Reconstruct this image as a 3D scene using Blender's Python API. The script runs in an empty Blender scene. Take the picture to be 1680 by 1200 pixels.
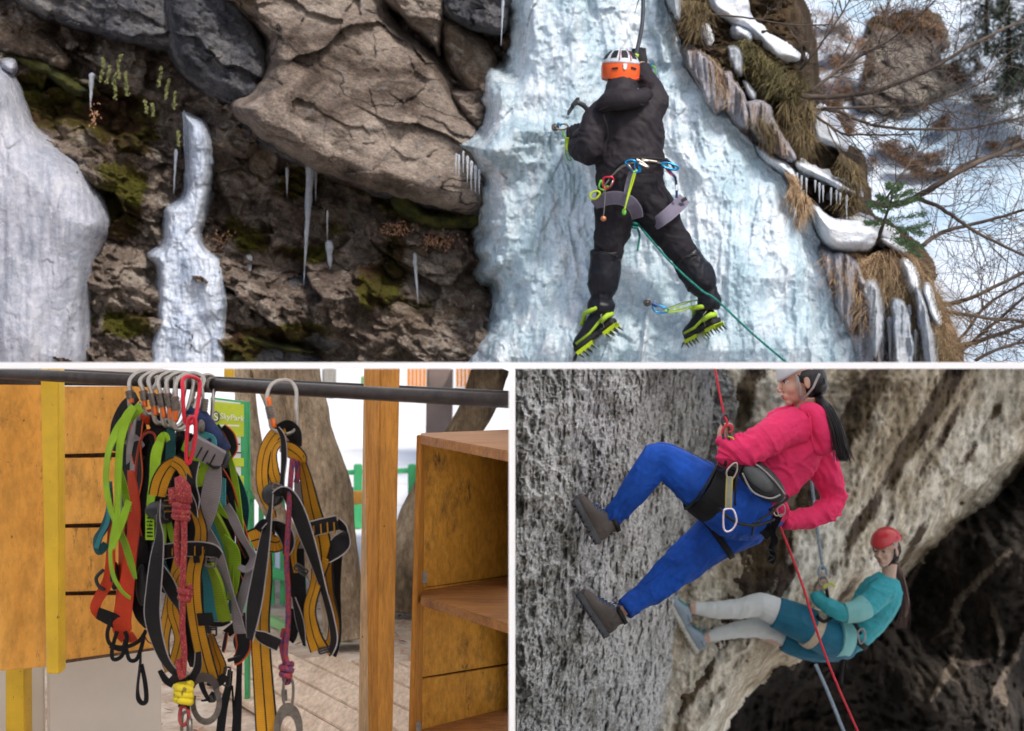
import bpy, bmesh, math, random
import numpy as np
from mathutils import Vector, Matrix
random.seed(7)
R = math.radians
SC = bpy.context.scene
COL = SC.collection
F = 840 / math.tan(R(20))
def P(px, py, Y):
    return Vector(((px-840)/F*Y, Y, (600-py)/F*Y))

# ---------------------------------------------------------------- camera, sky, sun, exposure
cam = bpy.data.objects.new('camera', bpy.data.cameras.new('camera'))
COL.objects.link(cam)
cam.data.sensor_fit = 'HORIZONTAL'
cam.data.sensor_width = 36
cam.data.lens = 18/math.tan(R(20))
cam.data.clip_start = 0.05
cam.data.clip_end = 3000
cam.location = (0, 0, 0)
cam.rotation_euler = (R(90), 0, 0)
SC.camera = cam
cam.data.dof.use_dof = True; cam.data.dof.focus_distance = 5.5; cam.data.dof.aperture_fstop = 3.2
SUN_EL, SUN_AZ = 48, 32          # azimuth measured from straight behind the camera towards the right
w = bpy.data.worlds.new('World'); SC.world = w; w.use_nodes = True
nt = w.node_tree; nt.nodes.clear()
sky = nt.nodes.new('ShaderNodeTexSky'); sky.sky_type = 'NISHITA'; sky.sun_disc = False
sky.sun_elevation = R(SUN_EL); sky.sun_rotation = R(180-SUN_AZ)
sky.air_density = 1.0; sky.dust_density = 3.0; sky.ozone_density = 1.0
bg = nt.nodes.new('ShaderNodeBackground'); bg.inputs[1].default_value = 0.12
wo = nt.nodes.new('ShaderNodeOutputWorld')
nt.links.new(sky.outputs[0], bg.inputs[0]); nt.links.new(bg.outputs[0], wo.inputs[0])
sun = bpy.data.objects.new('sun', bpy.data.lights.new('sun', 'SUN')); COL.objects.link(sun)
sun.data.energy = 2.5; sun.data.angle = R(8); sun.data.color = (1, .955, .89)
sd_ = Vector((math.sin(R(SUN_AZ))*math.cos(R(SUN_EL)), -math.cos(R(SUN_AZ))*math.cos(R(SUN_EL)), math.sin(R(SUN_EL))))
sun.rotation_euler = sd_.to_track_quat('Z', 'Y').to_euler()
SC.view_settings.view_transform = 'Standard'; SC.view_settings.look = 'None'
SC.view_settings.gamma = 1; SC.view_settings.use_curve_mapping = False
SC.view_settings.exposure = 0.42
SC.cycles.use_denoising = True
SC.cycles.max_bounces = 10; SC.cycles.transmission_bounces = 8; SC.cycles.diffuse_bounces = 5
SC.cycles.caustics_reflective = False; SC.cycles.caustics_refractive = False
SC.cycles.sample_clamp_indirect = 8

# ---------------------------------------------------------------- numpy noise
def _h(ix, iy, iz, seed):
    h = (ix.astype(np.int64)*374761393 + iy.astype(np.int64)*668265263 + iz.astype(np.int64)*1274126177 + seed*974634777) & 0xffffffff
    h = ((h ^ (h >> 13)) * 1103515245) & 0xffffffff
    h = ((h ^ (h >> 16)) * 2246822519) & 0xffffffff
    h = h ^ (h >> 13)
    return (h & 0xffff)/32767.5 - 1.0
def vn(p, seed=0):
    f = np.floor(p); t = p - f; t = t*t*t*(t*(t*6-15)+10)
    i = f.astype(np.int64); x, y, z = i[:,0], i[:,1], i[:,2]
    a, b, c = t[:,0], t[:,1], t[:,2]
    def l(u, v, s): return u + (v-u)*s
    x0 = l(l(_h(x,y,z,seed), _h(x+1,y,z,seed), a), l(_h(x,y+1,z,seed), _h(x+1,y+1,z,seed), a), b)
    x1 = l(l(_h(x,y,z+1,seed), _h(x+1,y,z+1,seed), a), l(_h(x,y+1,z+1,seed), _h(x+1,y+1,z+1,seed), a), b)
    return l(x0, x1, c)
def fbm(p, o=4, seed=0, g=.5, kind=0):
    s = np.zeros(len(p)); a = 1.0; t = 0
    for k in range(o):
        n = vn(p*(2.03**k) + 17.3*k, seed+k)
        if kind == 1: n = 1-2*np.abs(n)          # ridged
        if kind == 2: n = 2*np.abs(n)-1          # billow
        s += a*n; t += a; a *= g
    return s/t
def facets(W, s, seed, wob=.25, ang=0.0, asp=1.0):
    """broken planar faces: nearest-cell planes with random tilt and offset"""
    ca, sa = math.cos(ang), math.sin(ang)
    u = (W[:,0]*ca-W[:,2]*sa)*s; v = (W[:,0]*sa+W[:,2]*ca)*s*asp
    q = np.stack([u*1.3, v*1.3, np.zeros_like(u)], 1)
    u = u+wob*fbm(q, 3, seed+60); v = v+wob*fbm(q, 3, seed+70)
    iu = np.floor(u).astype(np.int64); iv = np.floor(v).astype(np.int64); z0 = np.zeros_like(iu)
    best = np.full(u.shape, 1e9); out = np.zeros_like(u)
    for dx in (-1,0,1):
        for dy in (-1,0,1):
            a, b = iu+dx, iv+dy
            cx = a+.5+.45*_h(a,b,z0,seed); cy = b+.5+.45*_h(a,b,z0+1,seed)
            d = (u-cx)**2+(v-cy)**2; m = d < best
            hh = .45*_h(a,b,z0+2,seed)+.75*_h(a,b,z0+3,seed)*(u-cx)+.75*_h(a,b,z0+4,seed)*(v-cy)
            out = np.where(m, hh, out); best = np.where(m, d, best)
    return out
def sst(a, b, x):
    t = np.clip((x-a)/(b-a), 0, 1); return t*t*(3-2*t)

# ---------------------------------------------------------------- tagging and linking
def tag(o, label=None, cat=None, group=None, kind=None):
    if label: o['label'] = label
    if cat: o['category'] = cat
    if group: o['group'] = group
    if kind: o['kind'] = kind
    return o
def root(name, loc, label, cat, group=None):
    o = bpy.data.objects.new(name, None); o.empty_display_size = .05
    o.location = loc; COL.objects.link(o)
    return tag(o, label, cat, group)
def link(name, me, parent=None):
    o = bpy.data.objects.new(name, me); COL.objects.link(o)
    if parent is not None:
        o.parent = parent
        if parent.type == 'EMPTY':
            o.matrix_parent_inverse = Matrix.Translation(parent.location).inverted()
    return o
def mk(name, vs, fs, mat, parent=None, smooth=False, uvs=None, attrs=None):
    me = bpy.data.meshes.new(name)
    me.from_pydata([tuple(v) for v in vs] if not isinstance(vs, np.ndarray) else vs.tolist(), [], fs if not isinstance(fs, np.ndarray) else fs.tolist())
    if uvs is not None:
        ul = me.uv_layers.new(name='UVMap')
        li = np.zeros(len(me.loops), dtype=np.int32); me.loops.foreach_get('vertex_index', li)
        ul.data.foreach_set('uv', np.asarray(uvs, dtype=np.float32)[li].ravel())
    if attrs:
        for k, v in attrs.items():
            a = me.attributes.new(k, 'FLOAT', 'POINT'); a.data.foreach_set('value', np.asarray(v, dtype=np.float32))
    if smooth: me.polygons.foreach_set('use_smooth', [True]*len(me.polygons))
    if mat: me.materials.append(mat)
    me.update()
    return link(name, me, parent)
def thing(name, vs, fs, mat, label, cat, group=None, **k):
    return tag(mk(name, vs, fs, mat, None, **k), label, cat, group)

# ---------------------------------------------------------------- materials
def newmat(name):
    m = bpy.data.materials.new(name); m.use_nodes = True
    n = m.node_tree; b = n.nodes['Principled BSDF']
    return m, n, b
def N(n, t, **k):
    x = n.nodes.new(t)
    for a, v in k.items():
        if a.startswith('i_'):
            key = a[2:]; key = int(key) if key.isdigit() else key.replace('_', ' ')
            x.inputs[key].default_value = v
        else: setattr(x, a, v)
    return x
def L(n, a, b): n.links.new(a, b)
def c4(c): return (c[0], c[1], c[2], 1)
def coord(n, scale=(1,1,1), rot=(0,0,0)):
    tc = N(n, 'ShaderNodeTexCoord'); mp = N(n, 'ShaderNodeMapping')
    mp.inputs['Scale'].default_value = scale; mp.inputs['Rotation'].default_value = rot
    L(n, tc.outputs['Object'], mp.inputs[0]); return mp.outputs[0]
def noise(n, vec, scale, detail=6, rough=.6, dist=0):
    x = N(n, 'ShaderNodeTexNoise'); x.inputs['Scale'].default_value = scale; x.inputs['Detail'].default_value = detail
    x.inputs['Roughness'].default_value = rough; x.inputs['Distortion'].default_value = dist
    L(n, vec, x.inputs['Vector']); return x.outputs['Fac']
def ramp(n, fac, stops, interp='LINEAR'):
    r = N(n, 'ShaderNodeValToRGB'); r.color_ramp.interpolation = interp
    e = r.color_ramp.elements
    while len(e) < len(stops): e.new(.5)
    for i, (p, c) in enumerate(stops):
        e[i].position = p; e[i].color = c4(c) if hasattr(c, '__len__') else (c, c, c, 1)
    L(n, fac, r.inputs[0]); return r.outputs[0]
def mix(n, fac, a, b, mode='MIX'):
    x = N(n, 'ShaderNodeMix', data_type='RGBA', blend_type=mode)
    def s(v, sock):
        if hasattr(v, 'is_linked') or isinstance(v, bpy.types.NodeSocket): L(n, v, sock)
        elif hasattr(v, '__len__'): sock.default_value = c4(v)
        else: sock.default_value = v
    s(fac, x.inputs[0]); s(a, x.inputs[6]); s(b, x.inputs[7]); return x.outputs[2]
def attr(n, name):
    a = N(n, 'ShaderNodeAttribute'); a.attribute_name = name; return a.outputs['Fac']
def math_(n, op, a, b=None):
    x = N(n, 'ShaderNodeMath', operation=op)
    for i, v in enumerate((a, b)):
        if v is None: continue
        if isinstance(v, bpy.types.NodeSocket): L(n, v, x.inputs[i])
        else: x.inputs[i].default_value = v
    return x.outputs[0]
def bump(n, b, h, dist, strength=1.0, prev=None):
    x = N(n, 'ShaderNodeBump'); x.inputs['Distance'].default_value = dist; x.inputs['Strength'].default_value = strength
    L(n, h, x.inputs['Height'])
    if prev is not None: L(n, prev, x.inputs['Normal'])
    L(n, x.outputs[0], b.inputs['Normal']); return x.outputs[0]
def simple(name, col, rough=.6, metal=0, var=.12, scale=30, bmp=0, bscale=120, coat=0, stretch=(1,1,1)):
    m, n, b = newmat(name)
    v = coord(n, stretch)
    f = noise(n, v, scale, 5, .6)
    c2 = [max(0, x*(1-var*2)) for x in col]; c3 = [min(1, x*(1+var)) for x in col]
    L(n, ramp(n, f, [(.3, c2), (.7, c3)]), b.inputs['Base Color'])
    b.inputs['Roughness'].default_value = rough; b.inputs['Metallic'].default_value = metal
    b.inputs['Coat Weight'].default_value = coat
    if bmp: bump(n, b, noise(n, v, bscale, 4, .6), bmp)
    return m
def rockmat(name, cols, scale=1.6, moss=None, dark=.6, crack=0, bmp=.03, grain=60, stretch=(1,1,1), rot=(0,0,0), rough=.85, fine=.012, lich=None, gain=None):
    """cols: ramp stops; moss: colour shown where attribute 'moss' is high"""
    m, n, b = newmat(name)
    v = coord(n, stretch, rot)
    c = ramp(n, noise(n, v, scale, 8, .68, .6), cols)
    c = mix(n, dark, c, ramp(n, noise(n, v, scale*7, 8, .75), [(.36, .18), (.5, .8), (.66, 1.25)]), 'MULTIPLY')
    c = mix(n, .55, c, ramp(n, noise(n, v, grain, 4, .8), [(.35, .3), (.5, .95), (.65, 1.5)]), 'MULTIPLY')
    if lich: c = mix(n, ramp(n, noise(n, v, scale*3.1, 8, .75, .4), [(.56, 0), (.66, 1)]), c, lich)
    if crack:
        vo = N(n, 'ShaderNodeTexVoronoi', feature='DISTANCE_TO_EDGE'); vo.inputs['Scale'].default_value = crack
        vm = N(n, 'ShaderNodeVectorMath', operation='ADD')
        nz = N(n, 'ShaderNodeTexNoise'); nz.inputs['Scale'].default_value = 3; nz.inputs['Detail'].default_value = 6; L(n, v, nz.inputs['Vector'])
        L(n, v, vm.inputs[0]); L(n, nz.outputs['Color'], vm.inputs[1]); L(n, vm.outputs[0], vo.inputs['Vector'])
        c = mix(n, ramp(n, vo.outputs['Distance'], [(0, 1), (.012, 0)]), c, (.03, .026, .024))
    if moss:
        f = math_(n, 'ADD', attr(n, 'moss'), math_(n, 'MULTIPLY', math_(n, 'SUBTRACT', noise(n, v, 5, 8, .75), .5), 1.5))
        mc = mix(n, ramp(n, noise(n, v, 3.5, 5, .6), [(.4, 0), (.6, 1)]), moss[0], moss[1])
        mc = mix(n, .8, mc, ramp(n, noise(n, v, 90, 4, .8), [(.35, .25), (.65, 1.7)]), 'MULTIPLY')
        c = mix(n, ramp(n, f, [(.45, 0), (.62, 1)]), c, mc)
    if gain: c = mix(n, 1, c, gain, 'MULTIPLY')
    L(n, c, b.inputs['Base Color']); b.inputs['Roughness'].default_value = rough
    b.inputs['Specular IOR Level'].default_value = .25
    p = bump(n, b, noise(n, v, scale*5, 9, .7), bmp)
    bump(n, b, noise(n, v, 75, 5, .75), fine, 1, p)
    return m
def icemat(name, cols, trans=0.0, rough=(.12, .45), sc=3.0, bmp=.02, spec=.6, sss=0):
    m, n, b = newmat(name)
    v = coord(n, (1.6, 1.6, .55))
    vi = coord(n)
    a = noise(n, v, sc, 8, .68, .5)
    c = ramp(n, a, cols)
    c = mix(n, .5, c, ramp(n, noise(n, vi, sc*9, 7, .75, .3), [(.32, (.5,.6,.68)), (.5, (1,1,1)), (.66, (1.4,1.38,1.36))]), 'MULTIPLY')
    # bright bubbles and scratches frozen in
    c = mix(n, ramp(n, noise(n, v, 26, 4, .8), [(.63, 0), (.72, .7)]), c, (.86, .88, .9))
    L(n, c, b.inputs['Base Color'])
    L(n, ramp(n, noise(n, vi, 9, 6), [(.4, rough[0]), (.6, rough[1])]), b.inputs['Roughness'])
    b.inputs['IOR'].default_value = 1.31; b.inputs['Specular IOR Level'].default_value = spec
    if trans: b.inputs['Transmission Weight'].default_value = trans
    if sss:
        b.inputs['Subsurface Weight'].default_value = sss; b.inputs['Subsurface Radius'].default_value = (.04, .07, .1)
        b.inputs['Subsurface Scale'].default_value = 1
    p = bump(n, b, noise(n, v, 8, 8, .65, .3), bmp)
    bump(n, b, noise(n, vi, 45, 6, .7), bmp*.3, 1, p)
    return m

# ---------------------------------------------------------------- shape builders
def cat(pts, sub=6, closed=False):
    """Catmull-Rom through tuples of any length"""
    p = [np.array(q, dtype=float) for q in pts]
    n = len(p); out = []
    rng = range(n) if closed else range(n-1)
    for i in rng:
        if closed: a, b, c, d = p[i-1], p[i], p[(i+1) % n], p[(i+2) % n]
        else: a, b, c, d = p[max(i-1,0)], p[i], p[i+1], p[min(i+2,n-1)]
        for k in range(sub):
            t = k/sub
            out.append(.5*((2*b)+(-a+c)*t+(2*a-5*b+4*c-d)*t*t+(-a+3*b-3*c+d)*t**3))
    if not closed: out.append(p[-1])
    return out
def tube(path, rad, seg=8, closed=False, flat=1.0):
    """path of Vectors; rad number or list; returns verts, faces"""
    pts = [Vector(p) for p in path]; n = len(pts); vs, fs = [], []
    r = rad if hasattr(rad, '__len__') else [rad]*n
    prev = None
    for i in range(n):
        if closed: t = pts[(i+1) % n]-pts[i-1]
        else: t = pts[min(i+1,n-1)]-pts[max(i-1,0)]
        if t.length < 1e-9: t = Vector((0,0,1))
        t.normalize()
        if prev is None:
            u = Vector((0,1,0)) if abs(t.y) < .9 else Vector((1,0,0))
        else: u = prev
        u = (u - t*u.dot(t)); u.normalize(); prev = u
        v = t.cross(u)
        for k in range(seg):
            a = 2*math.pi*k/seg
            vs.append(pts[i] + (v*math.cos(a) + u*math.sin(a)*flat)*r[i])
    m = n if closed else n-1
    for i in range(m):
        for k in range(seg):
            a = i*seg+k; b = i*seg+(k+1) % seg; j = ((i+1) % n)*seg
            fs.append((a, b, j+(k+1) % seg, j+k))
    if not closed:
        fs.append(tuple(range(seg))[::-1]); fs.append(tuple((n-1)*seg+k for k in range(seg)))
    return vs, fs
class MB:
    def __init__(s): s.v, s.f = [], []
    def add(s, vf):
        o = len(s.v); s.v += [tuple(q) for q in vf[0]]; s.f += [tuple(i+o for i in q) for q in vf[1]]; return s
    def tube(s, path, rad, **k): return s.add(tube(path, rad, **k))
    def box(s, c, sz, M=None):
        vs = [Vector((x*sz[0]/2, y*sz[1]/2, z*sz[2]/2)) for x in (-1,1) for y in (-1,1) for z in (-1,1)]
        if M is not None: vs = [M @ q for q in vs]
        vs = [q+Vector(c) for q in vs]
        return s.add((vs, [(0,1,3,2),(4,6,7,5),(0,4,5,1),(2,3,7,6),(0,2,6,4),(1,5,7,3)]))
    def ell(s, c, r, M=None, u=20, v=12):
        c = Vector(c); vs = []; fs = []
        for j in range(1, v):
            th = math.pi*j/v
            for i in range(u):
                ph = 2*math.pi*i/u
                q = Vector((r[0]*math.sin(th)*math.cos(ph), r[1]*math.sin(th)*math.sin(ph), r[2]*math.cos(th)))
                vs.append(c+(M @ q if M is not None else q))
        t = Vector((0,0,r[2])); t = M @ t if M is not None else t
        vs += [c+t, c-t]; n = len(vs)
        for j in range(v-2):
            for i in range(u):
                fs.append((j*u+i, (j+1)*u+i, (j+1)*u+(i+1) % u, j*u+(i+1) % u))
        for i in range(u):
            fs.append((n-2, i, (i+1) % u)); fs.append((n-1, (v-2)*u+(i+1) % u, (v-2)*u+i))
        return s.add((vs, fs))
    def prism(s, outline, d):
        """outline: list of Vectors; d: offset Vector"""
        n = len(outline); vs = [Vector(q) for q in outline]+[Vector(q)+Vector(d) for q in outline]
        fs = [tuple(range(n)), tuple(range(2*n-1, n-1, -1))]+[(i, i+n, (i+1) % n+n, (i+1) % n) for i in range(n)]
        return s.add((vs, fs))
    def build(s, name, mat, parent=None, smooth=False, bevel=0):
        me = bpy.data.meshes.new(name); me.from_pydata(s.v, [], s.f); me.materials.append(mat)
        bm = bmesh.new(); bm.from_mesh(me)
        if bevel:
            es = [e for e in bm.edges if len(e.link_faces) == 2 and e.calc_face_angle(0) > .6]
            bmesh.ops.bevel(bm, geom=es, offset=bevel, segments=2, affect='EDGES', clamp_overlap=True)
        bmesh.ops.recalc_face_normals(bm, faces=bm.faces); bm.to_mesh(me); bm.free()
        if smooth: me.polygons.foreach_set('use_smooth', [True]*len(me.polygons))
        me.update(); return link(name, me, parent)
    def organic(s, name, mat, parent=None, vox=.006, it=4, fn=None, clipz=None):
        """voxel-union of everything added, smoothed, optionally displaced along the normal by fn(co, no)"""
        me = bpy.data.meshes.new('tmp'); me.from_pydata(s.v, [], s.f)
        o = bpy.data.objects.new('tmp', me); COL.objects.link(o)
        r = o.modifiers.new('r', 'REMESH'); r.mode = 'VOXEL'; r.voxel_size = vox; r.use_smooth_shade = True
        if it: q = o.modifiers.new('s', 'SMOOTH'); q.factor = .5; q.iterations = it
        dg = bpy.context.evaluated_depsgraph_get(); dg.update()
        m2 = bpy.data.meshes.new_from_object(o.evaluated_get(dg))
        bpy.data.objects.remove(o); bpy.data.meshes.remove(me)
        m2.name = name
        if fn:
            k = len(m2.vertices); co = np.zeros(k*3); no = np.zeros(k*3)
            m2.vertices.foreach_get('co', co); m2.vertices.foreach_get('normal', no)
            co = co.reshape(-1,3); no = no.reshape(-1,3)
            co = co + no*fn(co, no)[:,None]
            m2.vertices.foreach_set('co', co.ravel())
        m2.materials.clear(); m2.materials.append(mat)
        if clipz is not None:
            bm = bmesh.new(); bm.from_mesh(m2)
            bmesh.ops.bisect_plane(bm, geom=bm.verts[:]+bm.edges[:]+bm.faces[:], plane_co=(0,0,clipz), plane_no=(0,0,1), clear_outer=True)
            bm.to_mesh(m2); bm.free()
        m2.polygons.foreach_set('use_smooth', [True]*len(m2.polygons)); m2.update()
        return link(name, m2, parent)
def limb(pts, sub=5, seg=16):
    """pts: (px,py,Y,r_px[,depth ratio]) -> closed tapered tube in world space"""
    q = cat([tuple(p)+((1.0,) if len(p) == 4 else ()) for p in pts], sub)
    path = [P(a[0], a[1], a[2]) for a in q]; rad = [abs(a[3])/F*a[2] for a in q]
    vs, fs = tube(path, rad, seg=seg, flat=sum(a[4] for a in q)/len(q))
    return vs, fs

def polysd(poly, X, Z):
    p = np.array(poly, dtype=float); n = len(p)
    d = np.full(X.shape, 1e9); ins = np.zeros(X.shape, bool)
    for i in range(n):
        a = p[i]; b = p[(i+1) % n]; e = b-a
        t = np.clip(((X-a[0])*e[0]+(Z-a[1])*e[1])/(e@e+1e-12), 0, 1)
        d = np.minimum(d, (X-a[0]-t*e[0])**2+(Z-a[1]-t*e[1])**2)
        if a[1] != b[1]:
            c = ((a[1] > Z) != (b[1] > Z)) & (X < (b[0]-a[0])*(Z-a[1])/(b[1]-a[1])+a[0])
            ins ^= c
    d = np.sqrt(d); return np.where(ins, d, -d)
def relief(name, poly, Y, T, bev, res, mat, disp=None, edge=3, pmax=598.8, pmin=None, attrs=None, smooth=True, round_=True, curve=True, back=0, seed=1, parent=None, warp=None):
    """a rounded body seen from the front: outline in px, base depth Y (number or fn(X,Z)), thickness T (m), bevel px"""
    pl = cat(poly, 5, True) if curve else poly
    pa = np.array([(q[0], q[1]) for q in pl])
    mg = bev*.25+edge+res*2
    x0, x1 = pa[:,0].min()-mg, pa[:,0].max()+mg; z0, z1 = pa[:,1].min()-mg, pa[:,1].max()+mg
    if pmax is not None: z1 = min(z1, pmax)
    if pmin is not None: z0 = max(z0, pmin)
    nx = int((x1-x0)/res)+2; nz = int((z1-z0)/res)+2
    X, Z = np.meshgrid(np.linspace(x0, x1, nx), np.linspace(z0, z1, nz))
    sh = X.shape; X = X.ravel(); Z = Z.ravel()
    sd = polysd(pa, X, Z)
    q = np.stack([X*.02, Z*.02, np.zeros_like(X)], 1)
    if edge: sd = sd+edge*fbm(q*2.2, 4, seed)
    Yb = Y(X, Z) if callable(Y) else np.full(X.shape, float(Y))
    u = np.clip(sd/bev, 0, 1)
    pr = np.sqrt(np.clip(1-(1-u)**2, 0, 1)) if round_ else sst(0, 1, u)
    h = T*pr + np.where(sd < 0, sd*.06*max(T, .1), 0)
    W = np.stack([(X-840)/F*Yb, Yb, (600-Z)/F*Yb], 1)
    if disp is not None: h = h+disp(W, sd, X, Z)*(.25+.75*np.clip(u*2, 0, 1))
    Yf = Yb-h
    V = np.stack([(X-840)/F*Yf, Yf, (600-Z)/F*Yf], 1)
    if warp is not None: V = V+warp(W, sd)
    if pmax is not None and pmax < 600: V[:,2] = np.maximum(V[:,2], .0005)
    keep = (sd > -mg*.8).reshape(sh)
    I = np.arange(len(X)).reshape(sh)
    k4 = keep[:-1,:-1] & keep[1:,:-1] & keep[:-1,1:] & keep[1:,1:]
    Fq = np.stack([I[:-1,:-1][k4], I[1:,:-1][k4], I[1:,1:][k4], I[:-1,1:][k4]], 1)
    used = np.unique(Fq); mp = np.full(len(X), -1); mp[used] = np.arange(len(used))
    V = V[used]; Fq = mp[Fq]
    at = {k: v(W, sd, X, Z)[used] for k, v in attrs.items()} if attrs else None
    if back:
        # close the body behind
        from collections import Counter
        ed = np.concatenate([Fq[:,[0,1]], Fq[:,[1,2]], Fq[:,[2,3]], Fq[:,[3,0]]])
        ke = set(map(tuple, ed.tolist())); bd = [(a, b) for a, b in ke if (b, a) not in ke]
        n0 = len(V); ids = {}; extra = []
        yb = float(Yb.max())+back
        for a, b in bd:
            for c in (a, b):
                if c not in ids: ids[c] = n0+len(extra); extra.append((V[c,0], yb, V[c,2]))
        Fq = np.concatenate([Fq, np.array([(b, a, ids[a], ids[b]) for a, b in bd])])
        V = np.concatenate([V, np.array(extra)])
        if at: at = {k: np.concatenate([v, np.zeros(len(extra))]) for k, v in at.items()}
    return mk(name, V, Fq, mat, parent, smooth=smooth, attrs=at)
# ================================================================ added white panels between the three places, translucent to light the lower two
white, n, b = newmat('white_opal_acrylic')
b.inputs['Base Color'].default_value = (.96,.96,.96,1); b.inputs['Roughness'].default_value = .5
tr = N(n, 'ShaderNodeBsdfTranslucent'); tr.inputs[0].default_value = (.98,.98,.98,1)
mx = N(n, 'ShaderNodeMixShader'); mx.inputs[0].default_value = .94
L(n, b.outputs[0], mx.inputs[1]); L(n, tr.outputs[0], mx.inputs[2])
L(n, mx.outputs[0], n.nodes['Material Output'].inputs[0])
TH = 10.6/F*3.4
mb = MB(); mb.box((0, (3.4+10.9)/2, 0), (9.0, 7.5, TH)); 
tag(mb.build('horizontal_partition', white), kind='structure')
mb = MB(); mb.box((4.0, (10.903+19)/2, -.004), (9.0, 8.097, .006))
tag(mb.build('hillside_base', white), kind='structure')
mb = MB(); mb.box((0, (3.4+10.9)/2, -TH/2-1.8), (TH, 7.5, 3.597))
tag(mb.build('vertical_partition', white), kind='structure')

# ground: packed snow sheet, dropping into the gorge on the right behind the partition
m_ground, n, b = newmat('trodden_snow')
v = coord(n)
ge = N(n, 'ShaderNodeSeparateXYZ'); L(n, v, ge.inputs[0])
c = ramp(n, noise(n, v, .9, 8, .7), [(.3, (.55,.5,.45)), (.42, (.84,.82,.8)), (.6, (.87,.88,.9))])
# bare stony earth put on the near side to cut bounce light, snow beyond
c = mix(n, ramp(n, math_(n, 'MULTIPLY', math_(n, 'ADD', ge.outputs[1], math_(n, 'MULTIPLY', noise(n, v, .8, 5), 3)), .05), [(.5, 1), (.56, 0)]), c, ramp(n, noise(n, v, 2, 8, .7), [(.3, (.24,.2,.17)), (.7, (.48,.44,.4))]))
L(n, c, b.inputs['Base Color']); b.inputs['Roughness'].default_value = .8
bump(n, b, noise(n, v, 3, 5, .6), .02)
xs = [-1500,-300,-60,-20,-8,-4,-2,-1,-.3,.02,.06,.5,2,5,12,30,100,400,1500]
ys = [-400,-60,-12,0,3.3,4.6,5.4,6.2,8,11,14,18,26,50,150,500,2200]
vs = []; fs = []
for y in ys:
    for x in xs:
        z = -1.62
        if x > .03 and 5 < y < 22 and x < 10: z = -4.4
        vs.append((x, y, z))
for j in range(len(ys)-1):
    for i in range(len(xs)-1):
        a = j*len(xs)+i; fs.append((a, a+1, a+1+len(xs), a+len(xs)))
tag(mk('snowy_ground', vs, fs, m_ground), kind='structure')

# ================================================================ the mossy cliff
TAN = [(.33,(.05,.035,.03)), (.43,(.16,.12,.095)), (.52,(.33,.265,.22)), (.68,(.48,.405,.345))]
m_tan = rockmat('tan_boulder_rock', TAN, 1.5, crack=.45, bmp=.035, stretch=(1,1,1.5), rot=(0,.55,0), lich=(.17,.155,.15))
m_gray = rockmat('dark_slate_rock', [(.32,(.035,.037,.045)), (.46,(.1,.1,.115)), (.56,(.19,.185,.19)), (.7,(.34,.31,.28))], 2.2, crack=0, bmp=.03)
m_brown = rockmat('brown_rock', [(.3,(.08,.05,.035)), (.5,(.23,.17,.125)), (.7,(.42,.34,.27))], 2.6, bmp=.03,
                  moss=((.05,.022,.008), (.09,.075,.006)), lich=(.4,.38,.33))
m_wall = rockmat('mossy_wall_rock', [(.3,(.05,.035,.03)), (.44,(.17,.125,.1)), (.55,(.34,.27,.22)), (.68,(.52,.45,.38))], 2.4, bmp=.05,
                 moss=((.055,.025,.01), (.085,.08,.006)), lich=(.48,.44,.38))
MOSSC = [(690,330,60,26,.55),(655,320,30,25,.4),(760,350,40,30,.45),(600,300,60,22,.3),(120,170,110,45,.5),(200,220,70,40,.35),(60,150,60,40,.4),
         (200,290,70,30,.3),(200,350,40,60,.35),(210,535,50,25,.5),(430,560,60,22,.55),(500,545,50,16,.4),(610,470,30,40,.45),(490,300,40,30,.5),
         (420,400,40,30,.3),(700,510,60,25,.25),(390,590,30,20,.5),(560,380,60,30,.2),(385,370,30,30,.35),(650,430,30,60,.3),(505,420,40,15,.4)]
def mossf(W, sd, X, Z):
    m = np.zeros_like(X)
    for cx, cy, rx, ry, a in MOSSC: m += 1.7*a*np.exp(-((X-cx)/rx)**2-((Z-cy)/ry)**2)
    return m
def rdisp(a=.1, s=2.2, ridg=.05, seed=3, strat=0, ang=.45):
    def f(W, sd, X, Z):
        ca, sa = math.cos(ang), math.sin(ang)
        q = W.copy(); u = q[:,0]*ca-q[:,2]*sa; v = q[:,0]*sa+q[:,2]*ca
        q = np.stack([u*s, q[:,1]*0, v*s*1.6], 1)
        h = a*fbm(q, 4, seed)+ridg*fbm(q*2.5, 5, seed+9, .55, 1)*.6+ridg*.5*fbm(q*8, 4, seed+5, .6)
        if strat:
            s_ = v*strat+.7*fbm(q*.8, 3, seed+20); h = h+.055*(np.abs((s_ % 1)-.5)*2)**.6*1.0
        h = h+a*1.5*facets(W, s*1.15, seed+31, .3, ang, 1.4)+a*.55*facets(W, s*3.4, seed+37, .3, ang, 1.6)
        return h
    return f
def wallY(X, Z): return 9.15+.25*fbm(np.stack([X*.006, Z*.01, X*0], 1), 3, 5)-.0006*(Z-300)
tag(relief('cliff_wall', [(-160,-150),(870,-150),(870,640),(-160,640)], wallY, .25, 20, 2.2, m_wall, rdisp(.16, 2.0, .12, 3, 3.2), edge=0, curve=False, attrs={'moss': lambda W, sd, X, Z: mossf(W, sd, X, Z)+.17*sst(60, 250, Z)*sst(820, 700, X)}, back=.7),
    kind='structure')
def boulder(poly, T, Y, mat, label, seed, bev=40, a=.06, rg=.05, s=2.0, edge=5, ang=.5, res=2.2, strat=0):
    o = relief('boulder', poly, Y, T, bev, res, mat, rdisp(a, s, rg, seed, strat, ang), edge=edge, seed=seed, attrs={'moss': mossf})
    return tag(o, label, 'rock', 'rocks of the mossy cliff')
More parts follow.
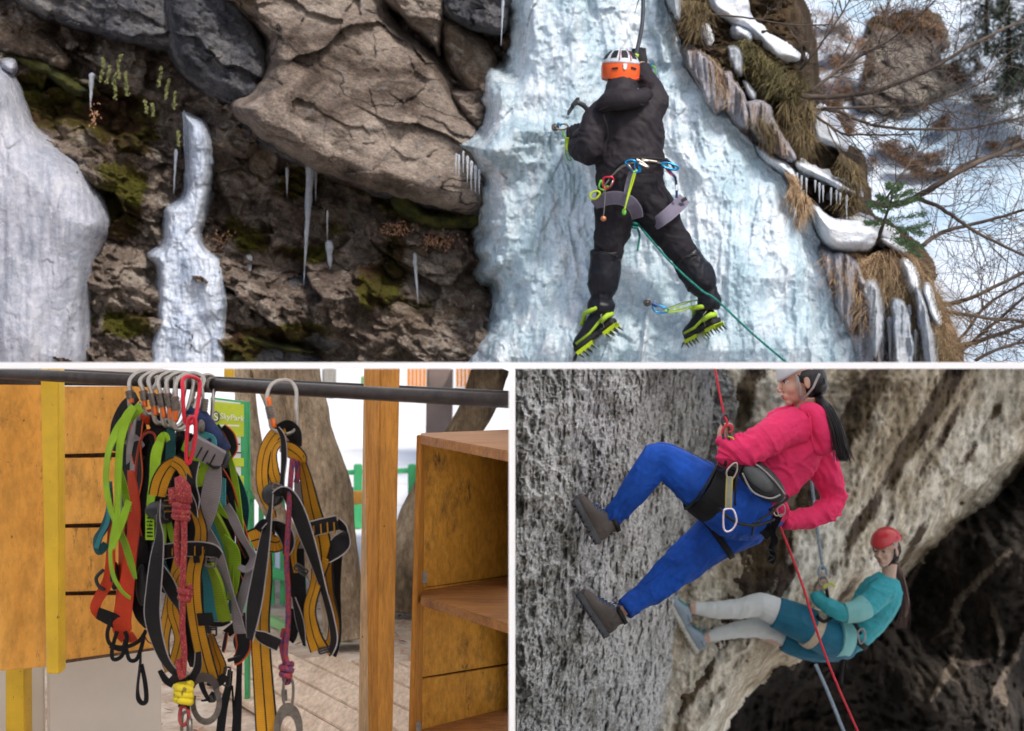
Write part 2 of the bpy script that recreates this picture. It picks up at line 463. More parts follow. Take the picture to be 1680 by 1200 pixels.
boulder([(330,-40),(372,20),(430,62),(425,130),(378,172),(400,205),(460,246),(520,280),(600,308),(700,336),(800,345),(806,215),(775,190),(735,110),(700,72),(650,30),(610,-40)],
        .62, lambda X, Z: 9.05-.0012*np.clip(Z-0,0,400)+.001*(X-500), m_tan, 'huge tan overhanging boulder with a long crack, left of the icefall', 11, bev=38, a=.07, rg=.035, s=1.3, res=1.9)
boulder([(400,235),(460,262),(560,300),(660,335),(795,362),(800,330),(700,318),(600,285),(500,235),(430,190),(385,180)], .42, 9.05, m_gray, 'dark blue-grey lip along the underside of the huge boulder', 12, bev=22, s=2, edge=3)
boulder([(15,-40),(38,14),(110,44),(190,68),(264,84),(305,70),(335,-40)], .5, 9.1, m_gray, 'dark slate slab at the top left corner of the cliff', 13, bev=18)
boulder([(275,-40),(266,50),(288,112),(330,152),(380,182),(425,180),(448,130),(436,58),(385,-40)], .62, 9.05, m_gray, 'rounded dark rib of rock left of the huge tan boulder', 14, bev=40, a=.05)
boulder([(-50,16),(35,26),(112,88),(108,118),(62,108),(-50,70)], .3, 9.1, m_brown, 'pale brown wedge of rock under the dark slate slab', 15, bev=20)
boulder([(600,-50),(640,12),(705,72),(722,86),(726,-50)], .52, 9.0, m_tan, 'pinkish rock face above the huge boulder', 16, bev=12)
boulder([(718,16),(724,90),(770,160),(800,150),(816,100),(790,56)], .5, 9.05, m_brown, 'rust-stained brown rock beside the top of the icefall', 17, bev=24)
boulder([(718,-50),(722,22),(785,54),(826,56),(840,20),(840,-50)], .7, 9.05, m_gray, 'dark slab with a pale face at the top beside the icefall', 18, bev=16)
boulder([(735,150),(752,190),(792,215),(812,150),(800,120),(770,140)], .45, 9.0, m_tan, 'small bluish rock wedged between boulder and icefall', 19, bev=16)
boulder([(346,230),(415,224),(432,238),(404,262),(352,246)], .4, 9.05, m_brown, 'small flat rock under the dark rib beside the glassy ice pillar', 20, bev=10, edge=2)
boulder([(425,218),(462,240),(455,285),(430,300),(405,270)], .35, 9.1, m_brown, 'little brown rock block under the big boulder', 21, bev=10, edge=2)
boulder([(432,470),(500,452),(572,460),(586,520),(560,575),(500,570),(440,545)], .3, 9.05, m_gray, 'smooth grey rock low on the cliff below the long icicle', 22, bev=18, a=.03)
boulder([(585,500),(640,480),(700,500),(760,470),(805,480),(810,560),(790,598),(600,598),(575,560)], .34, 9.05, m_brown, 'lichen-spotted grey rock at the foot of the cliff beside the icefall', 23, bev=22)
boulder([(160,468),(250,486),(246,510),(156,504)], .26, 9.1, m_gray, 'grey ledge stone between the two thick ice pillars', 24, bev=10, edge=3)
boulder([(148,552),(200,540),(238,570),(225,598),(140,598)], .3, 9.1, m_brown, 'pale stone at the foot of the cliff between the ice pillars', 25, bev=12, edge=3)
boulder([(388,556),(440,560),(500,575),(520,598),(380,598)], .34, 9.0, m_gray, 'long low stone at the cliff foot right of the second ice pillar', 26, bev=8, edge=3)
boulder([(85,195),(140,190),(215,235),(262,262),(285,300),(240,330),(150,300),(110,250)], .26, 9.15, m_brown, 'brown knobbly rock behind the large white ice mass', 27, bev=22)
boulder([(355,255),(400,290),(420,360),(395,395),(365,330),(350,290)], .28, 9.15, m_wall, 'steep dark rock right of the glassy ice pillar', 28, bev=12)
boulder([(630,380),(720,385),(752,440),(700,455),(640,430)], .26, 9.1, m_brown, 'pale lichen-covered rock below the moss beside the icefall', 29, bev=18)
# thick moss cushions
m_moss, n, b = newmat('green_moss')
v = coord(n)
L(n, ramp(n, noise(n, v, 9, 6, .75), [(.32,(.02,.018,.004)), (.5,(.075,.08,.008)), (.66,(.17,.16,.02))]), b.inputs['Base Color'])
b.inputs['Roughness'].default_value = .95
bump(n, b, noise(n, v, 140, 5, .8), .03)
def cushion(poly, T, label, seed, Y=9.0):
    o = relief('moss_cushion', poly, Y, T, 12, 1.6, m_moss, lambda W, sd, X, Z: .035*fbm(W*np.array([14,0,14]), 5, seed, .6, 2), edge=4, seed=seed)
    tag(o, label, 'moss', 'moss cushions on the cliff')
cushion([(635,308),(680,322),(700,345),(735,350),(788,345),(786,372),(735,380),(690,372),(650,352)], .34, 'big green moss cushion under the boulder beside the icefall', 41, 9.02)
cushion([(405,548),(450,558),(490,570),(520,580),(470,580),(410,566)], .42, 'strip of green moss on the long low stone', 42, 8.98)
cushion([(150,515),(215,520),(240,545),(200,548),(150,540)], .38, 'olive moss on the ledge between the ice pillars', 43, 9.05)
cushion([(585,455),(612,452),(612,490),(590,500),(580,480)], .32, 'moss patch beside dry leaves in the middle of the cliff', 44, 9.05)
cushion([(-20,80),(40,88),(110,118),(150,150),(120,158),(60,120),(-20,95)], .3, 'rusty moss band above the white ice mass', 45, 9.1)
cushion([(380,578),(400,572),(425,598),(374,598)], .45, 'bright moss at the foot of the cliff beside the second pillar', 46, 8.95)

# ---------------------------------------------------------------- ice
m_ice = icemat('blue_white_ice', [(.34,(.38,.53,.6)), (.45,(.52,.66,.74)), (.54,(.66,.76,.83)), (.66,(.85,.89,.93))], sc=2.6, bmp=.022, rough=(.12,.4), trans=.22)
m_milk = icemat('milky_ice', [(.28,(.33,.36,.43)), (.43,(.46,.48,.56)), (.56,(.56,.57,.65)), (.7,(.66,.65,.68))], sc=2.6, bmp=.014, rough=(.06,.28), trans=.3)
m_clear = icemat('clear_ice', [(.35,(.6,.68,.8)), (.6,(.88,.92,.98))], trans=.5, sc=3.5, bmp=.02, rough=(.03,.16))
def idisp(a=.1, lump=.05, seed=1, stre=4.5, extra=None):
    def f(W, sd, X, Z):
        q = np.stack([W[:,0]*stre, W[:,0]*0, W[:,2]*1.0], 1)
        wob = .35*fbm(W*np.array([2.,0,2.]), 3, seed+50)
        q1 = q.copy(); q1[:,0] += wob*1.6
        h = a*fbm(q1*.9, 3, seed, .5, 2)*-1+a*.35*fbm(q1*2.8, 3, seed+3, .5, 2)*-1
        l = W*np.array([7,0,4.5])+wob[:,None]
        h += lump*.55*facets(W, 6.5, seed+5, .5, .2, .55)+lump*.22*facets(W, 17, seed+6, .4, .2, .6)
        h += lump*(.6-fbm(l, 4, seed+7, .55, 2))+lump*.28*(.5-fbm(l*3.4, 4, seed+8, .6, 2))
        if extra: h += extra(W, sd, X, Z)
        return h
    return f
def ledge(W, sd, X, Z):
    g = lambda cx, cz, rx, rz, a: a*np.exp(-((X-cx)/rx)**2-((Z-cz)/rz)**2)
    h = g(800,245,60,28,.3)+g(860,215,60,20,.12)+g(810,150,35,30,.12)-g(845,90,18,90,.15)
    h += g(1240,420,120,160,.18)+g(1080,560,260,40,.12)-g(860,520,30,120,.06)
    return h+.1*sst(.35, .6, fbm(np.stack([X*.011, X*0, Z*.004], 1), 3, 77))
def iceY(X, Z): return 8.42+np.abs(X-960)*.0007+(600-Z)*.0005
ic = relief('frozen_waterfall', [(834,-150),(836,60),(834,112),(800,118),(792,160),(785,212),(750,236),(768,262),(788,300),(789,380),(792,452),(815,462),(812,520),(818,640),
      (1490,640),(1455,598),(1432,532),(1392,450),(1350,392),(1300,308),(1250,246),(1200,190),(1172,140),(1130,104),(1085,-60),(1065,-150)], iceY, .4, 60, 1.9, m_ice,
      idisp(.07, .042, 21, 4.6, ledge), edge=9, back=.4)
tag(ic, 'huge blue-white frozen waterfall that the climber is on', 'frozen waterfall')
m_pill = icemat('pillar_ice', [(.36,(.3,.36,.47)), (.46,(.5,.57,.7)), (.56,(.68,.74,.85)), (.68,(.85,.89,.96))], trans=.2, sc=4.2, bmp=.02, rough=(.04,.22))
def icething(name, poly, Y, T, bev, mat, label, seed, a=.05, lump=.02, res=1.6, edge=4, stre=5, cat_='ice', group=None, extra=None):
    return tag(relief(name, poly, Y, T, bev, res, mat, idisp(a, lump, seed, stre, extra), edge=edge, seed=seed, back=.15), label, cat_, group)
icething('ice_mass', [(-60,95),(8,108),(35,142),(56,200),(100,240),(148,284),(184,362),(166,420),(158,500),(140,640),(-60,640)], 8.95, .62, 85, m_milk,
         'thick milky white ice mass at the far left of the cliff', 31, .012, .008, stre=1.8, edge=1.5, extra=lambda W, sd, X, Z: .1*fbm(W*np.array([2.6,0,1.3]), 3, 88)+.035*fbm(W*np.array([11,0,1.6]), 3, 89)+.012*facets(W, 7, 90, .4, .2, .5))
icething('ice_lump', [(0,98),(22,96),(31,112),(20,126),(2,116)], 8.9, .25, 12, m_milk, 'small round ice knob on top of the milky ice mass', 39, .01, .01)
icething('ice_pillar', [(298,186),(332,194),(350,222),(353,262),(346,320),(334,385),(348,408),(368,426),(378,480),(374,540),(366,640),(246,640),(250,520),(256,450),(240,420),(262,398),(268,345),(300,316),(304,250)],
         8.95, .42, 20, m_pill, 'glassy ice pillar with a broad base against the mossy cliff', 32, .05, .03, extra=lambda W, sd, X, Z: .05*sst(310, 330, Z)*0)
pil = bpy.context.scene.objects[-1]
ORD = ['first','second','third','fourth','fifth','sixth','seventh','eighth','ninth','tenth','eleventh']
def icicle(px, y0, y1, w0, label, Y=8.75, seed=0, mat=m_clear, tip=.6, lean=0):
    rr = random.Random(seed); pts = []; n_ = 16
    for i in range(n_+1):
        t = i/n_
        w_ = w0*.62*((1-t)**1.05)*(1+.08*math.sin(t*21+seed)+.06*rr.uniform(-1,1))*(.35+.65*min(1, t/.07))+tip*.5
        pts.append((px+lean*t+rr.uniform(-.5,.5)*(1-t), y0+(y1-y0)*t, Y, w_))
    vs, fs = limb([p for p in pts], 2, 10)
    return thing('icicle', vs, fs, mat, label, 'icicle', 'icicles hanging on the cliff', smooth=True)
icicle(510, 262, 472, 13, 'long blue-tinted icicle hanging under the big boulder', 8.72, 1, lean=-12)
icicle(471, 275, 322, 5, 'short icicle left of the long one', 8.75, 2)
icicle(518, 262, 330, 6, 'stub of an icicle beside the top of the long one', 8.78, 3)
icicle(540, 395, 460, 12, 'lumpy icicle right of the long one', 8.72, 4, lean=2)
icicle(537, 345, 400, 3, 'thin strand above the lumpy icicle', 8.75, 5)
icicle(413, 390, 425, 3, 'thin ice thread above the ragged icicle', 8.75, 6)
icicle(408, 418, 500, 15, 'ragged lump of ice right of the glassy pillar', 8.7, 7, lean=-6)
icicle(402, 490, 598, 5, 'thin tail of ice reaching the cliff foot', 8.7, 8, lean=-6)
icicle(680, 415, 500, 7, 'slender icicle below the lichen-covered rock', 8.75, 9, lean=6)
icicle(597, 530, 597, 10, 'small ragged icicle low on the cliff', 8.7, 10, lean=4)
icicle(289, 245, 318, 5, 'thin clear icicle left of the glassy pillar top', 8.75, 11, lean=-4)
icicle(302, 182, 250, 3.5, 'needle icicle touching the glassy pillar top', 8.7, 12)
icicle(151, 120, 178, 9, 'frosty icicle under the dark slate slab', 8.8, 13, lean=-3)
icicle(826, -20, 75, 5, 'icicle hanging at the top edge beside the icefall', 8.1, 14, lean=-4)
for i, (px, y0, y1, w_) in enumerate([(748,266,288,3),(753,268,292,3.4),(760,262,284,3),(767,270,300,4.5),(773,278,314,5),(780,285,318,5),(786,292,320,4)]):
    o = icicle(px, y0-14, y1, w_, ORD[i]+' from the left of the tiny icicles under the ice ledge', 8.1, 20+i)
# glassy skin flowing down the right part of the fall (big frozen ribs), each one a column of ice
rr = random.Random(5)
for i in range(9):
    x0 = 1120+i*38+rr.uniform(-8,8); y0 = 300+i*28+rr.uniform(-20,30)
    if i == 0: continue
    w_ = rr.uniform(9,15)
    pts = [(x0, y0, 8.25, 2), (x0+rr.uniform(-4,4), y0+20, 8.12, w_*.7), (x0+rr.uniform(-3,6), (y0+600)/2, 8.06, w_*1.1), (x0+rr.uniform(0,8), 599, 8.02, w_*1.35)]
# ---------------------------------------------------------------- right bank: rocks, frozen turf, pillows of snow
m_snow, n, b = newmat('fresh_snow')
v = coord(n)
L(n, ramp(n, noise(n, v, 3, 6, .6), [(.35,(.6,.66,.75)), (.6,(.78,.81,.86))]), b.inputs['Base Color'])
b.inputs['Roughness'].default_value = .7
p_ = bump(n, b, noise(n, v, 2.5, 6, .6), .08); bump(n, b, noise(n, v, 90, 3, .7), .006, 1, p_)
m_turf = rockmat('frozen_turf', [(.3,(.03,.018,.01)), (.5,(.11,.07,.035)), (.7,(.24,.16,.09))], 3.2, bmp=.06, fine=.02, grain=110, stretch=(2,2,.8),
                 moss=((.1,.06,.03),(.08,.08,.012)))
def turfmoss(W, sd, X, Z): return .35*np.exp(-((X-1215)/40)**2-((Z-95)/35)**2)+.3*np.exp(-((X-1270)/50)**2-((Z-135)/25)**2)
bank = relief('earth_bank', [(1070,-60),(1095,40),(1130,100),(1180,150),(1230,215),(1290,290),(1345,375),(1392,440),(1430,530),(1460,640),(1570,640),(1556,560),(1520,480),(1512,430),(1470,390),(1420,360),(1408,300),(1400,262),(1345,232),(1335,170),(1322,100),(1318,50),(1270,-60)],
      9.0, .45, 45, 2.2, m_turf, rdisp(.12, 2.4, .12, 61, 0, 0), edge=8, attrs={'moss': turfmoss}, back=.5)
tag(bank, kind='structure')
def sdisp(s, a=.05): return lambda W, sd, X, Z: a*fbm(W*np.array([2.5,0,2.5]), 3, s)
def snow(poly, Y, T, bev, label, seed, edge=5, a=.08):
    tag(relief('snow_pillow', poly, Y, T, bev, 2, m_snow, sdisp(seed, a), edge=edge, seed=seed, back=.3), label, 'snow', 'snow pillows on the bank')
snow([(1150,-40),(1165,20),(1195,40),(1228,62),(1250,88),(1275,110),(1308,104),(1316,92),(1296,66),(1262,46),(1236,20),(1212,-40)], 8.75, .4, 20, 'long snow pillow at the top of the bank above green moss', 71)
snow([(1142,44),(1166,40),(1184,74),(1186,92),(1160,82)], 8.62, .25, 12, 'small snow block beside the top edge of the icefall', 72)
snow([(1212,128),(1232,132),(1244,158),(1236,170),(1220,150)], 8.6, .22, 9, 'little snow cap right of the brown ice', 73)
snow([(1240,240),(1268,250),(1300,275),(1306,296),(1282,286),(1252,268)], 8.55, .3, 12, 'curled snow lip over dry grass beside the icefall', 74)
snow([(1262,132),(1300,136),(1292,150),(1262,150)], 8.7, .3, 8, 'small snow patch behind the bare limb', 75)
snow([(1332,336),(1370,356),(1420,362),(1443,376),(1440,396),(1420,414),(1390,416),(1362,412),(1340,380)], 8.5, .45, 22, 'broad snow pillow in the middle of the bank above straw grass', 76)
snow([(1304,262),(1342,276),(1400,308),(1402,322),(1350,300),(1306,276)], 8.6, .28, 9, 'narrow snow ledge over a row of dark icicles', 77)
snow([(1330,196),(1352,180),(1378,222),(1384,246),(1352,240),(1332,228)], 8.9, .35, 12, 'snow tongue behind the earth bank', 78)
snow([(1440,388),(1462,392),(1484,410),(1480,416),(1452,402)], 8.5, .25, 6, 'thin snow cap above the straw grass', 79)
snow([(1270,12),(1300,-2),(1300,6),(1282,30),(1268,34)], 9.4, .2, 6, 'bright snow wedge at the top of the bank', 80)
# brownish frozen curtains over the turf
m_bice = icemat('brown_stained_ice', [(.34,(.16,.09,.055)), (.44,(.36,.28,.24)), (.53,(.55,.54,.6)), (.68,(.72,.77,.86))], sc=4.0, bmp=.05, rough=(.12,.4), trans=.15)
icething('ice_curtain', [(1120,84),(1150,80),(1180,104),(1206,124),(1224,160),(1230,212),(1204,204),(1188,182),(1170,190),(1150,155),(1130,124)], 8.5, .26, 9, m_bice, 'brown-stained ice curtain at the right edge of the icefall', 34, .1, .012, stre=15, edge=7)
icething('ice_curtain', [(1222,168),(1262,172),(1272,200),(1300,240),(1306,262),(1280,262),(1250,244),(1228,210)], 8.55, .28, 9, m_bice, 'grey frozen curtain below the little snow cap', 35, .1, .012, stre=15, edge=7)
icething('ice_curtain', [(1342,410),(1400,420),(1420,460),(1440,500),(1450,560),(1456,640),(1420,640),(1396,560),(1366,500),(1350,450)], 8.45, .28, 10, m_bice, 'purple-brown ice curtain under the broad snow pillow', 36, .1, .012, stre=15, edge=7)
icething('ice_curtain', [(1190,80),(1208,74),(1222,90),(1220,125),(1202,118)], 8.5, .22, 8, m_clear, 'clear little ice curtain under green moss', 37, .05, .02, stre=12)
icething('ice_curtain', [(1086,-40),(1100,20),(1118,34),(1116,-40)], 8.5, .35, 10, m_clear, 'clear ice curtain at the very top of the bank', 38, .05, .02, stre=12)
rr = random.Random(9)
for i in range(10):
    x = 1308+i*9+rr.uniform(-3,3); y = 284+i*4
    icicle(x, y, y+rr.uniform(18,44), 3.4, ORD[i]+' from the left of the thin icicles under the narrow snow ledge', 8.3, 40+i)
for i, (x, y0, y1, w_) in enumerate([(1432,515,597,6),(1448,525,598,5),(1460,520,598,9),(1474,525,598,8),(1488,512,598,9),(1412,498,560,4),(1502,540,598,6),(1492,500,570,6)]):
    icicle(x, y0, y1, w_, ('thin icicle left of the tallest ones at the foot of the bank','second icicle in the straw grass at the bank foot','thick pale icicle under the straw grass','middle thick icicle under the straw grass','thickest icicle below the straw grass','short icicle on the purple-brown curtain','rightmost thick icicle in the straw grass','slim icicle between the two rightmost thick ones')[i], 8.15, 60+i)
icicle(1212, 150, 198, 4, 'bluish icicle on the brown-stained curtain', 8.2, 80)
# grass: hanging blades
def grassmat(name, a, b_):
    m, n, b = newmat(name)
    oi = N(n, 'ShaderNodeNewGeometry')
    L(n, ramp(n, oi.outputs['Random Per Island'], [(0, a), (1, b_)]), b.inputs['Base Color']); b.inputs['Roughness'].default_value = .7
    return m
m_straw = grassmat('dry_straw', (.1,.05,.02), (.55,.38,.22))
m_dgrass = grassmat('dark_turf_grass', (.05,.03,.015), (.22,.16,.06))
m_mgrass = grassmat('mossy_grass', (.03,.025,.008), (.26,.22,.08))
def inpoly(poly, x, y):
    c = False; n_ = len(poly)
    for i in range(n_):
        a, b_ = poly[i], poly[(i+1) % n_]
        if (a[1] > y) != (b_[1] > y) and x < (b_[0]-a[0])*(y-a[1])/(b_[1]-a[1])+a[0]: c = not c
    return c
def grass(poly, count, ln, dx, dy, mat, label, Y=8.5, seed=0, wd=.9, spread=.5, name='grass_tuft', kind=None, zmax=598):
    r_ = random.Random(seed); vs = []; fs = []
    x0 = min(p[0] for p in poly); x1 = max(p[0] for p in poly); y0 = min(p[1] for p in poly); y1 = max(p[1] for p in poly)
    k = 0
    while k < count:
        x, y = r_.uniform(x0, x1), r_.uniform(y0, y1)
        if not inpoly(poly, x, y): continue
        k += 1
        l_ = ln*r_.uniform(.3, 1.2); na = math.sin(x*.09+seed)+math.sin(y*.13+x*.05); nb = math.sin(y*.08-x*.11+2*seed)
        if nb+na*.5 < -.95 and r_.random() < .8: continue
        ax = dx+.35*na+r_.gauss(0, spread); ay = dy+.3*nb+r_.gauss(0, spread*.6); YY = Y+r_.uniform(-.05,.1)
        o = len(vs); S = 4; d = r_.uniform(.02, .12); w_ = wd*r_.uniform(.5, 1)
        cx, cy = x, y; crv = r_.uniform(.1, .6)
        for j in range(S+1):
            t = j/S
            ww = w_*(1-t)*.5+.12
            Yj = YY-d*math.sin(t*2.2); cyc = min(cy, zmax)
            vs.append(P(cx-ww, cyc, Yj)); vs.append(P(cx+ww, cyc+.2, Yj))
            if j < S:
                fs.append((o+2*j, o+2*j+1, o+2*j+3, o+2*j+2))
            cx += ax*l_/S; cy += (ay+crv*t*2)*l_/S
    o = mk(name, vs, fs, mat)
    return tag(o, label, 'grass', 'grass on the bank', kind)
grass([(1390,410),(1420,418),(1470,402),(1500,415),(1525,470),(1540,540),(1500,545),(1470,500),(1430,470),(1400,440)], 5200, 62, .35, .55, m_straw, 'long straw-coloured grass hanging over the lower bank', 8.3, 1, spread=.6, wd=.7, kind='stuff')
grass([(1500,430),(1540,470),(1560,540),(1570,590),(1530,595),(1510,520)], 1300, 50, .45, .5, m_straw, 'straw grass fringe at the outer edge of the lower bank', 8.3, 2, spread=.9, wd=.7, kind='stuff')
grass([(1190,70),(1225,62),(1270,100),(1300,112),(1330,140),(1310,160),(1270,150),(1230,120),(1200,100)], 1700, 20, .1, .4, m_mgrass, 'greenish grass on the mossy bank under the long snow pillow', 8.38, 3, spread=.9, wd=.7, kind='stuff')
grass([(1150,80),(1180,92),(1200,130),(1196,180),(1180,175),(1160,130)], 260, 20, .15, .6, m_straw, 'grass frozen into the brown-stained ice', 8.2, 4, spread=.4, wd=.6, kind='stuff')
grass([(1282,160),(1335,165),(1338,225),(1310,232),(1288,190)], 1300, 34, .05, .7, m_dgrass, 'dark matted grass and roots under the bare limb', 8.4, 5, spread=.5, kind='stuff')
grass([(1285,280),(1310,290),(1328,330),(1316,350),(1296,310)], 900, 34, .2, .7, m_straw, 'tuft of yellow grass beside the curled snow lip', 8.2, 6, spread=.25, kind='stuff')
grass([(1380,250),(1410,270),(1412,330),(1390,350),(1375,290)], 1100, 26, .1, .6, m_dgrass, 'dark turf edge beyond the narrow snow ledge', 8.4, 7, spread=.5, kind='stuff')
grass([(1225,185),(1265,190),(1285,235),(1250,235)], 500, 26, .2, .6, m_dgrass, 'dark grass sealed under the grey ice curtain', 8.25, 8, spread=.35, kind='stuff')
grass([(1110,0),(1160,0),(1170,30),(1140,50),(1118,40)], 900, 30, .1, .5, m_dgrass, 'dark grass at the top of the bank', 8.3, 9, spread=.6, kind='stuff')
grass([(780,570),(808,562),(812,592),(782,598)], 260, 30, -.1, -.8, m_straw, 'small dry tuft at the foot of the icefall', 8.5, 10, spread=.3)
# ---------------------------------------------------------------- snowy hillside beyond
m_hill, n, b = newmat('hillside_snow')
v = coord(n)
L(n, ramp(n, noise(n, v, .8, 7, .6), [(.35,(.34,.47,.6)), (.5,(.53,.61,.71)), (.7,(.64,.69,.77))]), b.inputs['Base Color'])
b.inputs['Roughness'].default_value = .7; bump(n, b, noise(n, v, 1.2, 8, .6), .12)
def hillY(X, Z): return 10.9+(600-Z)*.0098+.25*fbm(np.stack([X*.008, Z*.008, X*0], 1), 3, 91)
tag(relief('snowy_hillside', [(1040,-260),(1900,-260),(1900,640),(1040,640)], hillY, .1, 10, 4, m_hill,
           lambda W, sd, X, Z: .16*fbm(W*np.array([1.6,0,2.2]), 5, 92)+.05*fbm(W*6, 3, 94), edge=0, curve=False, back=1.0), kind='structure')
def hillat(px, py): return 10.9+(600-py)*.0098
m_outc = rockmat('outcrop_rock', [(.34,(.09,.065,.055)), (.46,(.2,.16,.14)), (.56,(.34,.31,.26)), (.7,(.5,.48,.4))], 1.6, bmp=.05, moss=((.1,.05,.03),(.1,.09,.02)))
o = relief('rock_outcrop', [(1418,70),(1440,30),(1500,24),(1540,44),(1548,110),(1566,140),(1540,170),(1490,176),(1450,190),(1408,182),(1396,160),(1424,120)],
           lambda X, Z: 10.8+(600-Z)*.0098, .3, 22, 2.4, m_outc, rdisp(.16, 1.2, .1, 95, 1.1, 1.2), edge=22, attrs={'moss': lambda W, sd, X, Z: .5*sst(90, 30, Z)+.3*sst(1440,1400,X)+.12})
tag(o, 'brown rock outcrop on the snowy hillside behind the bare twigs', 'rock')
m_rgrass = grassmat('russet_heath', (.09,.04,.02), (.34,.19,.09))
patches = [([(1370,90),(1430,60),(1440,120),(1420,190),(1380,190),(1360,150)],'dense russet heath along the left side of the outcrop'),
 ([(1290,90),(1350,110),(1390,150),(1370,200),(1330,190),(1310,140)],'tangled heath behind the long limbs of the bare shrub'),
 ([(1420,30),(1480,20),(1545,40),(1555,90),(1500,70),(1440,60)],'brown heath hanging over the crown of the outcrop'),
 ([(1270,10),(1330,15),(1385,20),(1400,60),(1370,80),(1330,70),(1290,70),(1275,40)],'russet heath at the top of the hillside'),
 ([(1310,80),(1370,60),(1420,60),(1400,120),(1360,110),(1330,120)],'russet heath left of the rock outcrop'),
 ([(1430,12),(1480,5),(1535,22),(1540,50),(1480,40),(1440,30)],'heath along the crown of the outcrop'),
 ([(1430,235),(1475,228),(1500,240),(1500,255),(1550,245),(1552,258),(1520,264),(1480,256)],'long brown tuft in the middle of the snow'),
 ([(1462,254),(1510,264),(1556,280),(1550,292),(1510,286),(1480,272)],'lower brown tuft in the middle of the snow'),
 ([(1525,205),(1550,188),(1566,206),(1545,212)],'small brown tuft under the outcrop'),
 ([(1590,158),(1620,152),(1636,160),(1600,170)],'flat brown tuft right of the outcrop'),
 ([(1645,115),(1690,105),(1690,135),(1655,135)],'brown tuft at the right edge below the firs'),
 ([(1655,225),(1690,218),(1690,240),(1665,240)],'brown tuft low at the right edge'),
 ([(1424,258),(1438,258),(1438,270),(1424,270)],'tiny round tuft left of the long tufts'),
 ([(1615,232),(1640,232),(1638,243),(1620,242)],'tiny tuft right of the long tufts'),
 ([(1560,100),(1600,90),(1615,110),(1590,130),(1560,140)],'olive and brown heath beside the outcrop'),
 ([(1420,140),(1450,120),(1460,140),(1440,150)],'pale straw tuft at the foot of the outcrop'),
 ([(1360,200),(1380,180),(1400,190),(1400,220),(1370,230)],'dark heath at the base of the snow tongue')]
for i, (pl, lb) in enumerate(patches):
    cx = sum(p[0] for p in pl)/len(pl); cy = sum(p[1] for p in pl)/len(pl)
    ar = (max(p[0] for p in pl)-min(p[0] for p in pl))*(max(p[1] for p in pl)-min(p[1] for p in pl))
    g_ = grass(pl, int(min(1800, 40+ar*.75)), 11, .15, .1, m_rgrass, lb, hillat(cx, cy)-.3, 100+i, wd=1.4, spread=.7, name='heath_tuft')
    g_['group'] = 'heath tufts on the snowy hillside'
# dark firs
m_fir = grassmat('fir_needles', (.008,.018,.01), (.035,.065,.03))
m_bark = simple('dark_bark', (.07,.05,.04), .9, var=.4, scale=20, bmp=.02)
def fir(px, py, Y, h, wd, label, seed, cnt=26, dens=420):
    r_ = random.Random(seed); base = P(px, py, Y)
    rt = root('fir_tree', base, label, 'fir tree', 'firs on the hillside')
    MB().tube([base, base+Vector((0,0,h*.5)), base+Vector((0,0,h))], [h*.03, h*.02, .004], seg=7).build('trunk', m_bark, rt, True)
    vs = []; fs = []
    for i in range(cnt):
        t = (i+.5)/cnt; z = h*(.06+.92*t); ln = wd*(1-t)*.55+.04
        for k in range(6):
            a = r_.uniform(0, 6.28); d = Vector((math.cos(a), math.sin(a), -.25-r_.uniform(0,.25)))
            for j in range(int(dens/6*(1-t*.6))):
                s = r_.uniform(.1, 1)*ln
                q = base+Vector((0,0,z))+d*s+Vector((r_.gauss(0,.02), r_.gauss(0,.02), r_.gauss(0,.015)))
                e = (d+Vector((r_.uniform(-1,1), r_.uniform(-1,1), r_.uniform(-.6,.4)))).normalized()*r_.uniform(.03,.06)*(.6+h*.25)
                sdv = e.cross(Vector((0,0,1))).normalized()*.006*(1+h*.4)
                o = len(vs); vs += [q-sdv, q+sdv, q+e]; fs.append((o, o+1, o+2))
    tag(mk('crown', vs, fs, m_fir, rt), kind='stuff')
fir(1655, 150, 14.3, 1.15, 1.2, 'dark fir in the top right corner of the hillside', 1)
fir(1618, 92, 15.0, 1.0, .95, 'dark fir left of the corner fir', 2)
fir(1692, 180, 13.9, 1.1, 1.0, 'fir cut by the right edge above the brown tuft', 3)
# young spruce on the bank
rt = root('spruce_sapling', P(1478,425,8.35), 'small green spruce sapling on the bank above the straw grass', 'spruce')
r_ = random.Random(4)
MB().tube([P(1440,395,8.3), P(1450,365,8.25), P(1462,330,8.2), P(1466,300,8.2)], [.012,.01,.007,.003], seg=6).build('trunk', m_bark, rt, True)
vs = []; fs = []
limbs_ = [((1450,365),(1520,345)),((1455,345),(1510,320)),((1460,330),(1500,308)),((1450,372),(1515,378)),((1455,350),(1425,330)),((1460,335),(1440,318)),((1465,310),(1457,300)),
          ((1460,390),(1515,400)),((1448,368),(1418,362)),((1465,385),(1525,362)),((1470,395),(1510,415)),((1462,322),(1480,298))]
for (a, c) in limbs_:
    for j in range(170):
        t = r_.random()**.8; q = P(a[0]+(c[0]-a[0])*t+r_.gauss(0,2.5), a[1]+(c[1]-a[1])*t+r_.gauss(0,2.5)+6*t*t, 8.2+r_.uniform(-.1,.1))
        d = Vector((c[0]-a[0], 0, a[1]-c[1])).normalized()
        e = (d*.8+Vector((r_.uniform(-1,1), r_.uniform(-1,1), r_.uniform(-1,1)))).normalized()*.028
        sdv = e.cross(Vector((0,1,.2))).normalized()*.0028; o = len(vs)
        vs += [q-sdv, q+sdv, q+e]; fs.append((o, o+1, o+2))
m_spr = grassmat('spruce_needles', (.012,.035,.012), (.05,.11,.035))
tag(mk('crown', vs, fs, m_spr, rt), kind='stuff')
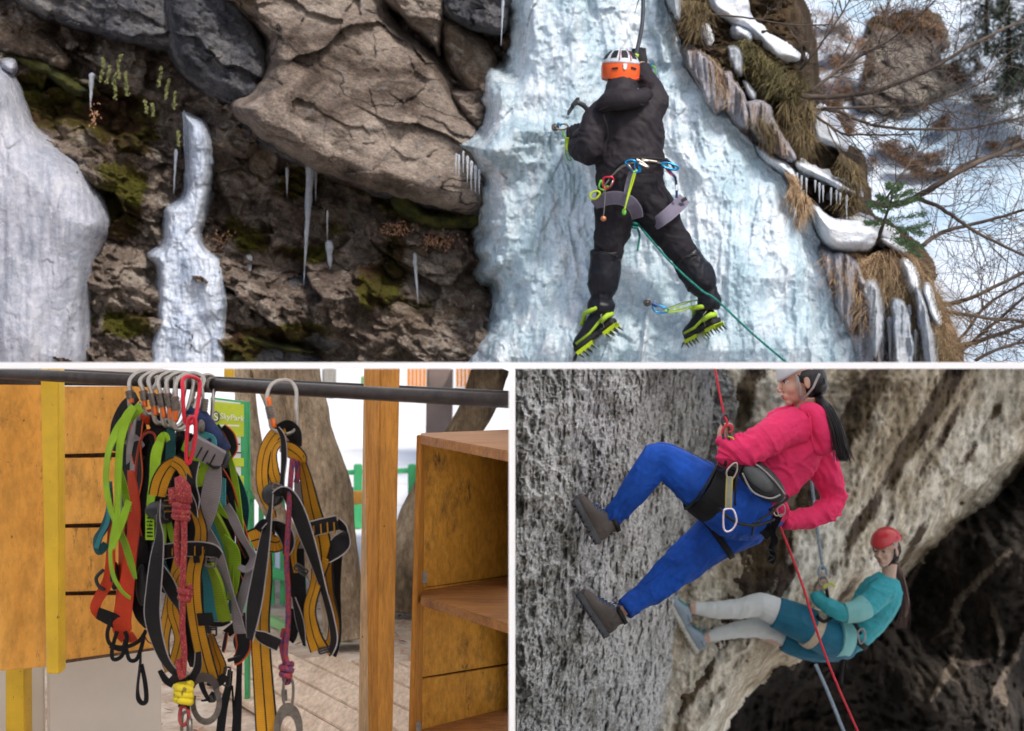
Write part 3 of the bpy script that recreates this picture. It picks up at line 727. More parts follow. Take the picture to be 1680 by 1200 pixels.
# bare shrubs
m_twig = simple('grey_brown_twigs', (.1,.075,.06), .85, var=.3, scale=12)
def shrub(name, limbs, label, seed, twigs=26, Y=8.4, tl=(40,130), up=.3, catn='shrub', trad=1.0):
    r_ = random.Random(seed); a0 = limbs[0][0]
    rt = root(name, P(a0[0], a0[1], Y), label, catn)
    tw = MB()
    def twig(x, y, ang, ln, r, depth, Yc):
        pts = []; S = 5 if depth else 6
        cx, cy, an = x, y, ang
        for i in range(S+1):
            pts.append(P(cx, min(cy, 598), Yc)); cx += math.cos(an)*ln/S; cy -= math.sin(an)*ln/S
            an += r_.gauss(.03, .16); Yc += r_.gauss(0, .03)
            if depth < 3 and i > 0 and r_.random() < .62:
                twig(cx, cy, an+r_.choice((-1,1))*r_.uniform(.35,.95), ln*r_.uniform(.35,.7), r*.62, depth+1, Yc)
        tw.tube(pts, [max(.0011, r*(1-.75*k/S)) for k in range(S+1)], seg=3)
    for li, (*pl, r0, r1) in enumerate(limbs):
        q = cat([(p[0], p[1], Y+.15*math.sin(li*1.7+k)) for k, p in enumerate(pl)], 6)
        n_ = len(q); pth = [P(a[0], min(a[1],598)+.0, a[2])+Vector((0,0,r_.gauss(0,.002))) for a in q]
        tb = tube(pth, [(r0+(r1-r0)*k/n_)/F*Y for k in range(n_)], seg=8)
        mk('branch', tb[0], tb[1], m_twig, rt, smooth=True)
        for k in range(twigs):
            i = r_.randrange(2, n_-1) if n_ > 4 else 1
            d = (q[min(i+1, n_-1)][0]-q[i-1][0], -(q[min(i+1, n_-1)][1]-q[i-1][1]))
            an = math.atan2(d[1], d[0])+r_.choice((-1,1))*r_.uniform(.2,1.0)+up*.3
            twig(q[i][0], q[i][1], an, r_.uniform(*tl), .0038*trad, 1, q[i][2])
    tag(tw.build('twigs', m_twig, rt), kind='stuff')
shrub('bare_shrub', [((1282,150),(1340,160),(1400,156),(1450,145),(1530,112),(1600,70),(1690,28),5,2), ((1330,180),(1370,182),(1430,205),(1500,212),(1600,210),(1690,188),3,1.5),
       ((1335,188),(1360,205),(1385,220),(1430,222),(1500,220),2.6,1.2), ((1330,150),(1380,110),(1430,60),(1465,-10),2.5,1), ((1340,140),(1400,100),(1480,52),(1545,-10),2.4,1),
       ((1300,130),(1330,95),(1370,40),(1400,-10),2.2,1),((1350,178),(1420,176),(1510,172),(1580,150),(1640,120),2.6,1)],
      'tangled bare shrub with long thin branches rooted on the upper bank', 3, 17, 8.5, (50,150))
shrub('bare_shrub', [((1360,322),(1400,326),(1450,337),(1490,330),(1530,308),(1580,278),(1690,230),7,4), ((1500,324),(1545,342),(1600,380),(1690,425),4,2), ((1450,335),(1470,300),(1500,255),(1530,190),2,1),
       ((1540,300),(1600,262),(1690,255),2.5,1.5)],
      'thick snow-dusted limb reaching right from the middle of the bank', 4, 16, 8.45, (50,140))
shrub('bare_shrub', [((1515,402),(1545,382),(1620,362),(1690,342),4,2), ((1522,496),(1560,498),(1600,486),(1690,442),5,2.5), ((1530,508),(1620,522),(1690,528),3.5,2),
       ((1478,592),(1540,572),(1600,562),(1690,530),5,3), ((1500,592),(1570,560),(1620,500),(1690,460),3,2), ((1560,592),(1620,540),(1690,480),3.5,2),((1600,592),(1640,572),(1690,560),3,2)],
      'dense bare shrub over the snow in the lower right of the hillside', 5, 15, 8.4, (50,150))
shrub('bare_shrub', [((1100,20),(1125,40),(1145,55),1.4,.8), ((1160,22),(1230,30),(1290,40),(1370,42),1.8,1)], 'few thin twigs at the top of the bank by the snow', 6, 5, 8.2, (20,60))
# dry ferns and leaves on the cliff
m_leaf = grassmat('dry_leaf', (.2,.08,.04), (.5,.28,.16)); m_creep = grassmat('creeper_leaf', (.04,.05,.012), (.2,.2,.06))
def leaves(cx, cy, rx, ry, cnt, label, seed, Y=8.7, mat=m_leaf, sz=.02, cat_='leaves', name='dry_leaf_cluster'):
    r_ = random.Random(seed); vs = []; fs = []
    for i in range(cnt):
        q = P(cx+r_.gauss(0,rx*.5), cy+r_.gauss(0,ry*.5), Y+r_.uniform(-.05,.05))
        a = Vector((r_.gauss(0,.4), r_.gauss(0,.4), -1)).normalized()*sz*r_.uniform(.6,1.3)
        s_ = Vector((1, r_.uniform(-1,1), r_.uniform(-.4,.4))).normalized()*sz*.3; m_ = Vector((0,-sz*.15,0))
        o = len(vs); vs += [q, q+a*.5+s_, q+a, q+a*.5-s_, q+a*.5+m_]
        fs += [(o,o+1,o+4),(o+1,o+2,o+4),(o+2,o+3,o+4),(o+3,o,o+4)]
    return tag(mk(name, vs, fs, mat), label, cat_, 'dry leaves on the cliff', 'stuff')
leaves(645,375,34,12,150,'russet dry leaves under the big moss cushion',1)
leaves(722,395,36,14,110,'russet dry leaves near the icefall edge',2)
leaves(155,190,8,22,36,'orange dry leaves hanging left of the cliff hollow',3)
leaves(582,458,12,12,22,'curled orange leaves in the middle of the cliff',4)
leaves(597,512,10,14,26,'rust-coloured leaves above the small ragged icicle',5)
leaves(368,395,26,20,90,'small reddish leaves right of the glassy pillar',6)
leaves(228,535,7,24,40,'reddish leaves between the ice pillars',7)
for i, (x, y, l_) in enumerate([(168,95,40),(178,108,30),(197,90,40),(190,120,44),(208,118,40),(240,165,22),(250,170,22),(263,110,34),(275,130,34),(288,150,30),(294,215,26)]):
    r_ = random.Random(i); vs = []; fs = []
    for k in range(int(l_*1.6)):
        q = P(x+math.sin(k*.07+i)*1.6+r_.gauss(0,1.3)-k*.03, y+k/1.6, 8.6+r_.uniform(-.02,.02)); s = .007
        o = len(vs); vs += [q+Vector((-s,0,0)), q+Vector((0,-.004,-s)), q+Vector((s,0,0)), q+Vector((0,0,s))]; fs.append((o,o+1,o+2,o+3))
    tag(mk('hanging_creeper', vs, fs, m_creep if i % 3 else m_creep), ORD[i]+' hanging creeper from the left in the cliff hollow, tiny yellow-green leaves', 'creeper', 'creepers hanging in the cliff hollow')

# trodden earth outside the shack (lower left)
m_earth, n, b = newmat('trodden_earth')
v = coord(n)
c = ramp(n, noise(n, v, 3, 8, .75), [(.35,(.42,.29,.2)), (.5,(.68,.52,.4)), (.62,(.82,.7,.58))])
L(n, c, b.inputs['Base Color']); b.inputs['Roughness'].default_value = .9; bump(n, b, noise(n, v, 14, 7, .7), .03)
mk_ = mk('earth_path', [(-5,5.1,-1.612),(-.05,5.1,-1.612),(-.05,9.6,-1.612),(-1.6,10.6,-1.612),(-3.4,10.1,-1.612),(-5,9.2,-1.612)], [(0,1,2,3,4,5)], m_earth); tag(mk_, kind='structure')
r_ = random.Random(12); vs = []; fs = []
for i in range(900):
    q = Vector((r_.uniform(-3.2,-.1), 5.2+4.6*r_.random()**.8, -1.604+r_.uniform(0,.012))); a = r_.uniform(0,6.28); s_ = r_.uniform(.012,.03)
    d = Vector((math.cos(a),math.sin(a),r_.uniform(-.3,.5)))*s_; e = Vector((-math.sin(a),math.cos(a),r_.uniform(-.3,.3)))*s_*.45
    o_ = len(vs); vs += [q-d, q+e, q+d, q-e]; fs.append((o_,o_+1,o_+2,o_+3))
tag(mk('leaf_litter', vs, fs, m_leaf), 'dry leaf litter scattered on the trodden earth outside the shack', 'leaf litter', None, 'stuff')

# frozen and snowy bits caught in the straw bank
for k, (pl, lb) in enumerate([([(1418,470),(1436,466),(1446,500),(1448,560),(1434,590),(1424,540)],'clear ice sheet flowing through the straw beside the purple-brown curtain'),
   ([(1462,500),(1480,494),(1494,520),(1500,598),(1470,598)],'broad clear ice sheet below the straw grass'),
   ([(1500,470),(1512,480),(1528,530),(1534,598),(1518,598),(1506,530)],'narrow frozen strip near the outer edge of the straw bank')]):
    icething('ice_curtain', pl, 8.2, .12, 6, m_clear, lb, 130+k, .05, .02, stre=14)
for k, (pl, lb) in enumerate([([(1484,430),(1500,446),(1508,480),(1498,478),(1486,450)],'thin snow streak lying on the straw grass'),([(1520,470),(1532,500),(1540,530),(1528,520),(1518,490)],'small snow streak at the outer edge of the straw'),
   ([(1210,44),(1228,52),(1226,64),(1208,56)],'dab of snow above the mossy grass'),([(1446,372),(1470,384),(1462,396),(1444,388)],'snow dab at the root of the spruce sapling')]):
    snow(pl, 8.18 if k < 2 else 8.4, .08, 5, lb, 140+k, edge=4)
grass([(1340,420),(1390,415),(1420,470),(1440,540),(1420,560),(1390,500),(1360,470)], 420, 24, .15, .6, m_straw, 'thin straw blades frozen in the purple-brown curtain', 8.12, 21, spread=.5, wd=.6, kind='stuff')
grass([(1440,430),(1520,430),(1550,520),(1560,590),(1500,590),(1460,520)], 900, 44, .3, .4, m_dgrass, 'darker matted stems deep in the straw bank', 8.22, 22, spread=.9, wd=.8, kind='stuff')
# ================================================================ LOWER LEFT: the harness shack
def woodmat(name, cols, scale=2.0, stretch=(1,1,.12), knots=(.12,.06,.03), rough=.6, dirt=.5, dirtc=(.1,.055,.03), bmp=.004):
    m, n, b = newmat(name)
    v = coord(n, stretch); vi = coord(n)
    c = ramp(n, noise(n, v, scale*6, 8, .65, 1.2), cols)
    c = mix(n, .5, c, ramp(n, noise(n, v, scale*40, 4, .7), [(.35,.55), (.6,1.2)]), 'MULTIPLY')
    c = mix(n, math_(n, 'MULTIPLY', ramp(n, noise(n, coord(n, (1,1,.55)), 5.5, 8, .78), [(.56,0), (.72,1)]), dirt), c, dirtc)
    c = mix(n, ramp(n, noise(n, vi, 38, 2, .5), [(.74,0), (.78,.8)]), c, knots)
    c = mix(n, ramp(n, noise(n, coord(n, (1,1,.35)), 9, 9, .85), [(.585,0), (.64,min(1,dirt))]), c, dirtc)
    L(n, c, b.inputs['Base Color']); b.inputs['Roughness'].default_value = rough; b.inputs['Specular IOR Level'].default_value = .25
    bump(n, b, noise(n, v, scale*20, 6, .7), bmp)
    return m
m_ply = woodmat('varnished_orange_plywood', [(.3,(.62,.28,.05)), (.55,(.75,.36,.07)), (.75,(.8,.42,.1))], .35, (1.5,1,.6), dirt=.7, dirtc=(.13,.07,.03))
m_post = woodmat('varnished_post_wood', [(.3,(.36,.15,.025)), (.6,(.56,.24,.04))], 2.2, dirt=.3)
m_postb = woodmat('pale_post_wood', [(.3,(.4,.25,.13)), (.6,(.55,.36,.2))], 2.2, dirt=.35)
m_shelf = woodmat('shelf_wood', [(.3,(.5,.22,.02)), (.6,(.66,.32,.045)), (.75,(.72,.38,.07))], 1.2, (1.2,1,.5), dirt=.85, dirtc=(.07,.045,.025))
m_shelft = woodmat('worn_shelf_board', [(.3,(.24,.1,.035)), (.6,(.42,.19,.06))], 2, (.2,1,1), dirt=.3)
m_edge = simple('dark_plywood_edge', (.13,.07,.035), .8, var=.3, scale=60)
m_yel = simple('chipped_yellow_paint', (.72,.44,.02), .45, var=.08, scale=9, bmp=.001)
n = m_yel.node_tree; b = n.nodes['Principled BSDF']; src = b.inputs['Base Color'].links[0].from_socket
L(n, mix(n, ramp(n, noise(n, coord(n, (1,1,.4)), 75, 3, .7), [(.68,0), (.71,1)]), src, (.08,.04,.02)), b.inputs['Base Color'])
m_cream = simple('cream_painted_panel', (.7,.64,.56), .5, var=.04, scale=4)
m_steel = simple('worn_steel', (.17,.145,.125), .42, .9, .2, 60)
m_dsteel = simple('dark_pipe_steel', (.035,.025,.022), .38, .3, .3, 25, bmp=.001)
m_alu = simple('polished_aluminium', (.4,.36,.32), .3, 1.0, .1, 60)
def plank(name, corners, th, mat, parent=None, bevel=.003):
    """corners: px,py,Y around the face; extruded backwards by th"""
    q = [P(*c) for c in corners]
    nrm = (q[1]-q[0]).cross(q[2]-q[1]).normalized()
    if nrm.y < 0: nrm = -nrm
    m_ = MB(); m_.prism(q, nrm*th); return m_.build(name, mat, parent, bevel=bevel)
# plywood wall of the shack
rt = root('plywood_wall', P(80,1100,5.1), 'orange plywood wall boards of the shack behind the yellow post, scuffed with black marks', 'wooden wall')
plank('board', [(-30,631,5.0),(69,632,5.1),(76,1094,5.1),(-30,1104,5.0)], .018, m_ply, rt)
for a, bb in (((97,634),(97,746)), ((97,752),(97,861)), ((97,867),(97,972)), ((97,978),(97,1086))):
    y0, y1 = a[1], bb[1]
    plank('board', [(88,y0,5.14),(262,y0-2 if y0 > 700 else 634,5.5),(262,y1-5 if y1 < 1080 else 1062,5.5),(88,y1,5.14)], .018, m_ply, rt)
plank('backing', [(90,700,5.2),(262,690,5.56),(262,1060,5.56),(90,1082,5.2)], .01, m_edge, rt)
plank('bottom_edge', [(90,1085.5,5.15),(262,1062,5.5),(262,1066,5.5),(90,1091,5.15)], .022, m_edge, rt, bevel=0)
plank('top_rail', [(-30,617,5.0),(262,626,5.52),(262,634,5.52),(-30,632,5.0)], .03, m_dsteel, rt)
rt = root('white_panel', P(170,1200,5.7), 'pale painted panel of the shack below the plywood boards', 'panel')
plank('lower_panel', [(78,1080,5.6),(264,1050,5.8),(266,1260,5.8),(80,1260,5.6)], .03, m_cream, rt, bevel=.006)
plank('lower_panel', [(-30,1090,5.7),(72,1080,5.75),(74,1260,5.75),(-30,1260,5.7)], .03, m_cream, rt, bevel=.006)
plank('upper_panel', [(99,601.5,5.9),(268,601.5,6.1),(268,630,6.1),(99,630,5.9)], .03, m_cream, rt, bevel=.004)
rt = root('yellow_post', P(85,1105,4.95), 'tall chipped yellow steel post standing in front of the plywood wall', 'post')
mbp = MB(); a = P(69,1106,4.95); c = P(98,603,4.95)
plank('face', [(66,602,4.95),(96,602,4.95),(98,1106,4.95),(76,1106,4.95)], .07, m_yel, rt, bevel=.004)
thing_ = tag(plank('yellow_post', [(9,1100,5.5),(40,1098,5.5),(41,1270,5.5),(9,1270,5.5)], .09, m_yel, bevel=.004), 'short yellow post under the plywood at the bottom left', 'post')
tag(plank('yellow_post', [(368,602,6.2),(382,602,6.2),(382,632,6.2),(367,632,6.2)], .05, m_yel, bevel=.002), 'stub of yellow post above the rail joint', 'post')
tag(plank('yellow_beam', [(-30,602,5.6),(70,602,5.6),(70,616,5.6),(-30,618,5.6)], .05, m_yel, bevel=.002), 'yellow beam above the plywood at the top left', 'beam')
# the rail
rt = root('hanging_rail', P(420,640,4.2), 'dark steel pipe rail that the harnesses hang from', 'rail')
def railY(px): return 4.9-(px+40)/880*1.05
def rail_c(px): return 612.5+(px)*.0545-6.5*math.exp(-px/150)*0
q = [P(x, rail_c(x), railY(x)) for x in (-60, 100, 328)]
MB().tube(q, .0195, seg=20).build('pipe', m_dsteel, rt, True)
q = [P(x, rail_c(x), railY(x)) for x in (326, 500, 700, 838)]
MB().tube(q, .0205, seg=20).build('pipe', m_dsteel, rt, True)
MB().tube([P(x, rail_c(x), railY(x)) for x in (323, 350)], .0262, seg=20).build('coupling', m_steel, rt, True)
tag(MB().tube([P(x, 606+.049*x, 5.35) for x in (-60, 300, 838)], .013, seg=12).build('rail_rod', m_dsteel, None, True), 'thinner dark rod running just behind the pipe rail', 'rod')
# wooden post in the middle
rt = root('wooden_post', P(620,1200,5.2), 'square timber post of two beams in the middle of the shack front', 'post')
plank('beam', [(596,601.5,5.3),(623,601.5,5.25),(614,1255,5.2),(586,1255,5.25)], .1, m_postb, rt, .004)
plank('beam', [(624,601.5,5.2),(657,601.5,5.25),(644,1255,5.2),(615,1255,5.18)], .12, m_post, rt, .005)
# shelf cabinet at the right
rt = root('shelf_unit', P(760,1200,5.7), 'tall varnished wooden shelf unit with worn boards at the right of the shack', 'shelf')
def zat(px, py, Y): return (600-py)/F*Y
plank('back_board', [(692,727,5.62),(838,716,6.0),(838,944,6.0),(692,965,5.62)], .02, m_shelf, rt)
plank('back_board', [(692,966,5.62),(838,946,6.0),(838,1088,6.0),(690,1112,5.62)], .02, m_shelf, rt)
plank('back_board', [(690,1115,5.62),(838,1091,6.0),(838,1240,6.0),(688,1245,5.62)], .02, m_shelf, rt)
plank('backing', [(686,740,5.68),(838,730,6.06),(838,1240,6.06),(684,1240,5.68)], .01, m_edge, rt, 0)
plank('side_board', [(692,714,5.5),(697,718,5.62),(692,1250,5.62),(677,1250,5.5)], .02, m_post, rt)
def shelfb(z, name='shelf_board', th=.035, xl=690, xr=838, yf0=5.5, yf1=None, mat=m_shelft, rfront=4.9):
    a = Vector(((xl-840)/F*5.48, 5.48, z)); b_ = Vector(((xl-840)/F*5.66, 5.66, z))
    c_ = Vector(((xr-840)/F*6.0, 5.99, z)); d_ = Vector(((xr-840)/F*rfront, rfront, z))
    m_ = MB(); m_.prism([a, b_, c_, d_], Vector((0,0,-th))); return m_.build(name, mat, rt, bevel=.003)
shelfb(-.272, rfront=4.45); shelfb(-.9, rfront=4.88); shelfb(-1.455, rfront=5.0)
for (x, y) in ((697, 946), (687, 1192)):
    plank('bracket', [(x-4,y-8,5.46),(x+4,y-8,5.46),(x+3,y+12,5.44),(x-4,y+10,5.44)], .01, m_steel, rt, .001)
# deck boards outside, snow, trees
m_deck = woodmat('weathered_deck_wood', [(.3,(.56,.4,.28)), (.6,(.78,.6,.45))], 1.4, (1,.2,1), dirt=.3)
rt = root('wooden_deck', (-.9, 7.4, -1.6), 'pale wooden deck boards on the ground outside the shack', 'deck')
dd = Vector((-.5, .866, 0)).normalized(); pp = Vector((.866, .5, 0)).normalized()
for i in range(9):
    o = Vector((-.35, 5.2, -1.585))+pp*(i*.2)
    M = Matrix((( dd.x, pp.x, 0), (dd.y, pp.y, 0), (0,0,1)))
    t0 = (-.07-o.x)/dd.x; yb = o.y+dd.y*t0; t1 = t0+max(.15, (7.7-.05*i-yb)/.866)
    m_ = MB(); m_.box(o+dd*((t0+t1)/2+.05), (t1-t0, .186, .03), M); m_.build('plank', m_deck, rt, bevel=.004)
m_trunk = rockmat('mottled_bark', [(.3,(.15,.105,.065)), (.5,(.4,.3,.2)), (.68,(.66,.54,.4))], 2.5, bmp=.02, grain=30, stretch=(1.2,1.2,.5), fine=.006, dark=.45)
def trunk(pts, label, extra=(), Y=8.0):
    rt = root('tree', P(pts[-1][0], pts[-1][1], Y), label, 'tree')
    vs, fs = limb([(a, b_, Y, r*.86) for a, b_, r in pts], 8, 20)
    V = np.array([tuple(v) for v in vs]); d = .03*fbm(V*3, 4, 5); V[:,0] += d; V[:,1] += d*.5
    V[:,2] = np.minimum(V[:,2], -.006)
    mk('trunk', V, fs, m_trunk, rt, smooth=True)
    for e in extra:
        vs, fs = limb([(a, b_, Y+.05, r) for a, b_, r in e], 6, 14)
        V = np.array([tuple(v) for v in vs]); V[:,2] = np.minimum(V[:,2], -.006)
        mk('limb', V, fs, m_trunk, rt, smooth=True)
trunk([(492,598,42),(500,660,40),(520,740,42),(540,830,44),(556,920,42),(566,1000,40),(572,1045,46)], 'thick mottled tree trunk outside, behind the right-hand harness bunch',
      ([(400,598,16),(405,680,18),(418,760,20),(445,830,18),(490,900,16),(530,960,16)], [(435,598,26),(462,670,24),(490,740,20)]), 8.0)
trunk([(812,598,34),(775,680,33),(740,740,32),(706,800,34),(676,870,36),(662,950,40),(655,1000,40)], 'leaning mottled tree trunk outside, behind the shelf unit', (), 9.0)
m_green = simple('green_fence_paint', (.06,.42,.16), .5, var=.08, scale=8)
m_lgreen = simple('pale_green_paint', (.3,.56,.24), .6, var=.08, scale=6)
# green picket fence
rt = root('picket_fence', P(430,950,9.3), 'green picket fence in the snow behind the harnesses', 'fence')
for x in (398, 412, 428, 446, 463, 575):
    plank('picket', [(x-4,800 if x > 405 else 770,9.3),(x+4,800 if x > 405 else 770,9.3),(x+4,992,9.3),(x-4,992,9.3)], .03, m_green, rt, .002)
plank('rail', [(380,812,9.26),(478,806,9.26),(478,816,9.26),(380,822,9.26)], .03, m_green, rt, .002)
plank('rail', [(380,930,9.26),(478,944,9.26),(478,956,9.26),(380,942,9.26)], .03, m_green, rt, .002)
rt = root('boundary_fence', P(650,800,14), 'far green fence rail with round caps beyond the timber post', 'fence')
plank('rail', [(560,772,14),(690,768,14),(690,776,14),(560,780,14)], .04, m_green, rt, .002)
for x in (587, 676):
    plank('post', [(x-7,762,13.9),(x+7,762,13.9),(x+7,868,13.9),(x-7,868,13.9)], .05, m_green, rt, .01)
plank('bench_rail', [(570,808,13),(600,806,13),(600,826,13),(570,830,13)], .1, m_ply, rt, .003)
# green balance trestle
rt = root('trestle', P(540,1080,8.3), 'green and cream wooden trestle standing on the ground outside', 'trestle')
plank('upright', [(536,868,8.4),(550,868,8.4),(552,1060,8.4),(538,1060,8.4)], .06, m_green, rt, .004)
plank('upright', [(488,905,8.5),(500,920,8.5),(500,1070,8.5),(486,1070,8.5)], .06, m_green, rt, .004)
plank('step', [(546,954,8.2),(572,962,8.2),(572,980,8.2),(546,975,8.2)], .1, m_green, rt, .006)
plank('step', [(548,1042,8.2),(574,1050,8.2),(574,1068,8.2),(548,1062,8.2)], .1, m_green, rt, .006)
plank('foot', [(446,1118,8.2),(490,1108,8.2),(508,1076,8.15),(520,1076,8.15),(548,1098,8.1),(592,1072,8.0),(592,1086,8.0),(500,1128,8.15),(446,1142,8.2)], .07, simple('cream_paint', (.6,.56,.45), .6, var=.1, scale=8), rt, .005)
plank('foot_cap', [(446,1116,8.17),(490,1106,8.17),(506,1074,8.12),(512,1074,8.12),(496,1110,8.14),(446,1124,8.15)], .08, m_lgreen, rt, .003)
plank('foot_cap', [(528,1078,8.1),(548,1094,8.06),(592,1069,7.96),(592,1078,7.96),(548,1102,8.06)], .08, m_lgreen, rt, .003)
plank('brace', [(436,930,8.6),(486,945,8.5),(486,958,8.5),(436,944,8.6)], .05, m_green, rt, .004)
plank('brace', [(436,1010,8.6),(490,1035,8.5),(490,1050,8.5),(436,1024,8.6)], .05, m_lgreen, rt, .004)
# booths far behind
m_or = simple('orange_slats', (.75,.28,.05), .6); m_wh = simple('white_post_paint', (.75,.7,.66), .6)
for k, (x0, x1) in enumerate(((668,718),(748,776))):
    rt = root('booth', P(x0, 660, 20), ['orange slatted booth top far beyond the timber post', 'orange slatted booth top far behind the leaning trunk'][k], 'booth')
    xx = x0; i = 0
    while xx < x1:
        plank('slat', [(xx,603,20),(xx+5,603,20),(xx+5,643,20),(xx,643,20)], .05, m_or, rt, 0); xx += 6.3
    plank('beam', [(x0-2,634,19.9),(x1+2,636,19.9),(x1+2,641,19.9),(x0-2,639,19.9)], .05, m_wh, rt, 0)
tag(plank('booth_column', [(700,602,12),(742,602,12),(740,722,12),(698,722,12)], .3, simple('faded_pink_post', (.55,.42,.36), .7, var=.15, scale=3), bevel=.02), 'pale pinkish column between the booths, behind the shelf unit', 'column')
tag(plank('booth_column', [(528,602,14),(548,602,14),(548,655,14),(528,652,14)], .2, simple('grey_column', (.42,.4,.36), .7), bevel=.02), 'short grey column behind the thick tree trunk', 'column')
tag(plank('green_pole', [(592,618,13),(597,618,13),(597,642,13),(592,642,13)], .1, m_lgreen, bevel=.004), 'bright green pole seen left of the timber post', 'pole')
# sign
m_sign = simple('lime_sign_print', (.55,.66,.04), .5, var=.05); m_signw = simple('white_sign_print', (.82,.82,.8), .5, var=.02)
m_ink = simple('grey_ink', (.12,.13,.12), .6)
rt = root('info_sign', P(400,860,6.6), 'green framed sign board with lime and white print and a round logo, behind the harnesses', 'sign')
plank('frame', [(345,652,6.6),(408,660,6.6),(410,805,6.6),(347,806,6.6)], .03, m_green, rt, .003)
plank('frame_side', [(403,659,6.58),(411,660,6.62),(411,806,6.62),(404,806,6.58)], .05, m_green, rt, .002)
plank('face', [(346,655,6.59),(402,662,6.59),(402,801,6.59),(347,801,6.59)], .004, m_signw, rt, 0)
for (y0, y1) in ((659,717),(752,766),(781,799)):
    plank('lime_field', [(347,y0,6.583),(400,y0+5 if y0 < 700 else y0,6.583),(400,y1,6.583),(347,y1-2,6.583)], .003, m_sign, rt, 0)
plank('post', [(400,800,6.62),(407,800,6.62),(408,1160,6.62),(401,1160,6.62)], .05, m_green, rt, .003)
def text(s, px, py, Y, hpx, mat, parent, name='lettering', sk=1.0, rot=0, al='LEFT'):
    cu = bpy.data.curves.new('t', 'FONT'); cu.body = s; cu.size = hpx/F*Y*1.38; cu.extrude = .0008; cu.align_x = al
    o = bpy.data.objects.new('t', cu); COL.objects.link(o)
    o.matrix_world = Matrix.Translation(P(px, py, Y)) @ Matrix.Rotation(R(rot), 4, 'Y') @ Matrix.Rotation(R(90), 4, 'X') @ Matrix.Diagonal((sk,1,1,1))
    dg = bpy.context.evaluated_depsgraph_get(); dg.update()
    me = bpy.data.meshes.new_from_object(o.evaluated_get(dg)); me.transform(o.matrix_world)
    bpy.data.objects.remove(o); bpy.data.curves.remove(cu)
    me.materials.clear(); me.materials.append(mat); me.name = name
    return link(name, me, parent)
text('SkyPark', 360, 687, 6.572, 10, m_signw, rt, sk=.92, rot=7)
text('S', 350, 690, 6.565, 13, m_signw, rt, 'logo_letter')
mbl = MB(); mbl.tube([P(354+5.5*math.cos(a), 684+8*math.sin(a), 6.57) for a in [k*math.pi/12 for k in range(24)]], .004, seg=6, closed=True)
mbl.build('logo_ring', m_ink, rt, True)
for (x0, x1, y) in ((357,392,697),(370,394,727),(370,396,741)):
    plank('print_line', [(x0,y,6.58),(x1,y+1,6.58),(x1,y+3.4,6.58),(x0,y+2.4,6.58)], .003, m_signw if y < 700 else m_ink, rt, 0)

# ---------------------------------------------------------------- webbing
def webmat(name, base, edge=None, line=None, rib=.35, split=None, ew=.86, rough=.7):
    m, n, b = newmat(name)
    uv = N(n, 'ShaderNodeUVMap'); sx = N(n, 'ShaderNodeSeparateXYZ'); L(n, uv.outputs[0], sx.inputs[0])
    u = math_(n, 'MULTIPLY', math_(n, 'ABSOLUTE', math_(n, 'SUBTRACT', sx.outputs[0], .5)), 2)
    tc = coord(n)
    c = ramp(n, noise(n, tc, 9, 5, .6), [(.35, [x*.78 for x in base]), (.65, [min(1, x*1.08) for x in base])])
    if split: c = mix(n, math_(n, 'GREATER_THAN', sx.outputs[0], .5), c, split)
    wv = math_(n, 'ADD', math_(n, 'MULTIPLY', math_(n, 'SINE', math_(n, 'MULTIPLY', sx.outputs[1], 1150)), .5), .5)
    cv = math_(n, 'ADD', math_(n, 'MULTIPLY', math_(n, 'SINE', math_(n, 'MULTIPLY', sx.outputs[0], 75)), .5), .5)
    ww = math_(n, 'MULTIPLY', wv, math_(n, 'ADD', math_(n, 'MULTIPLY', cv, .5), .5))
    rc = N(n, 'ShaderNodeValToRGB'); rc.color_ramp.elements[0].color = (1-rib,1-rib,1-rib,1); rc.color_ramp.elements[1].color = (1.1,1.1,1.1,1); L(n, ww, rc.inputs[0])
    c = mix(n, 1, c, rc.outputs[0], 'MULTIPLY')
    if line: c = mix(n, math_(n, 'LESS_THAN', u, .07), c, line)
    if edge: c = mix(n, math_(n, 'GREATER_THAN', u, ew), c, edge)
    L(n, c, b.inputs['Base Color']); b.inputs['Roughness'].default_value = rough; b.inputs['Specular IOR Level'].default_value = .2
    bump(n, b, ww, .0006); return m
BK = (.008,.007,.008)
W = dict(yel=webmat('yellow_webbing', (.6,.27,.015), (.01,.009,.009), (.012,.01,.009)), blk=webmat('black_grey_webbing', (.011,.009,.009), (.3,.27,.26), ew=.9, rib=.25),
  red=webmat('red_webbing', (.55,.045,.012), rib=.25), lime=webmat('lime_webbing', (.27,.45,.02), rib=.2), teal=webmat('teal_webbing', (.03,.2,.22), (.03,.03,.03)),
  grey=webmat('grey_webbing', (.27,.235,.24), rib=.15), org=webmat('black_orange_webbing', (.02,.02,.022), (.55,.09,.02), ew=.8), lt=webmat('lime_teal_webbing', (.25,.36,.02), split=(.05,.27,.31)),
  bk=webmat('plain_black_webbing', BK, rib=.2), ora=webmat('orange_webbing', (.6,.12,.02)), ltl=webmat('pale_teal_webbing', (.1,.38,.4)), dt=webmat('dark_teal_webbing', (.02,.1,.11)))
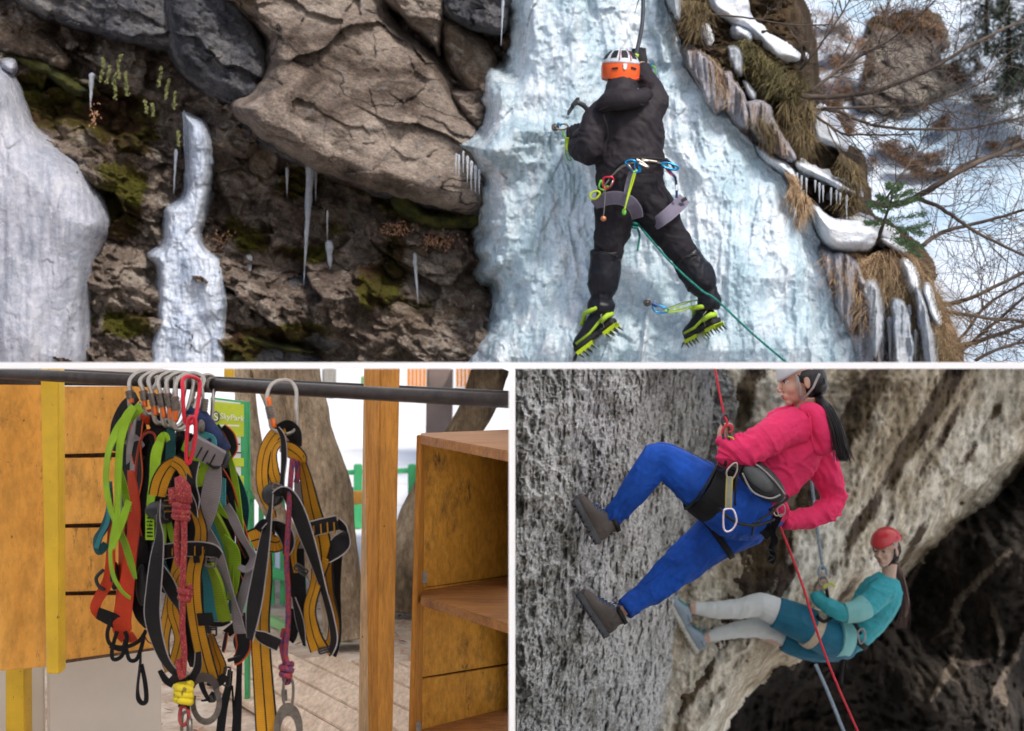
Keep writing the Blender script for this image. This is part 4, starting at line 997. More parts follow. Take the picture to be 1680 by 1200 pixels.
def ribbon(parent, key, pts, Y=4.35, W0=None, th=.0028, name='strap', sgn=1, sub=7, crv=.0):
    if min(p[2] for p in pts) > 3.2: pts = [(p[0], p[1], p[2]*1.2)+tuple(p[3:]) for p in pts]
    q = cat([tuple(p)+((0,) if len(p) == 3 else ()) for p in pts], sub)
    W0 = W0 or max(p[2] for p in pts)*1.08
    n_ = len(q); vs = []; fs = []; uv = []; ln = 0
    for i, a in enumerate(q):
        b0 = q[max(i-1,0)]; b1 = q[min(i+1,n_-1)]
        t = np.array([b1[0]-b0[0], b1[1]-b0[1]]); t = t/(np.linalg.norm(t)+1e-9); s = np.array([-t[1], t[0]])
        w_ = max(1.0, a[2])*.5; dep = math.sqrt(max(0, (W0*.5)**2-w_**2))/F*Y*.9*sgn
        Yc = Y+a[3]
        A = P(a[0]+s[0]*w_, a[1]+s[1]*w_, Yc)+Vector((0,dep,0)); B = P(a[0]-s[0]*w_, a[1]-s[1]*w_, Yc)-Vector((0,dep,0))
        C = (A+B)/2
        if i: ln += (C-lastC).length
        lastC = C
        T_ = (P(b1[0],b1[1],Y+b1[3])-P(b0[0],b0[1],Y+b0[3])).normalized()
        nr = (A-B).cross(T_).normalized()*th*.5
        if nr.y > 0: nr = -nr
        mid = C+nr*(crv*8)
        for k_, (p_, o_) in enumerate(((A,nr),(mid,nr),(B,nr),(B,-nr),(mid,-nr),(A,-nr))):
            vs.append(p_+o_); uv.append(((1,.5,0,0,.5,1)[k_], ln))
        if i:
            o = (i-1)*6
            for k in range(6): fs.append((o+k, o+(k+1) % 6, o+6+(k+1) % 6, o+6+k))
    fs.append((0,1,2,3,4,5)); o = (n_-1)*6; fs.append((o+5,o+4,o+3,o+2,o+1,o))
    return mk(name, vs, fs, W[key], parent, uvs=uv, smooth=False)
m_blkp = simple('black_plastic', (.008,.008,.009), .35, var=.2)
m_blkr = simple('black_rubber', (.008,.008,.008), .6, var=.2)
def cord(parent, pts, r, mat, Y=4.35, name='cord', sub=7, seg=8, closed=False):
    q = cat([tuple(p)+((0,) if len(p) == 2 else ()) for p in pts], sub, closed)
    vs, fs = tube([P(a[0], a[1], Y+a[2]) for a in q], r, seg=seg, closed=closed)
    return mk(name, vs, fs, mat, parent, smooth=True)
def buckle(parent, px, py, w_, h_, Y, ang=0, mat=None, name='buckle', r=.003):
    ca, sa = math.cos(R(ang)), math.sin(R(ang))
    f = lambda x, y: P(px+x*ca-y*sa, py+x*sa+y*ca, Y)
    m_ = MB(); pts = []
    for (sx, sy) in ((-1,-1),(1,-1),(1,1),(-1,1)):
        for k in range(4):
            t = (k/3); ax = (math.atan2(sy, sx)-math.pi/4)+t*math.pi/2
            pts.append(f(sx*(w_/2-2)+2*math.cos(ax), sy*(h_/2-2)+2*math.sin(ax)))
    m_.tube(pts, r, seg=8, closed=True); m_.tube([f(-w_/2,0), f(w_/2,0)], r*.9, seg=8)
    return m_.build(name, mat or m_steel, parent, True)
def ropemat(name, a, b_, c_=None, sc=260, th=.5):
    m, n, b = newmat(name); v = coord(n, (1,1,.6))
    c = mix(n, ramp(n, noise(n, v, sc, 2, .5), [(th, 0), (th+.06, 1)]), a, b_)
    if c_: c = mix(n, ramp(n, noise(n, v, sc*.6, 2, .5), [(.56,0), (.6,1)]), c, c_)
    L(n, c, b.inputs['Base Color']); b.inputs['Roughness'].default_value = .75
    wv = N(n, 'ShaderNodeTexWave'); wv.inputs['Scale'].default_value = 70; wv.wave_type = 'BANDS'; wv.bands_direction = 'DIAGONAL'; L(n, coord(n), wv.inputs[0])
    bump(n, b, wv.outputs['Fac'], .0008); return m
m_rrope = ropemat('red_fleck_rope', (.3,.018,.022), (.5,.26,.1), (.16,.01,.03), 330, .6)
m_brope = ropemat('red_blue_rope', (.24,.018,.02), (.05,.02,.09), None, 140, .5)
m_yrope = ropemat('yellow_tape_wrap', (.65,.5,.01), (.2,.14,.02), None, 50, .62)
def knot(parent, px, py, r, Y, mat, rr_=.006, name='knot', turns=3):
    pts = []
    for k in range(26*turns//3):
        a = k*.75; pts.append(P(px+math.cos(a)*r*.75, py-r+2*r*k/(26*turns/3), Y+math.sin(a)*r/F*Y*.8))
    vs, fs = tube(pts, rr_, seg=8); return mk(name, vs, fs, mat, parent, smooth=True)
def harness(px, py, label, Y=4.35):
    return root('climbing_harness', P(px, py, Y), label, 'harness', 'harnesses hanging on the rail')
# A: lime sling and red straps at the left of the bunch
h = harness(205,1150,'red-strapped harness with black loops at the left end of the bunch', 4.45); Y = 4.45
ribbon(h,'red',[(214,772,14),(218,800,19),(221,850,21),(213,920,22),(206,980,25),(200,1020,28),(208,1042,24),(222,1044,14)],Y)
ribbon(h,'red',[(184,846,13),(182,900,14),(178,950,16),(160,985,15),(157,1000,16),(168,1012,16)],Y+.03)
ribbon(h,'red',[(200,860,12),(198,930,10),(196,990,14),(192,1030,16),(206,1048,18)],Y+.05)
ribbon(h,'bk',[(160,1006,18),(178,1014,20),(194,1022,20),(206,1030,14)],Y+.01)
ribbon(h,'dt',[(180,790,8),(180,835,11),(170,868,12),(158,886,10),(162,905,11),(175,892,9)],Y+.02)
ribbon(h,'teal',[(176,800,7),(178,850,8),(165,880,8),(158,900,9)],Y+.01)
ribbon(h,'bk',[(225,650,14),(206,668,18),(190,700,16),(186,740,12)],Y+.06)
ribbon(h,'ora',[(212,820,5),(212,880,6),(216,940,5)],Y+.07)
for pts in ([(183,1016),(176,1040),(182,1058),(205,1062),(228,1052),(240,1034)], [(192,1036),(184,1066),(186,1082),(200,1076),(208,1050),(205,1036)], [(206,1058),(212,1082),(224,1082),(232,1062),(236,1044)], [(206,1050),(200,1066),(180,1060)]):
    ribbon(h,'bk',[(a, b_, 5) for a, b_ in pts],Y-.01,name='gear_loop',th=.004)
ribbon(h,'bk',[(231,1060,3),(230,1090,5),(226,1125,5),(227,1146,8),(234,1154,8),(240,1148,6),(238,1120,5),(232,1090,4)],Y,name='tail_loop')
cord(h,[(170,935),(158,948),(162,962),(172,968)],.006,m_blkr,Y+.02,'gear_loop')
cord(h,[(236,1040),(242,1052),(252,1058)],.002,m_blkr,Y,'thread')
for (x, y, w_, hh) in ((188,945,14,48),(234,960,22,70)):
    m_ = MB(); m_.ell(P(x,y,Y+.05),(w_/F*Y*.5,.03,hh/F*Y*.5)); m_.build('pad', m_blkr, h, True)
ribbon(h,'bk',[(232,880,16),(236,940,24),(232,1000,26),(242,1030,14)],Y+.05)
# B: lime rope-like sling
h = harness(200,990,'pair of lime green slings looped at the left of the bunch', 4.36); Y = 4.36
ribbon(h,'lime',[(232,668,14),(212,684,16),(192,708,14),(178,742,11),(174,790,11),(180,830,11),(192,862,11),(205,892,12),(215,925,12),(222,950,8)],Y)
ribbon(h,'lime',[(220,668,12),(206,690,15),(197,730,12),(194,780,12),(193,830,11),(190,862,12),(184,888,10),(181,912,8),(186,945,9),(200,970,8),(214,982,7)],Y-.02)
ribbon(h,'lime',[(212,822,10),(202,850,12),(190,880,12),(184,900,8)],Y-.035)
ribbon(h,'lime',[(196,770,8),(204,800,10),(210,840,10)],Y+.02)
buckle(h,210,683,16,8,Y-.01,-40,m_blkp)
cord(h,[(182,755),(182,730),(186,710)],.002,m_steel,Y+.03,'wire')
# C: black harness with red piping, behind
h = harness(245,1000,'black harness with red piping behind the lime sling', 4.5); Y = 4.5
for (k, pts) in (('org',[(226,690,18),(222,730,18),(228,780,14),(220,830,14),(228,880,12)]),('bk',[(262,690,26),(258,740,30),(250,800,26),(244,860,22),(240,900,18)]),('org',[(236,735,14),(244,712,14),(254,725,12),(250,770,12),(246,820,12)]),
    ('bk',[(240,800,26),(236,860,22),(240,920,20),(246,990,22)]),('bk',[(222,730,20),(240,735,22),(262,740,20)]),('grey',[(210,718,20),(222,728,22),(232,738,18)]),('red',[(243,672,22),(246,682,28),(262,690,14)]),
    ('dt',[(262,830,16),(256,880,18),(262,940,20)]),('bk',[(280,800,22),(300,860,26),(300,930,30)]),('bk',[(268,850,26),(272,910,26),(262,970,20)])):
    ribbon(h,k,pts,Y+.03+random.uniform(-.02,.03))
cord(h,[(222,800),(223,765),(230,725),(242,710),(254,714),(256,738),(250,770),(248,800)],.0042,simple('red_piping',(.4,.04,.015),.6),Y-.03,'piping')
ribbon(h,'bk',[(246,688,20),(268,693,22),(284,700,14)],Y-.02)
ribbon(h,'grey',[(230,660,4),(222,690,5),(216,720,8),(212,745,7)],Y-.05)
# D: lime harness in the middle with a stitched ladder tab
h = harness(255,900,'lime green harness strap with a stitched black ladder tab', 4.33); Y = 4.33
ribbon(h,'lime',[(268,716,8),(262,728,14),(256,748,16),(252,790,14),(246,830,12),(241,865,6)],Y)
ribbon(h,'lime',[(262,724,10),(270,716,12),(276,724,8)],Y-.01)
ribbon(h,'lime',[(246,838,13),(246,862,13),(246,886,13)],Y-.01,name='ladder_tab')
for k in range(7): ribbon(h,'bk',[(241,844+k*6,2),(251,844+k*6,2)],Y-.014,name='stitch')
ribbon(h,'lime',[(266,852,9),(268,880,9),(266,905,8)],Y+.02); ribbon(h,'lime',[(276,855,8),(282,880,9),(288,900,7)],Y+.02)
ribbon(h,'dt',[(280,690,12),(280,740,14),(276,790,14)],Y+.05); ribbon(h,'bk',[(282,770,10),(278,800,12)],Y+.04)
m_ = MB(); m_.ell(P(262,838,Y-.01),(.045,.02,.03)); m_.ell(P(268,850,Y-.02),(.03,.02,.02)); m_.build('buckle_block', m_blkp, h, True)
cord(h,[(270,842),(278,838),(279,850),(271,852)],.002,m_steel,Y-.04,'ring',closed=True)
# E: big yellow harness
h = harness(315,1130,'big yellow harness with black edges in the centre of the bunch', 4.3); Y = 4.3
ribbon(h,'yel',[(258,814,22),(264,790,24),(276,768,20),(290,758,16)],Y+.0,name='strap')
ribbon(h,'yel',[(284,756,20),(300,768,22),(312,800,20),(322,840,20),(330,870,21),(326,905,23),(318,940,25),(318,985,26),(325,1035,26),(335,1080,27),(345,1116,27)],Y-.03)
ribbon(h,'yel',[(296,905,18),(290,945,22),(280,990,20),(270,1040,18),(270,1075,18),(278,1102,16)],Y+.02)
ribbon(h,'yel',[(302,930,14),(288,960,18),(284,1000,18),(292,1030,18),(296,1052,18),(288,1085,18),(284,1104,14)],Y+.0)
ribbon(h,'yel',[(346,1040,10),(354,1070,16),(362,1096,18),(358,1116,14)],Y+.02)
ribbon(h,'blk',[(262,907,21),(290,902,21),(325,901,22),(350,904,20),(362,912,14)],Y-.045,name='cross_tab')
for x in (283, 320, 333): ribbon(h,'ora' if 0 else 'yel',[(x,892,2.6),(x,912,2.6)],Y-.0485,name='stitch')
ribbon(h,'bk',[(322,912,9),(323,924,9)],Y-.05,name='stitch')
ribbon(h,'bk',[(324,1017,18),(338,1016,18),(350,1015,17)],Y-.05,name='keeper')
ribbon(h,'blk',[(264,818,5),(260,850,10),(262,880,16),(257,920,22),(252,970,24),(250,1010,25),(258,1050,22),(272,1085,18),(290,1106,16),(306,1115,16)],Y-.06)
ribbon(h,'blk',[(262,925,10),(272,948,18),(284,975,18),(294,1002,6)],Y-.03)
ribbon(h,'blk',[(300,1118,12),(315,1112,12),(324,1095,10),(325,1070,6)],Y-.05)
ribbon(h,'blk',[(318,756,18),(314,790,16),(318,820,18),(322,836,10)],Y-.045); ribbon(h,'blk',[(308,800,6),(316,830,12),(324,850,4)],Y-.05)
ribbon(h,'bk',[(280,812,12),(276,840,14),(272,850,14)],Y-.01); 
for k in range(4): ribbon(h,'yel',[(269,812+k*9,2),(282,812+k*9,2)],Y-.018,name='stitch')
ribbon(h,'bk',[(282,1108,14),(300,1122,18),(312,1110,18)],Y-.065)
ribbon(h,'bk',[(340,1118,12),(358,1120,12),(370,1108,10)],Y-.01); ribbon(h,'bk',[(262,1100,8),(272,1116,10),(284,1124,10)],Y)
ribbon(h,'bk',[(310,985,18),(312,1030,20),(314,1070,18),(318,1095,14)],Y+.03)
ribbon(h,'bk',[(300,830,26),(310,880,28),(318,930,20)],Y+.05); ribbon(h,'bk',[(270,800,26),(284,840,30),(290,880,24)],Y+.06)
buckle(h,346,920,16,20,Y-.03,8); buckle(h,372,1110,10,30,Y-.0,5,m_blkp)
ribbon(h,'bk',[(336,1098,6),(330,1120,8),(344,1150,6),(352,1136,8)],Y+.02,name='small_loop'); ribbon(h,'bk',[(330,1150,3),(340,1148,4),(350,1136,6)],Y,name='small_loop')
# red fleck rope lanyard with knots
h2 = root('rope_lanyard', P(300,1160,4.2), 'red flecked rope lanyard with knots and yellow tape in front of the yellow harness', 'lanyard'); Y = 4.2
m_ = MB(); m_.tube([P(a,b_,Y+.0) for a,b_ in ((292,782),(300,800),(302,826))],[.012,.024,.026],seg=12); m_.tube([P(a,b_,Y+.01) for a,b_ in ((284,800),(288,826))],[.016,.02],seg=10)
m_.build('sewn_end', m_rrope, h2, True)
knot(h2,297,838,14,Y,m_rrope,.0115); cord(h2,[(293,850),(290,880),(292,920),(296,928)],.0095,m_rrope,Y); cord(h2,[(302,850),(302,900),(300,940),(299,970)],.0095,m_rrope,Y-.012)
knot(h2,304,975,11,Y-.01,m_rrope,.0105,turns=2); cord(h2,[(300,985),(299,1030),(302,1070),(300,1112)],.0095,m_rrope,Y); cord(h2,[(292,1082),(294,1100),(298,1114)],.0085,m_rrope,Y-.01)
knot(h2,301,1138,15,Y,m_yrope,.0125); ribbon(h2,'bk',[(303,1150,16),(302,1162,18)],Y-.0,name='sleeve'); cord(h2,[(298,1160),(295,1180),(300,1190),(309,1182),(308,1164)],.006,m_rrope,Y,closed=True)
# F: grey and teal-lime harness at right of the bunch
h = harness(370,1060,'grey harness with lime and teal pads at the right of the bunch', 4.38); Y = 4.38
ribbon(h,'grey',[(314,724,22),(330,736,26),(350,749,28),(366,756,26)],Y-.08,name='padded_tab',th=.014)
for x in (328,338,350): ribbon(h,'bk',[(x+6,725+(x-320)*.5,2),(x-6,748+(x-320)*.5,2)],Y-.09,name='stitch')
m_ = MB(); m_.tube([P(a,b_,Y-.07) for a,b_ in ((374,744),(370,764),(352,766),(340,758))],.009,seg=8); m_.build('buckle', m_blkp, h, True)
ribbon(h,'lime',[(300,730,16),(318,742,20),(338,758,22),(346,770,10)],Y-.05); ribbon(h,'ltl',[(322,715,14),(345,722,16),(352,735,8)],Y-.03)
ribbon(h,'lime',[(316,790,18),(334,782,24),(348,768,20)],Y-.04)
ribbon(h,'grey',[(352,764,22),(348,800,27),(340,840,26),(332,872,18)],Y-.06)
ribbon(h,'grey',[(334,860,14),(344,885,20),(356,915,22),(370,950,16),(382,980,10),(388,1010,16),(394,1040,18)],Y-.055)
ribbon(h,'lt',[(340,925,22),(350,960,30),(355,1000,35),(360,1022,36)],Y-.045,th=.01,name='padded_leg')
ribbon(h,'blk',[(343,1023,8),(362,1024,8),(376,1018,8)],Y-.05); ribbon(h,'lt',[(348,840,16),(358,870,24),(370,905,26),(374,940,20),(380,980,12)],Y+.02,th=.01,name='padded_leg')
ribbon(h,'lime',[(366,880,10),(384,905,16),(384,950,16),(378,985,12)],Y+.0); ribbon(h,'ltl',[(368,785,6),(364,820,12),(370,840,6)],Y+.02)
ribbon(h,'lime',[(374,740,5),(384,780,9),(394,850,8),(400,890,4)],Y+.03); ribbon(h,'lime',[(355,826,10),(366,842,8),(374,850,4)],Y-.02)
ribbon(h,'grey',[(372,828,10),(382,850,14),(396,880,12),(408,900,10),(416,918,12),(404,934,8),(392,930,4)],Y-.03)
ribbon(h,'bk',[(362,790,26),(352,840,30),(368,880,26),(380,930,22),(398,975,18)],Y+.06); ribbon(h,'bk',[(340,800,26),(346,860,26)],Y+.07)
ribbon(h,'grey',[(414,925,10),(404,960,14),(396,990,12),(394,1010,8)],Y-.01); 
m_ = MB(); m_.tube([P(a,b_,Y+.0) for a,b_ in ((310,672),(328,686),(350,720),(372,740))],[.018,.03,.034,.02],seg=12); m_.build('rolled_sling', simple('navy_sling',(.012,.025,.09),.8,var=.3,scale=60), h, True)
m_ = MB(); m_.ell(P(330,700,Y-.045),(.012,.012,.022)); m_.build('thimble', m_steel, h, True)
buckle(h,350,1033,10,20,Y-.03,0,m_blkp)
# G: black harness with orange edging at far right of bunch
h = harness(400,1120,'black harness with orange edging hanging between the two bunches', 4.42); Y = 4.42
ribbon(h,'org',[(364,770,8),(376,800,14),(386,840,16),(397,880,18),(408,915,12)],Y); ribbon(h,'org',[(386,935,10),(394,960,14),(400,985,12)],Y+.02)
ribbon(h,'org',[(398,1005,16),(398,1035,22),(400,1060,22),(392,1078,16),(384,1084,10)],Y-.02); ribbon(h,'org',[(372,1038,5),(368,1060,6),(366,1070,4)],Y)
ribbon(h,'org',[(366,700,10),(378,715,14),(384,735,12),(376,748,12)],Y-.01); ribbon(h,'dt',[(352,700,16),(364,722,20),(376,736,16)],Y+.01)
cord(h,[(390,1040),(386,1052),(390,1066),(396,1064)],.007,m_blkr,Y,'gear_loop'); cord(h,[(374,1084),(388,1080),(404,1074)],.006,m_blkp,Y-.02,'buckle_bar')
ribbon(h,'bk',[(378,1100,8),(374,1130,10),(366,1165,12),(360,1215,12)],Y,name='tail'); ribbon(h,'bk',[(393,1082,9),(392,1120,9),(390,1160,12),(387,1215,14)],Y-.01,name='tail'); ribbon(h,'bk',[(381,1125,3),(383,1165,3),(385,1215,3)],Y,name='tail')
ribbon(h,'bk',[(374,1028,20),(384,1040,16)],Y); ribbon(h,'bk',[(404,905,16),(402,930,22),(398,960,18)],Y+.04)
# dark straps massed behind, each part of the harness it belongs to
for k in range(6):
    r_ = random.Random(k+5); x = 206+k*6
    ribbon(bpy.data.objects['climbing_harness'], r_.choice(('bk','bk','grey','dt')), [(228,665,12),(x,720,r_.uniform(10,18)),(x+r_.uniform(-10,6),800,r_.uniform(12,20)),(x+r_.uniform(-12,8),880,r_.uniform(12,20)),(x+r_.uniform(-10,12),960+r_.uniform(-20,50),r_.uniform(8,14))], 4.56+r_.uniform(-.02,.05))
for hh, lo, hi, n_ in ((bpy.data.objects['climbing_harness.002'], 225, 275, 8), (bpy.data.objects['climbing_harness.004'], 268, 345, 10), (bpy.data.objects['climbing_harness.005'], 335, 392, 8)):
    r_ = random.Random(lo)
    for k in range(n_):
        x = r_.uniform(lo, hi); xb = 300+(x-300)*1.0+r_.uniform(-8,8); y1 = r_.uniform(900, 1050)-abs(x-305)*.3
        ribbon(hh, r_.choice(('bk','bk','blk','dt','bk')), [(300+(x-300)*.5,705+abs(x-300)*.3,12),(300+(x-300)*.8,770,r_.uniform(14,26)),(xb,830,r_.uniform(16,26)),(xb+r_.uniform(-12,12),900,r_.uniform(14,24)),(xb+r_.uniform(-14,14),y1,r_.uniform(10,20))], 4.5+r_.uniform(-.02,.12))
# steel hook below the bunch
def flat_ring(parent, pts_o, pts_i, Y, th, mat, name):
    n_ = len(pts_o); vs = []; fs = []
    for (a, c_) in zip(pts_o, pts_i):
        for Yo in (Y-th/2, Y+th/2): vs += [P(a[0],a[1],Yo), P(c_[0],c_[1],Yo)]
    m_ = n_ if pts_o[0] == pts_o[-1] else n_-1
    for i in range(n_-1):
        o = 4*i; p_ = o+4
        fs += [(o,o+1,p_+1,p_),(o+2,p_+2,p_+3,o+3),(o,p_,p_+2,o+2),(o+1,o+3,p_+3,p_+1)]
    if pts_o[0] != pts_o[-1]: fs += [(0,2,3,1),(4*n_-4,4*n_-3,4*n_-1,4*n_-2)]
    return mk(name, vs, fs, mat, parent)
def arcs(cx, cy, r0x, r0y, a0, a1, n_=28): return [(cx+r0x*math.cos(R(a0+(a1-a0)*k/n_)), cy+r0y*math.sin(R(a0+(a1-a0)*k/n_))) for k in range(n_+1)]
rt = root('scaffold_hook', P(338,1190,4.25), 'flat steel hook with a white ring hole under the centre of the bunch', 'hook')
flat_ring(rt, arcs(338,1152,26,38,-40,200), arcs(338,1152,17,27,-40,200), 4.25, .012, m_steel, 'hook_body')
flat_ring(rt, arcs(334,1130,26,26,-180,40,20), arcs(334,1138,17,19,-180,40,20), 4.26, .014, simple('hook_loop',(.05,.035,.03),.6), 'sling_loop')
cord(rt,[(346,1142),(350,1150),(354,1143)],.006,m_blkp,4.25,'latch')
# carabiners
m_gate = simple('orange_anodised', (.75,.16,.03), .3, .6, .05); m_pink = simple('red_anodised', (.62,.03,.05), .25, .7, .05)
def carabiner(pts, r, Y, label, gate=None, sleeve=None, mat=m_alu, gm=m_gate, dz=.0, grp='carabiners clipped on the rail'):
    rt = root('carabiner', P(pts[0][0], pts[0][1], Y), label, 'carabiner', grp)
    cord(rt, pts, r, mat, Y, 'frame', closed=True, sub=6, seg=10)
    if gate:
        (a, b_) = gate; cord(rt, [a, ((a[0]+b_[0])/2, (a[1]+b_[1])/2), b_], r*1.2, gm, Y-.03, 'gate', sub=3)
    if sleeve:
        (a, b_) = sleeve; m_ = MB(); n_ = 9
        for k in range(n_):
            t = k/(n_-1); c_ = P(a[0]+(b_[0]-a[0])*t, a[1]+(b_[1]-a[1])*t, Y-.032); d_ = (P(b_[0],b_[1],Y)-P(a[0],a[1],Y)).normalized()*.0024
            m_.tube([c_-d_, c_+d_], r*(1.95 if k % 2 else 1.65), seg=12)
        m_.build('sleeve', m_steel, rt)
    return rt
tops = [(216,610,213,640,218,670),(232,612,236,640,240,676),(246,610,250,645,258,690),(262,611,264,645,272,694),(276,612,276,645,284,696),(292,613,288,650,290,700)]
labs = ['leftmost carabiner of the row, orange gate above the lime sling','second carabiner from the left in the row','third carabiner of the row, clear ribbed sleeve','fourth carabiner, middle of the crowded row','fifth carabiner with a slim orange gate','sixth carabiner just left of the red one']
for k, (x, y, gx, gy, ex, ey) in enumerate(tops):
    pts = [(gx,gy+2,-.02),(x-2,y+10,-.01),(x+14,y-2,.03),(x+34,y-1,.06),(x+42,y+14,.05),(ex+22,ey-20,.02),(ex+10,ey,.0),(ex-4,ey-4,-.02)]
    carabiner([(a_, b2+3, c_) for a_, b2, c_ in pts], .0072, 4.42-k*.015, labs[k], ((gx,gy),(ex-2,ey-8)), ((gx-1,gy+2),(gx+(ex-gx)*.4,gy+(ey-gy)*.45)))
rt_red = carabiner([(300,640,-.03),(300,624,-.02),(308,618,.0),(322,621,.04),(328,632,.05),(322,680,.0),(314,694,-.02),(303,690,-.03)], .0062, 4.25, 'red anodised carabiner hooked over the rail', mat=m_pink, gm=m_pink)
carabiner([(308,700,0),(312,686,0),(320,688,.0),(320,720,0),(312,757,0),(306,754,0)], .0062, 4.2, 'second red carabiner hanging from the first red one', mat=m_pink, gm=m_pink)
carabiner([(333,650,-.02),(330,622,0),(340,615,.03),(352,622,.05),(350,650,.0),(346,690,0),(336,698,0),(330,680,0)], .0055, 4.4, 'carabiner with a ribbed sleeve at the right end of the row', None, ((337,656),(335,674)))
carabiner([(318,650,0),(320,630,.03),(326,640,.05),(324,676,0),(318,682,0)], .0055, 4.42, 'slim grey carabiner with a blue collar', ((320,660),(320,676)), None, gm=simple('blue_collar',(.02,.06,.25),.4))
# right bunch
h = harness(480,1200,'yellow and black full body harness hanging alone on the right', 4.15); Y = 4.15
ribbon(h,'yel',[(468,704,14),(452,712,18),(436,738,18),(430,775,18),(434,810,18),(444,838,12)],Y)
ribbon(h,'yel',[(470,722,12),(454,728,15),(447,745,14),(449,775,17),(456,795,16)],Y-.01)
ribbon(h,'yel',[(460,732,16),(476,738,22),(492,750,20),(498,760,12)],Y-.02)
ribbon(h,'bk',[(455,708,14),(472,700,18),(482,712,22),(488,734,14)],Y-.0); ribbon(h,'blk',[(456,702,5),(464,718,8),(466,750,9),(464,780,7),(462,800,8)],Y-.04)
ribbon(h,'yel',[(492,748,14),(502,785,20),(512,835,26),(524,885,32),(530,930,30)],Y+.0)
ribbon(h,'yel',[(528,915,28),(518,960,18),(508,1000,20),(514,1040,24),(524,1066,28)],Y-.02)
ribbon(h,'yel',[(532,925,24),(540,975,16),(548,1020,18),(546,1052,18),(534,1068,18)],Y+.01)
ribbon(h,'yel',[(492,880,8),(482,905,10),(486,940,8)],Y+.01); ribbon(h,'yel',[(446,838,10),(450,850,8)],Y+.02)
ribbon(h,'yel',[(412,888,30),(430,884,34),(452,890,30),(462,884,16)],Y+.0)
ribbon(h,'yel',[(440,905,14),(436,950,22),(428,1010,28),(428,1060,30),(432,1120,31),(439,1215,34)],Y+.02)
ribbon(h,'blk',[(448,806,4),(443,840,9),(436,880,16),(426,940,21),(416,1000,22),(410,1050,12)],Y-.04)
ribbon(h,'blk',[(450,812,8),(468,808,18),(484,830,22),(500,872,22),(516,918,17),(530,965,12),(542,1010,12),(548,1048,12),(542,1072,8)],Y-.05)
ribbon(h,'blk',[(436,872,12),(450,862,16),(466,872,22),(473,892,20),(468,912,10)],Y-.02)
ribbon(h,'blk',[(505,870,22),(530,863,22),(554,858,22)],Y-.045,name='cross_tab')
for x in (514,526,537,548): ribbon(h,'yel',[(x,857,2.6),(x+1.5,876,2.6)],Y-.048,name='stitch')
ribbon(h,'blk',[(552,858,20),(564,866,14),(571,874,3)],Y-.03); ribbon(h,'blk',[(571,872,6),(562,888,26),(548,904,24),(538,918,10)],Y-.02)
ribbon(h,'blk',[(418,1036,8),(428,1044,18),(444,1052,20),(458,1058,20)],Y-.05); ribbon(h,'bk',[(484,900,26),(486,950,26),(494,1000,18),(498,1030,10)],Y+.02); ribbon(h,'blk',[(482,980,6),(492,1020,12),(500,1060,6)],Y+.0)
ribbon(h,'bk',[(486,1000,16),(480,1040,14),(476,1052,10)],Y+.03); ribbon(h,'grey',[(488,790,10),(492,850,14),(496,900,12)],Y+.04)
ribbon(h,'bk',[(556,880,14),(552,960,12),(552,1040,14),(546,1076,10)],Y+.02)
m_ = MB(); m_.ell(P(448,812,Y-.02),(.034,.02,.035)); m_.build('buckle_block', m_blkp, h, True); buckle(h,455,800,14,10,Y-.05,20); buckle(h,494,935,22,10,Y-.05,35,m_blkp)
buckle(h,536,1066,26,8,Y-.03,-15,m_blkp); ribbon(h,'bk',[(422,870,10),(434,860,14),(450,862,10)],Y-.03)
h2 = root('rope_lanyard', P(470,1120,4.1), 'red and blue rope lanyard tied with a knot to a steel link', 'lanyard'); Y = 4.13
cord(h2,[(480,752),(476,800),(473,860),(470,920),(473,975),(472,1030),(468,1070),(472,1092)],.0082,m_brope,Y-.03); cord(h2,[(488,756),(488,780),(486,792)],.0085,m_brope,Y+.01)
cord(h2,[(466,1032),(462,1060),(468,1090)],.0075,m_brope,Y-.02); knot(h2,470,1101,11,Y-.02,m_brope,.0098,turns=2); cord(h2,[(466,1108),(468,1120),(474,1118),(473,1108)],.0075,m_brope,Y-.02)
rt = root('screw_link', P(470,1160,4.1), 'oval steel screw link under the knotted rope', 'screw link')
cord(rt,[(466,1118),(472,1110),(480,1118),(481,1140),(478,1160),(470,1162),(465,1150),(465,1132)],.0042,m_steel,4.1,'link',closed=True)
MB().tube([P(466,1132,4.1),P(467,1150,4.1)],.0085,seg=6).build('nut', m_steel, rt)
rt = root('descender', P(472,1200,4.1), 'flat oval steel descender plate cut by the bottom edge', 'descender')
po = arcs(473,1196,24,43,-90,270,40); pi_ = arcs(473,1203,13,28,-90,270,40); po[-1] = po[0]; pi_[-1] = pi_[0]
flat_ring(rt, po, pi_, 4.1, .009, m_steel, 'plate')
rt = carabiner([(438,655,-.02),(444,634,0),(458,625,.03),(476,626,.05),(486,642,.03),(486,670,.0),(485,702,0),(470,712,0),(448,704,-.01),(443,690,-.02)], .0062, 4.15, 'steel carabiner with an orange gate holding the right-hand harness', ((440,652),(450,702)), ((441,668),(445,686)))
rt = root('rope_hook', P(310,1200,4.2), 'small steel snap hook under the yellow tape wrap', 'snap hook')
cord(rt,[(300,1172),(298,1200),(300,1230),(310,1230),(312,1200),(310,1172)],.005,m_steel,4.2,'frame',closed=True); MB().tube([P(311,1180,4.2),P(311,1215,4.2)],.009,seg=10).build('barrel', m_steel, rt, True)
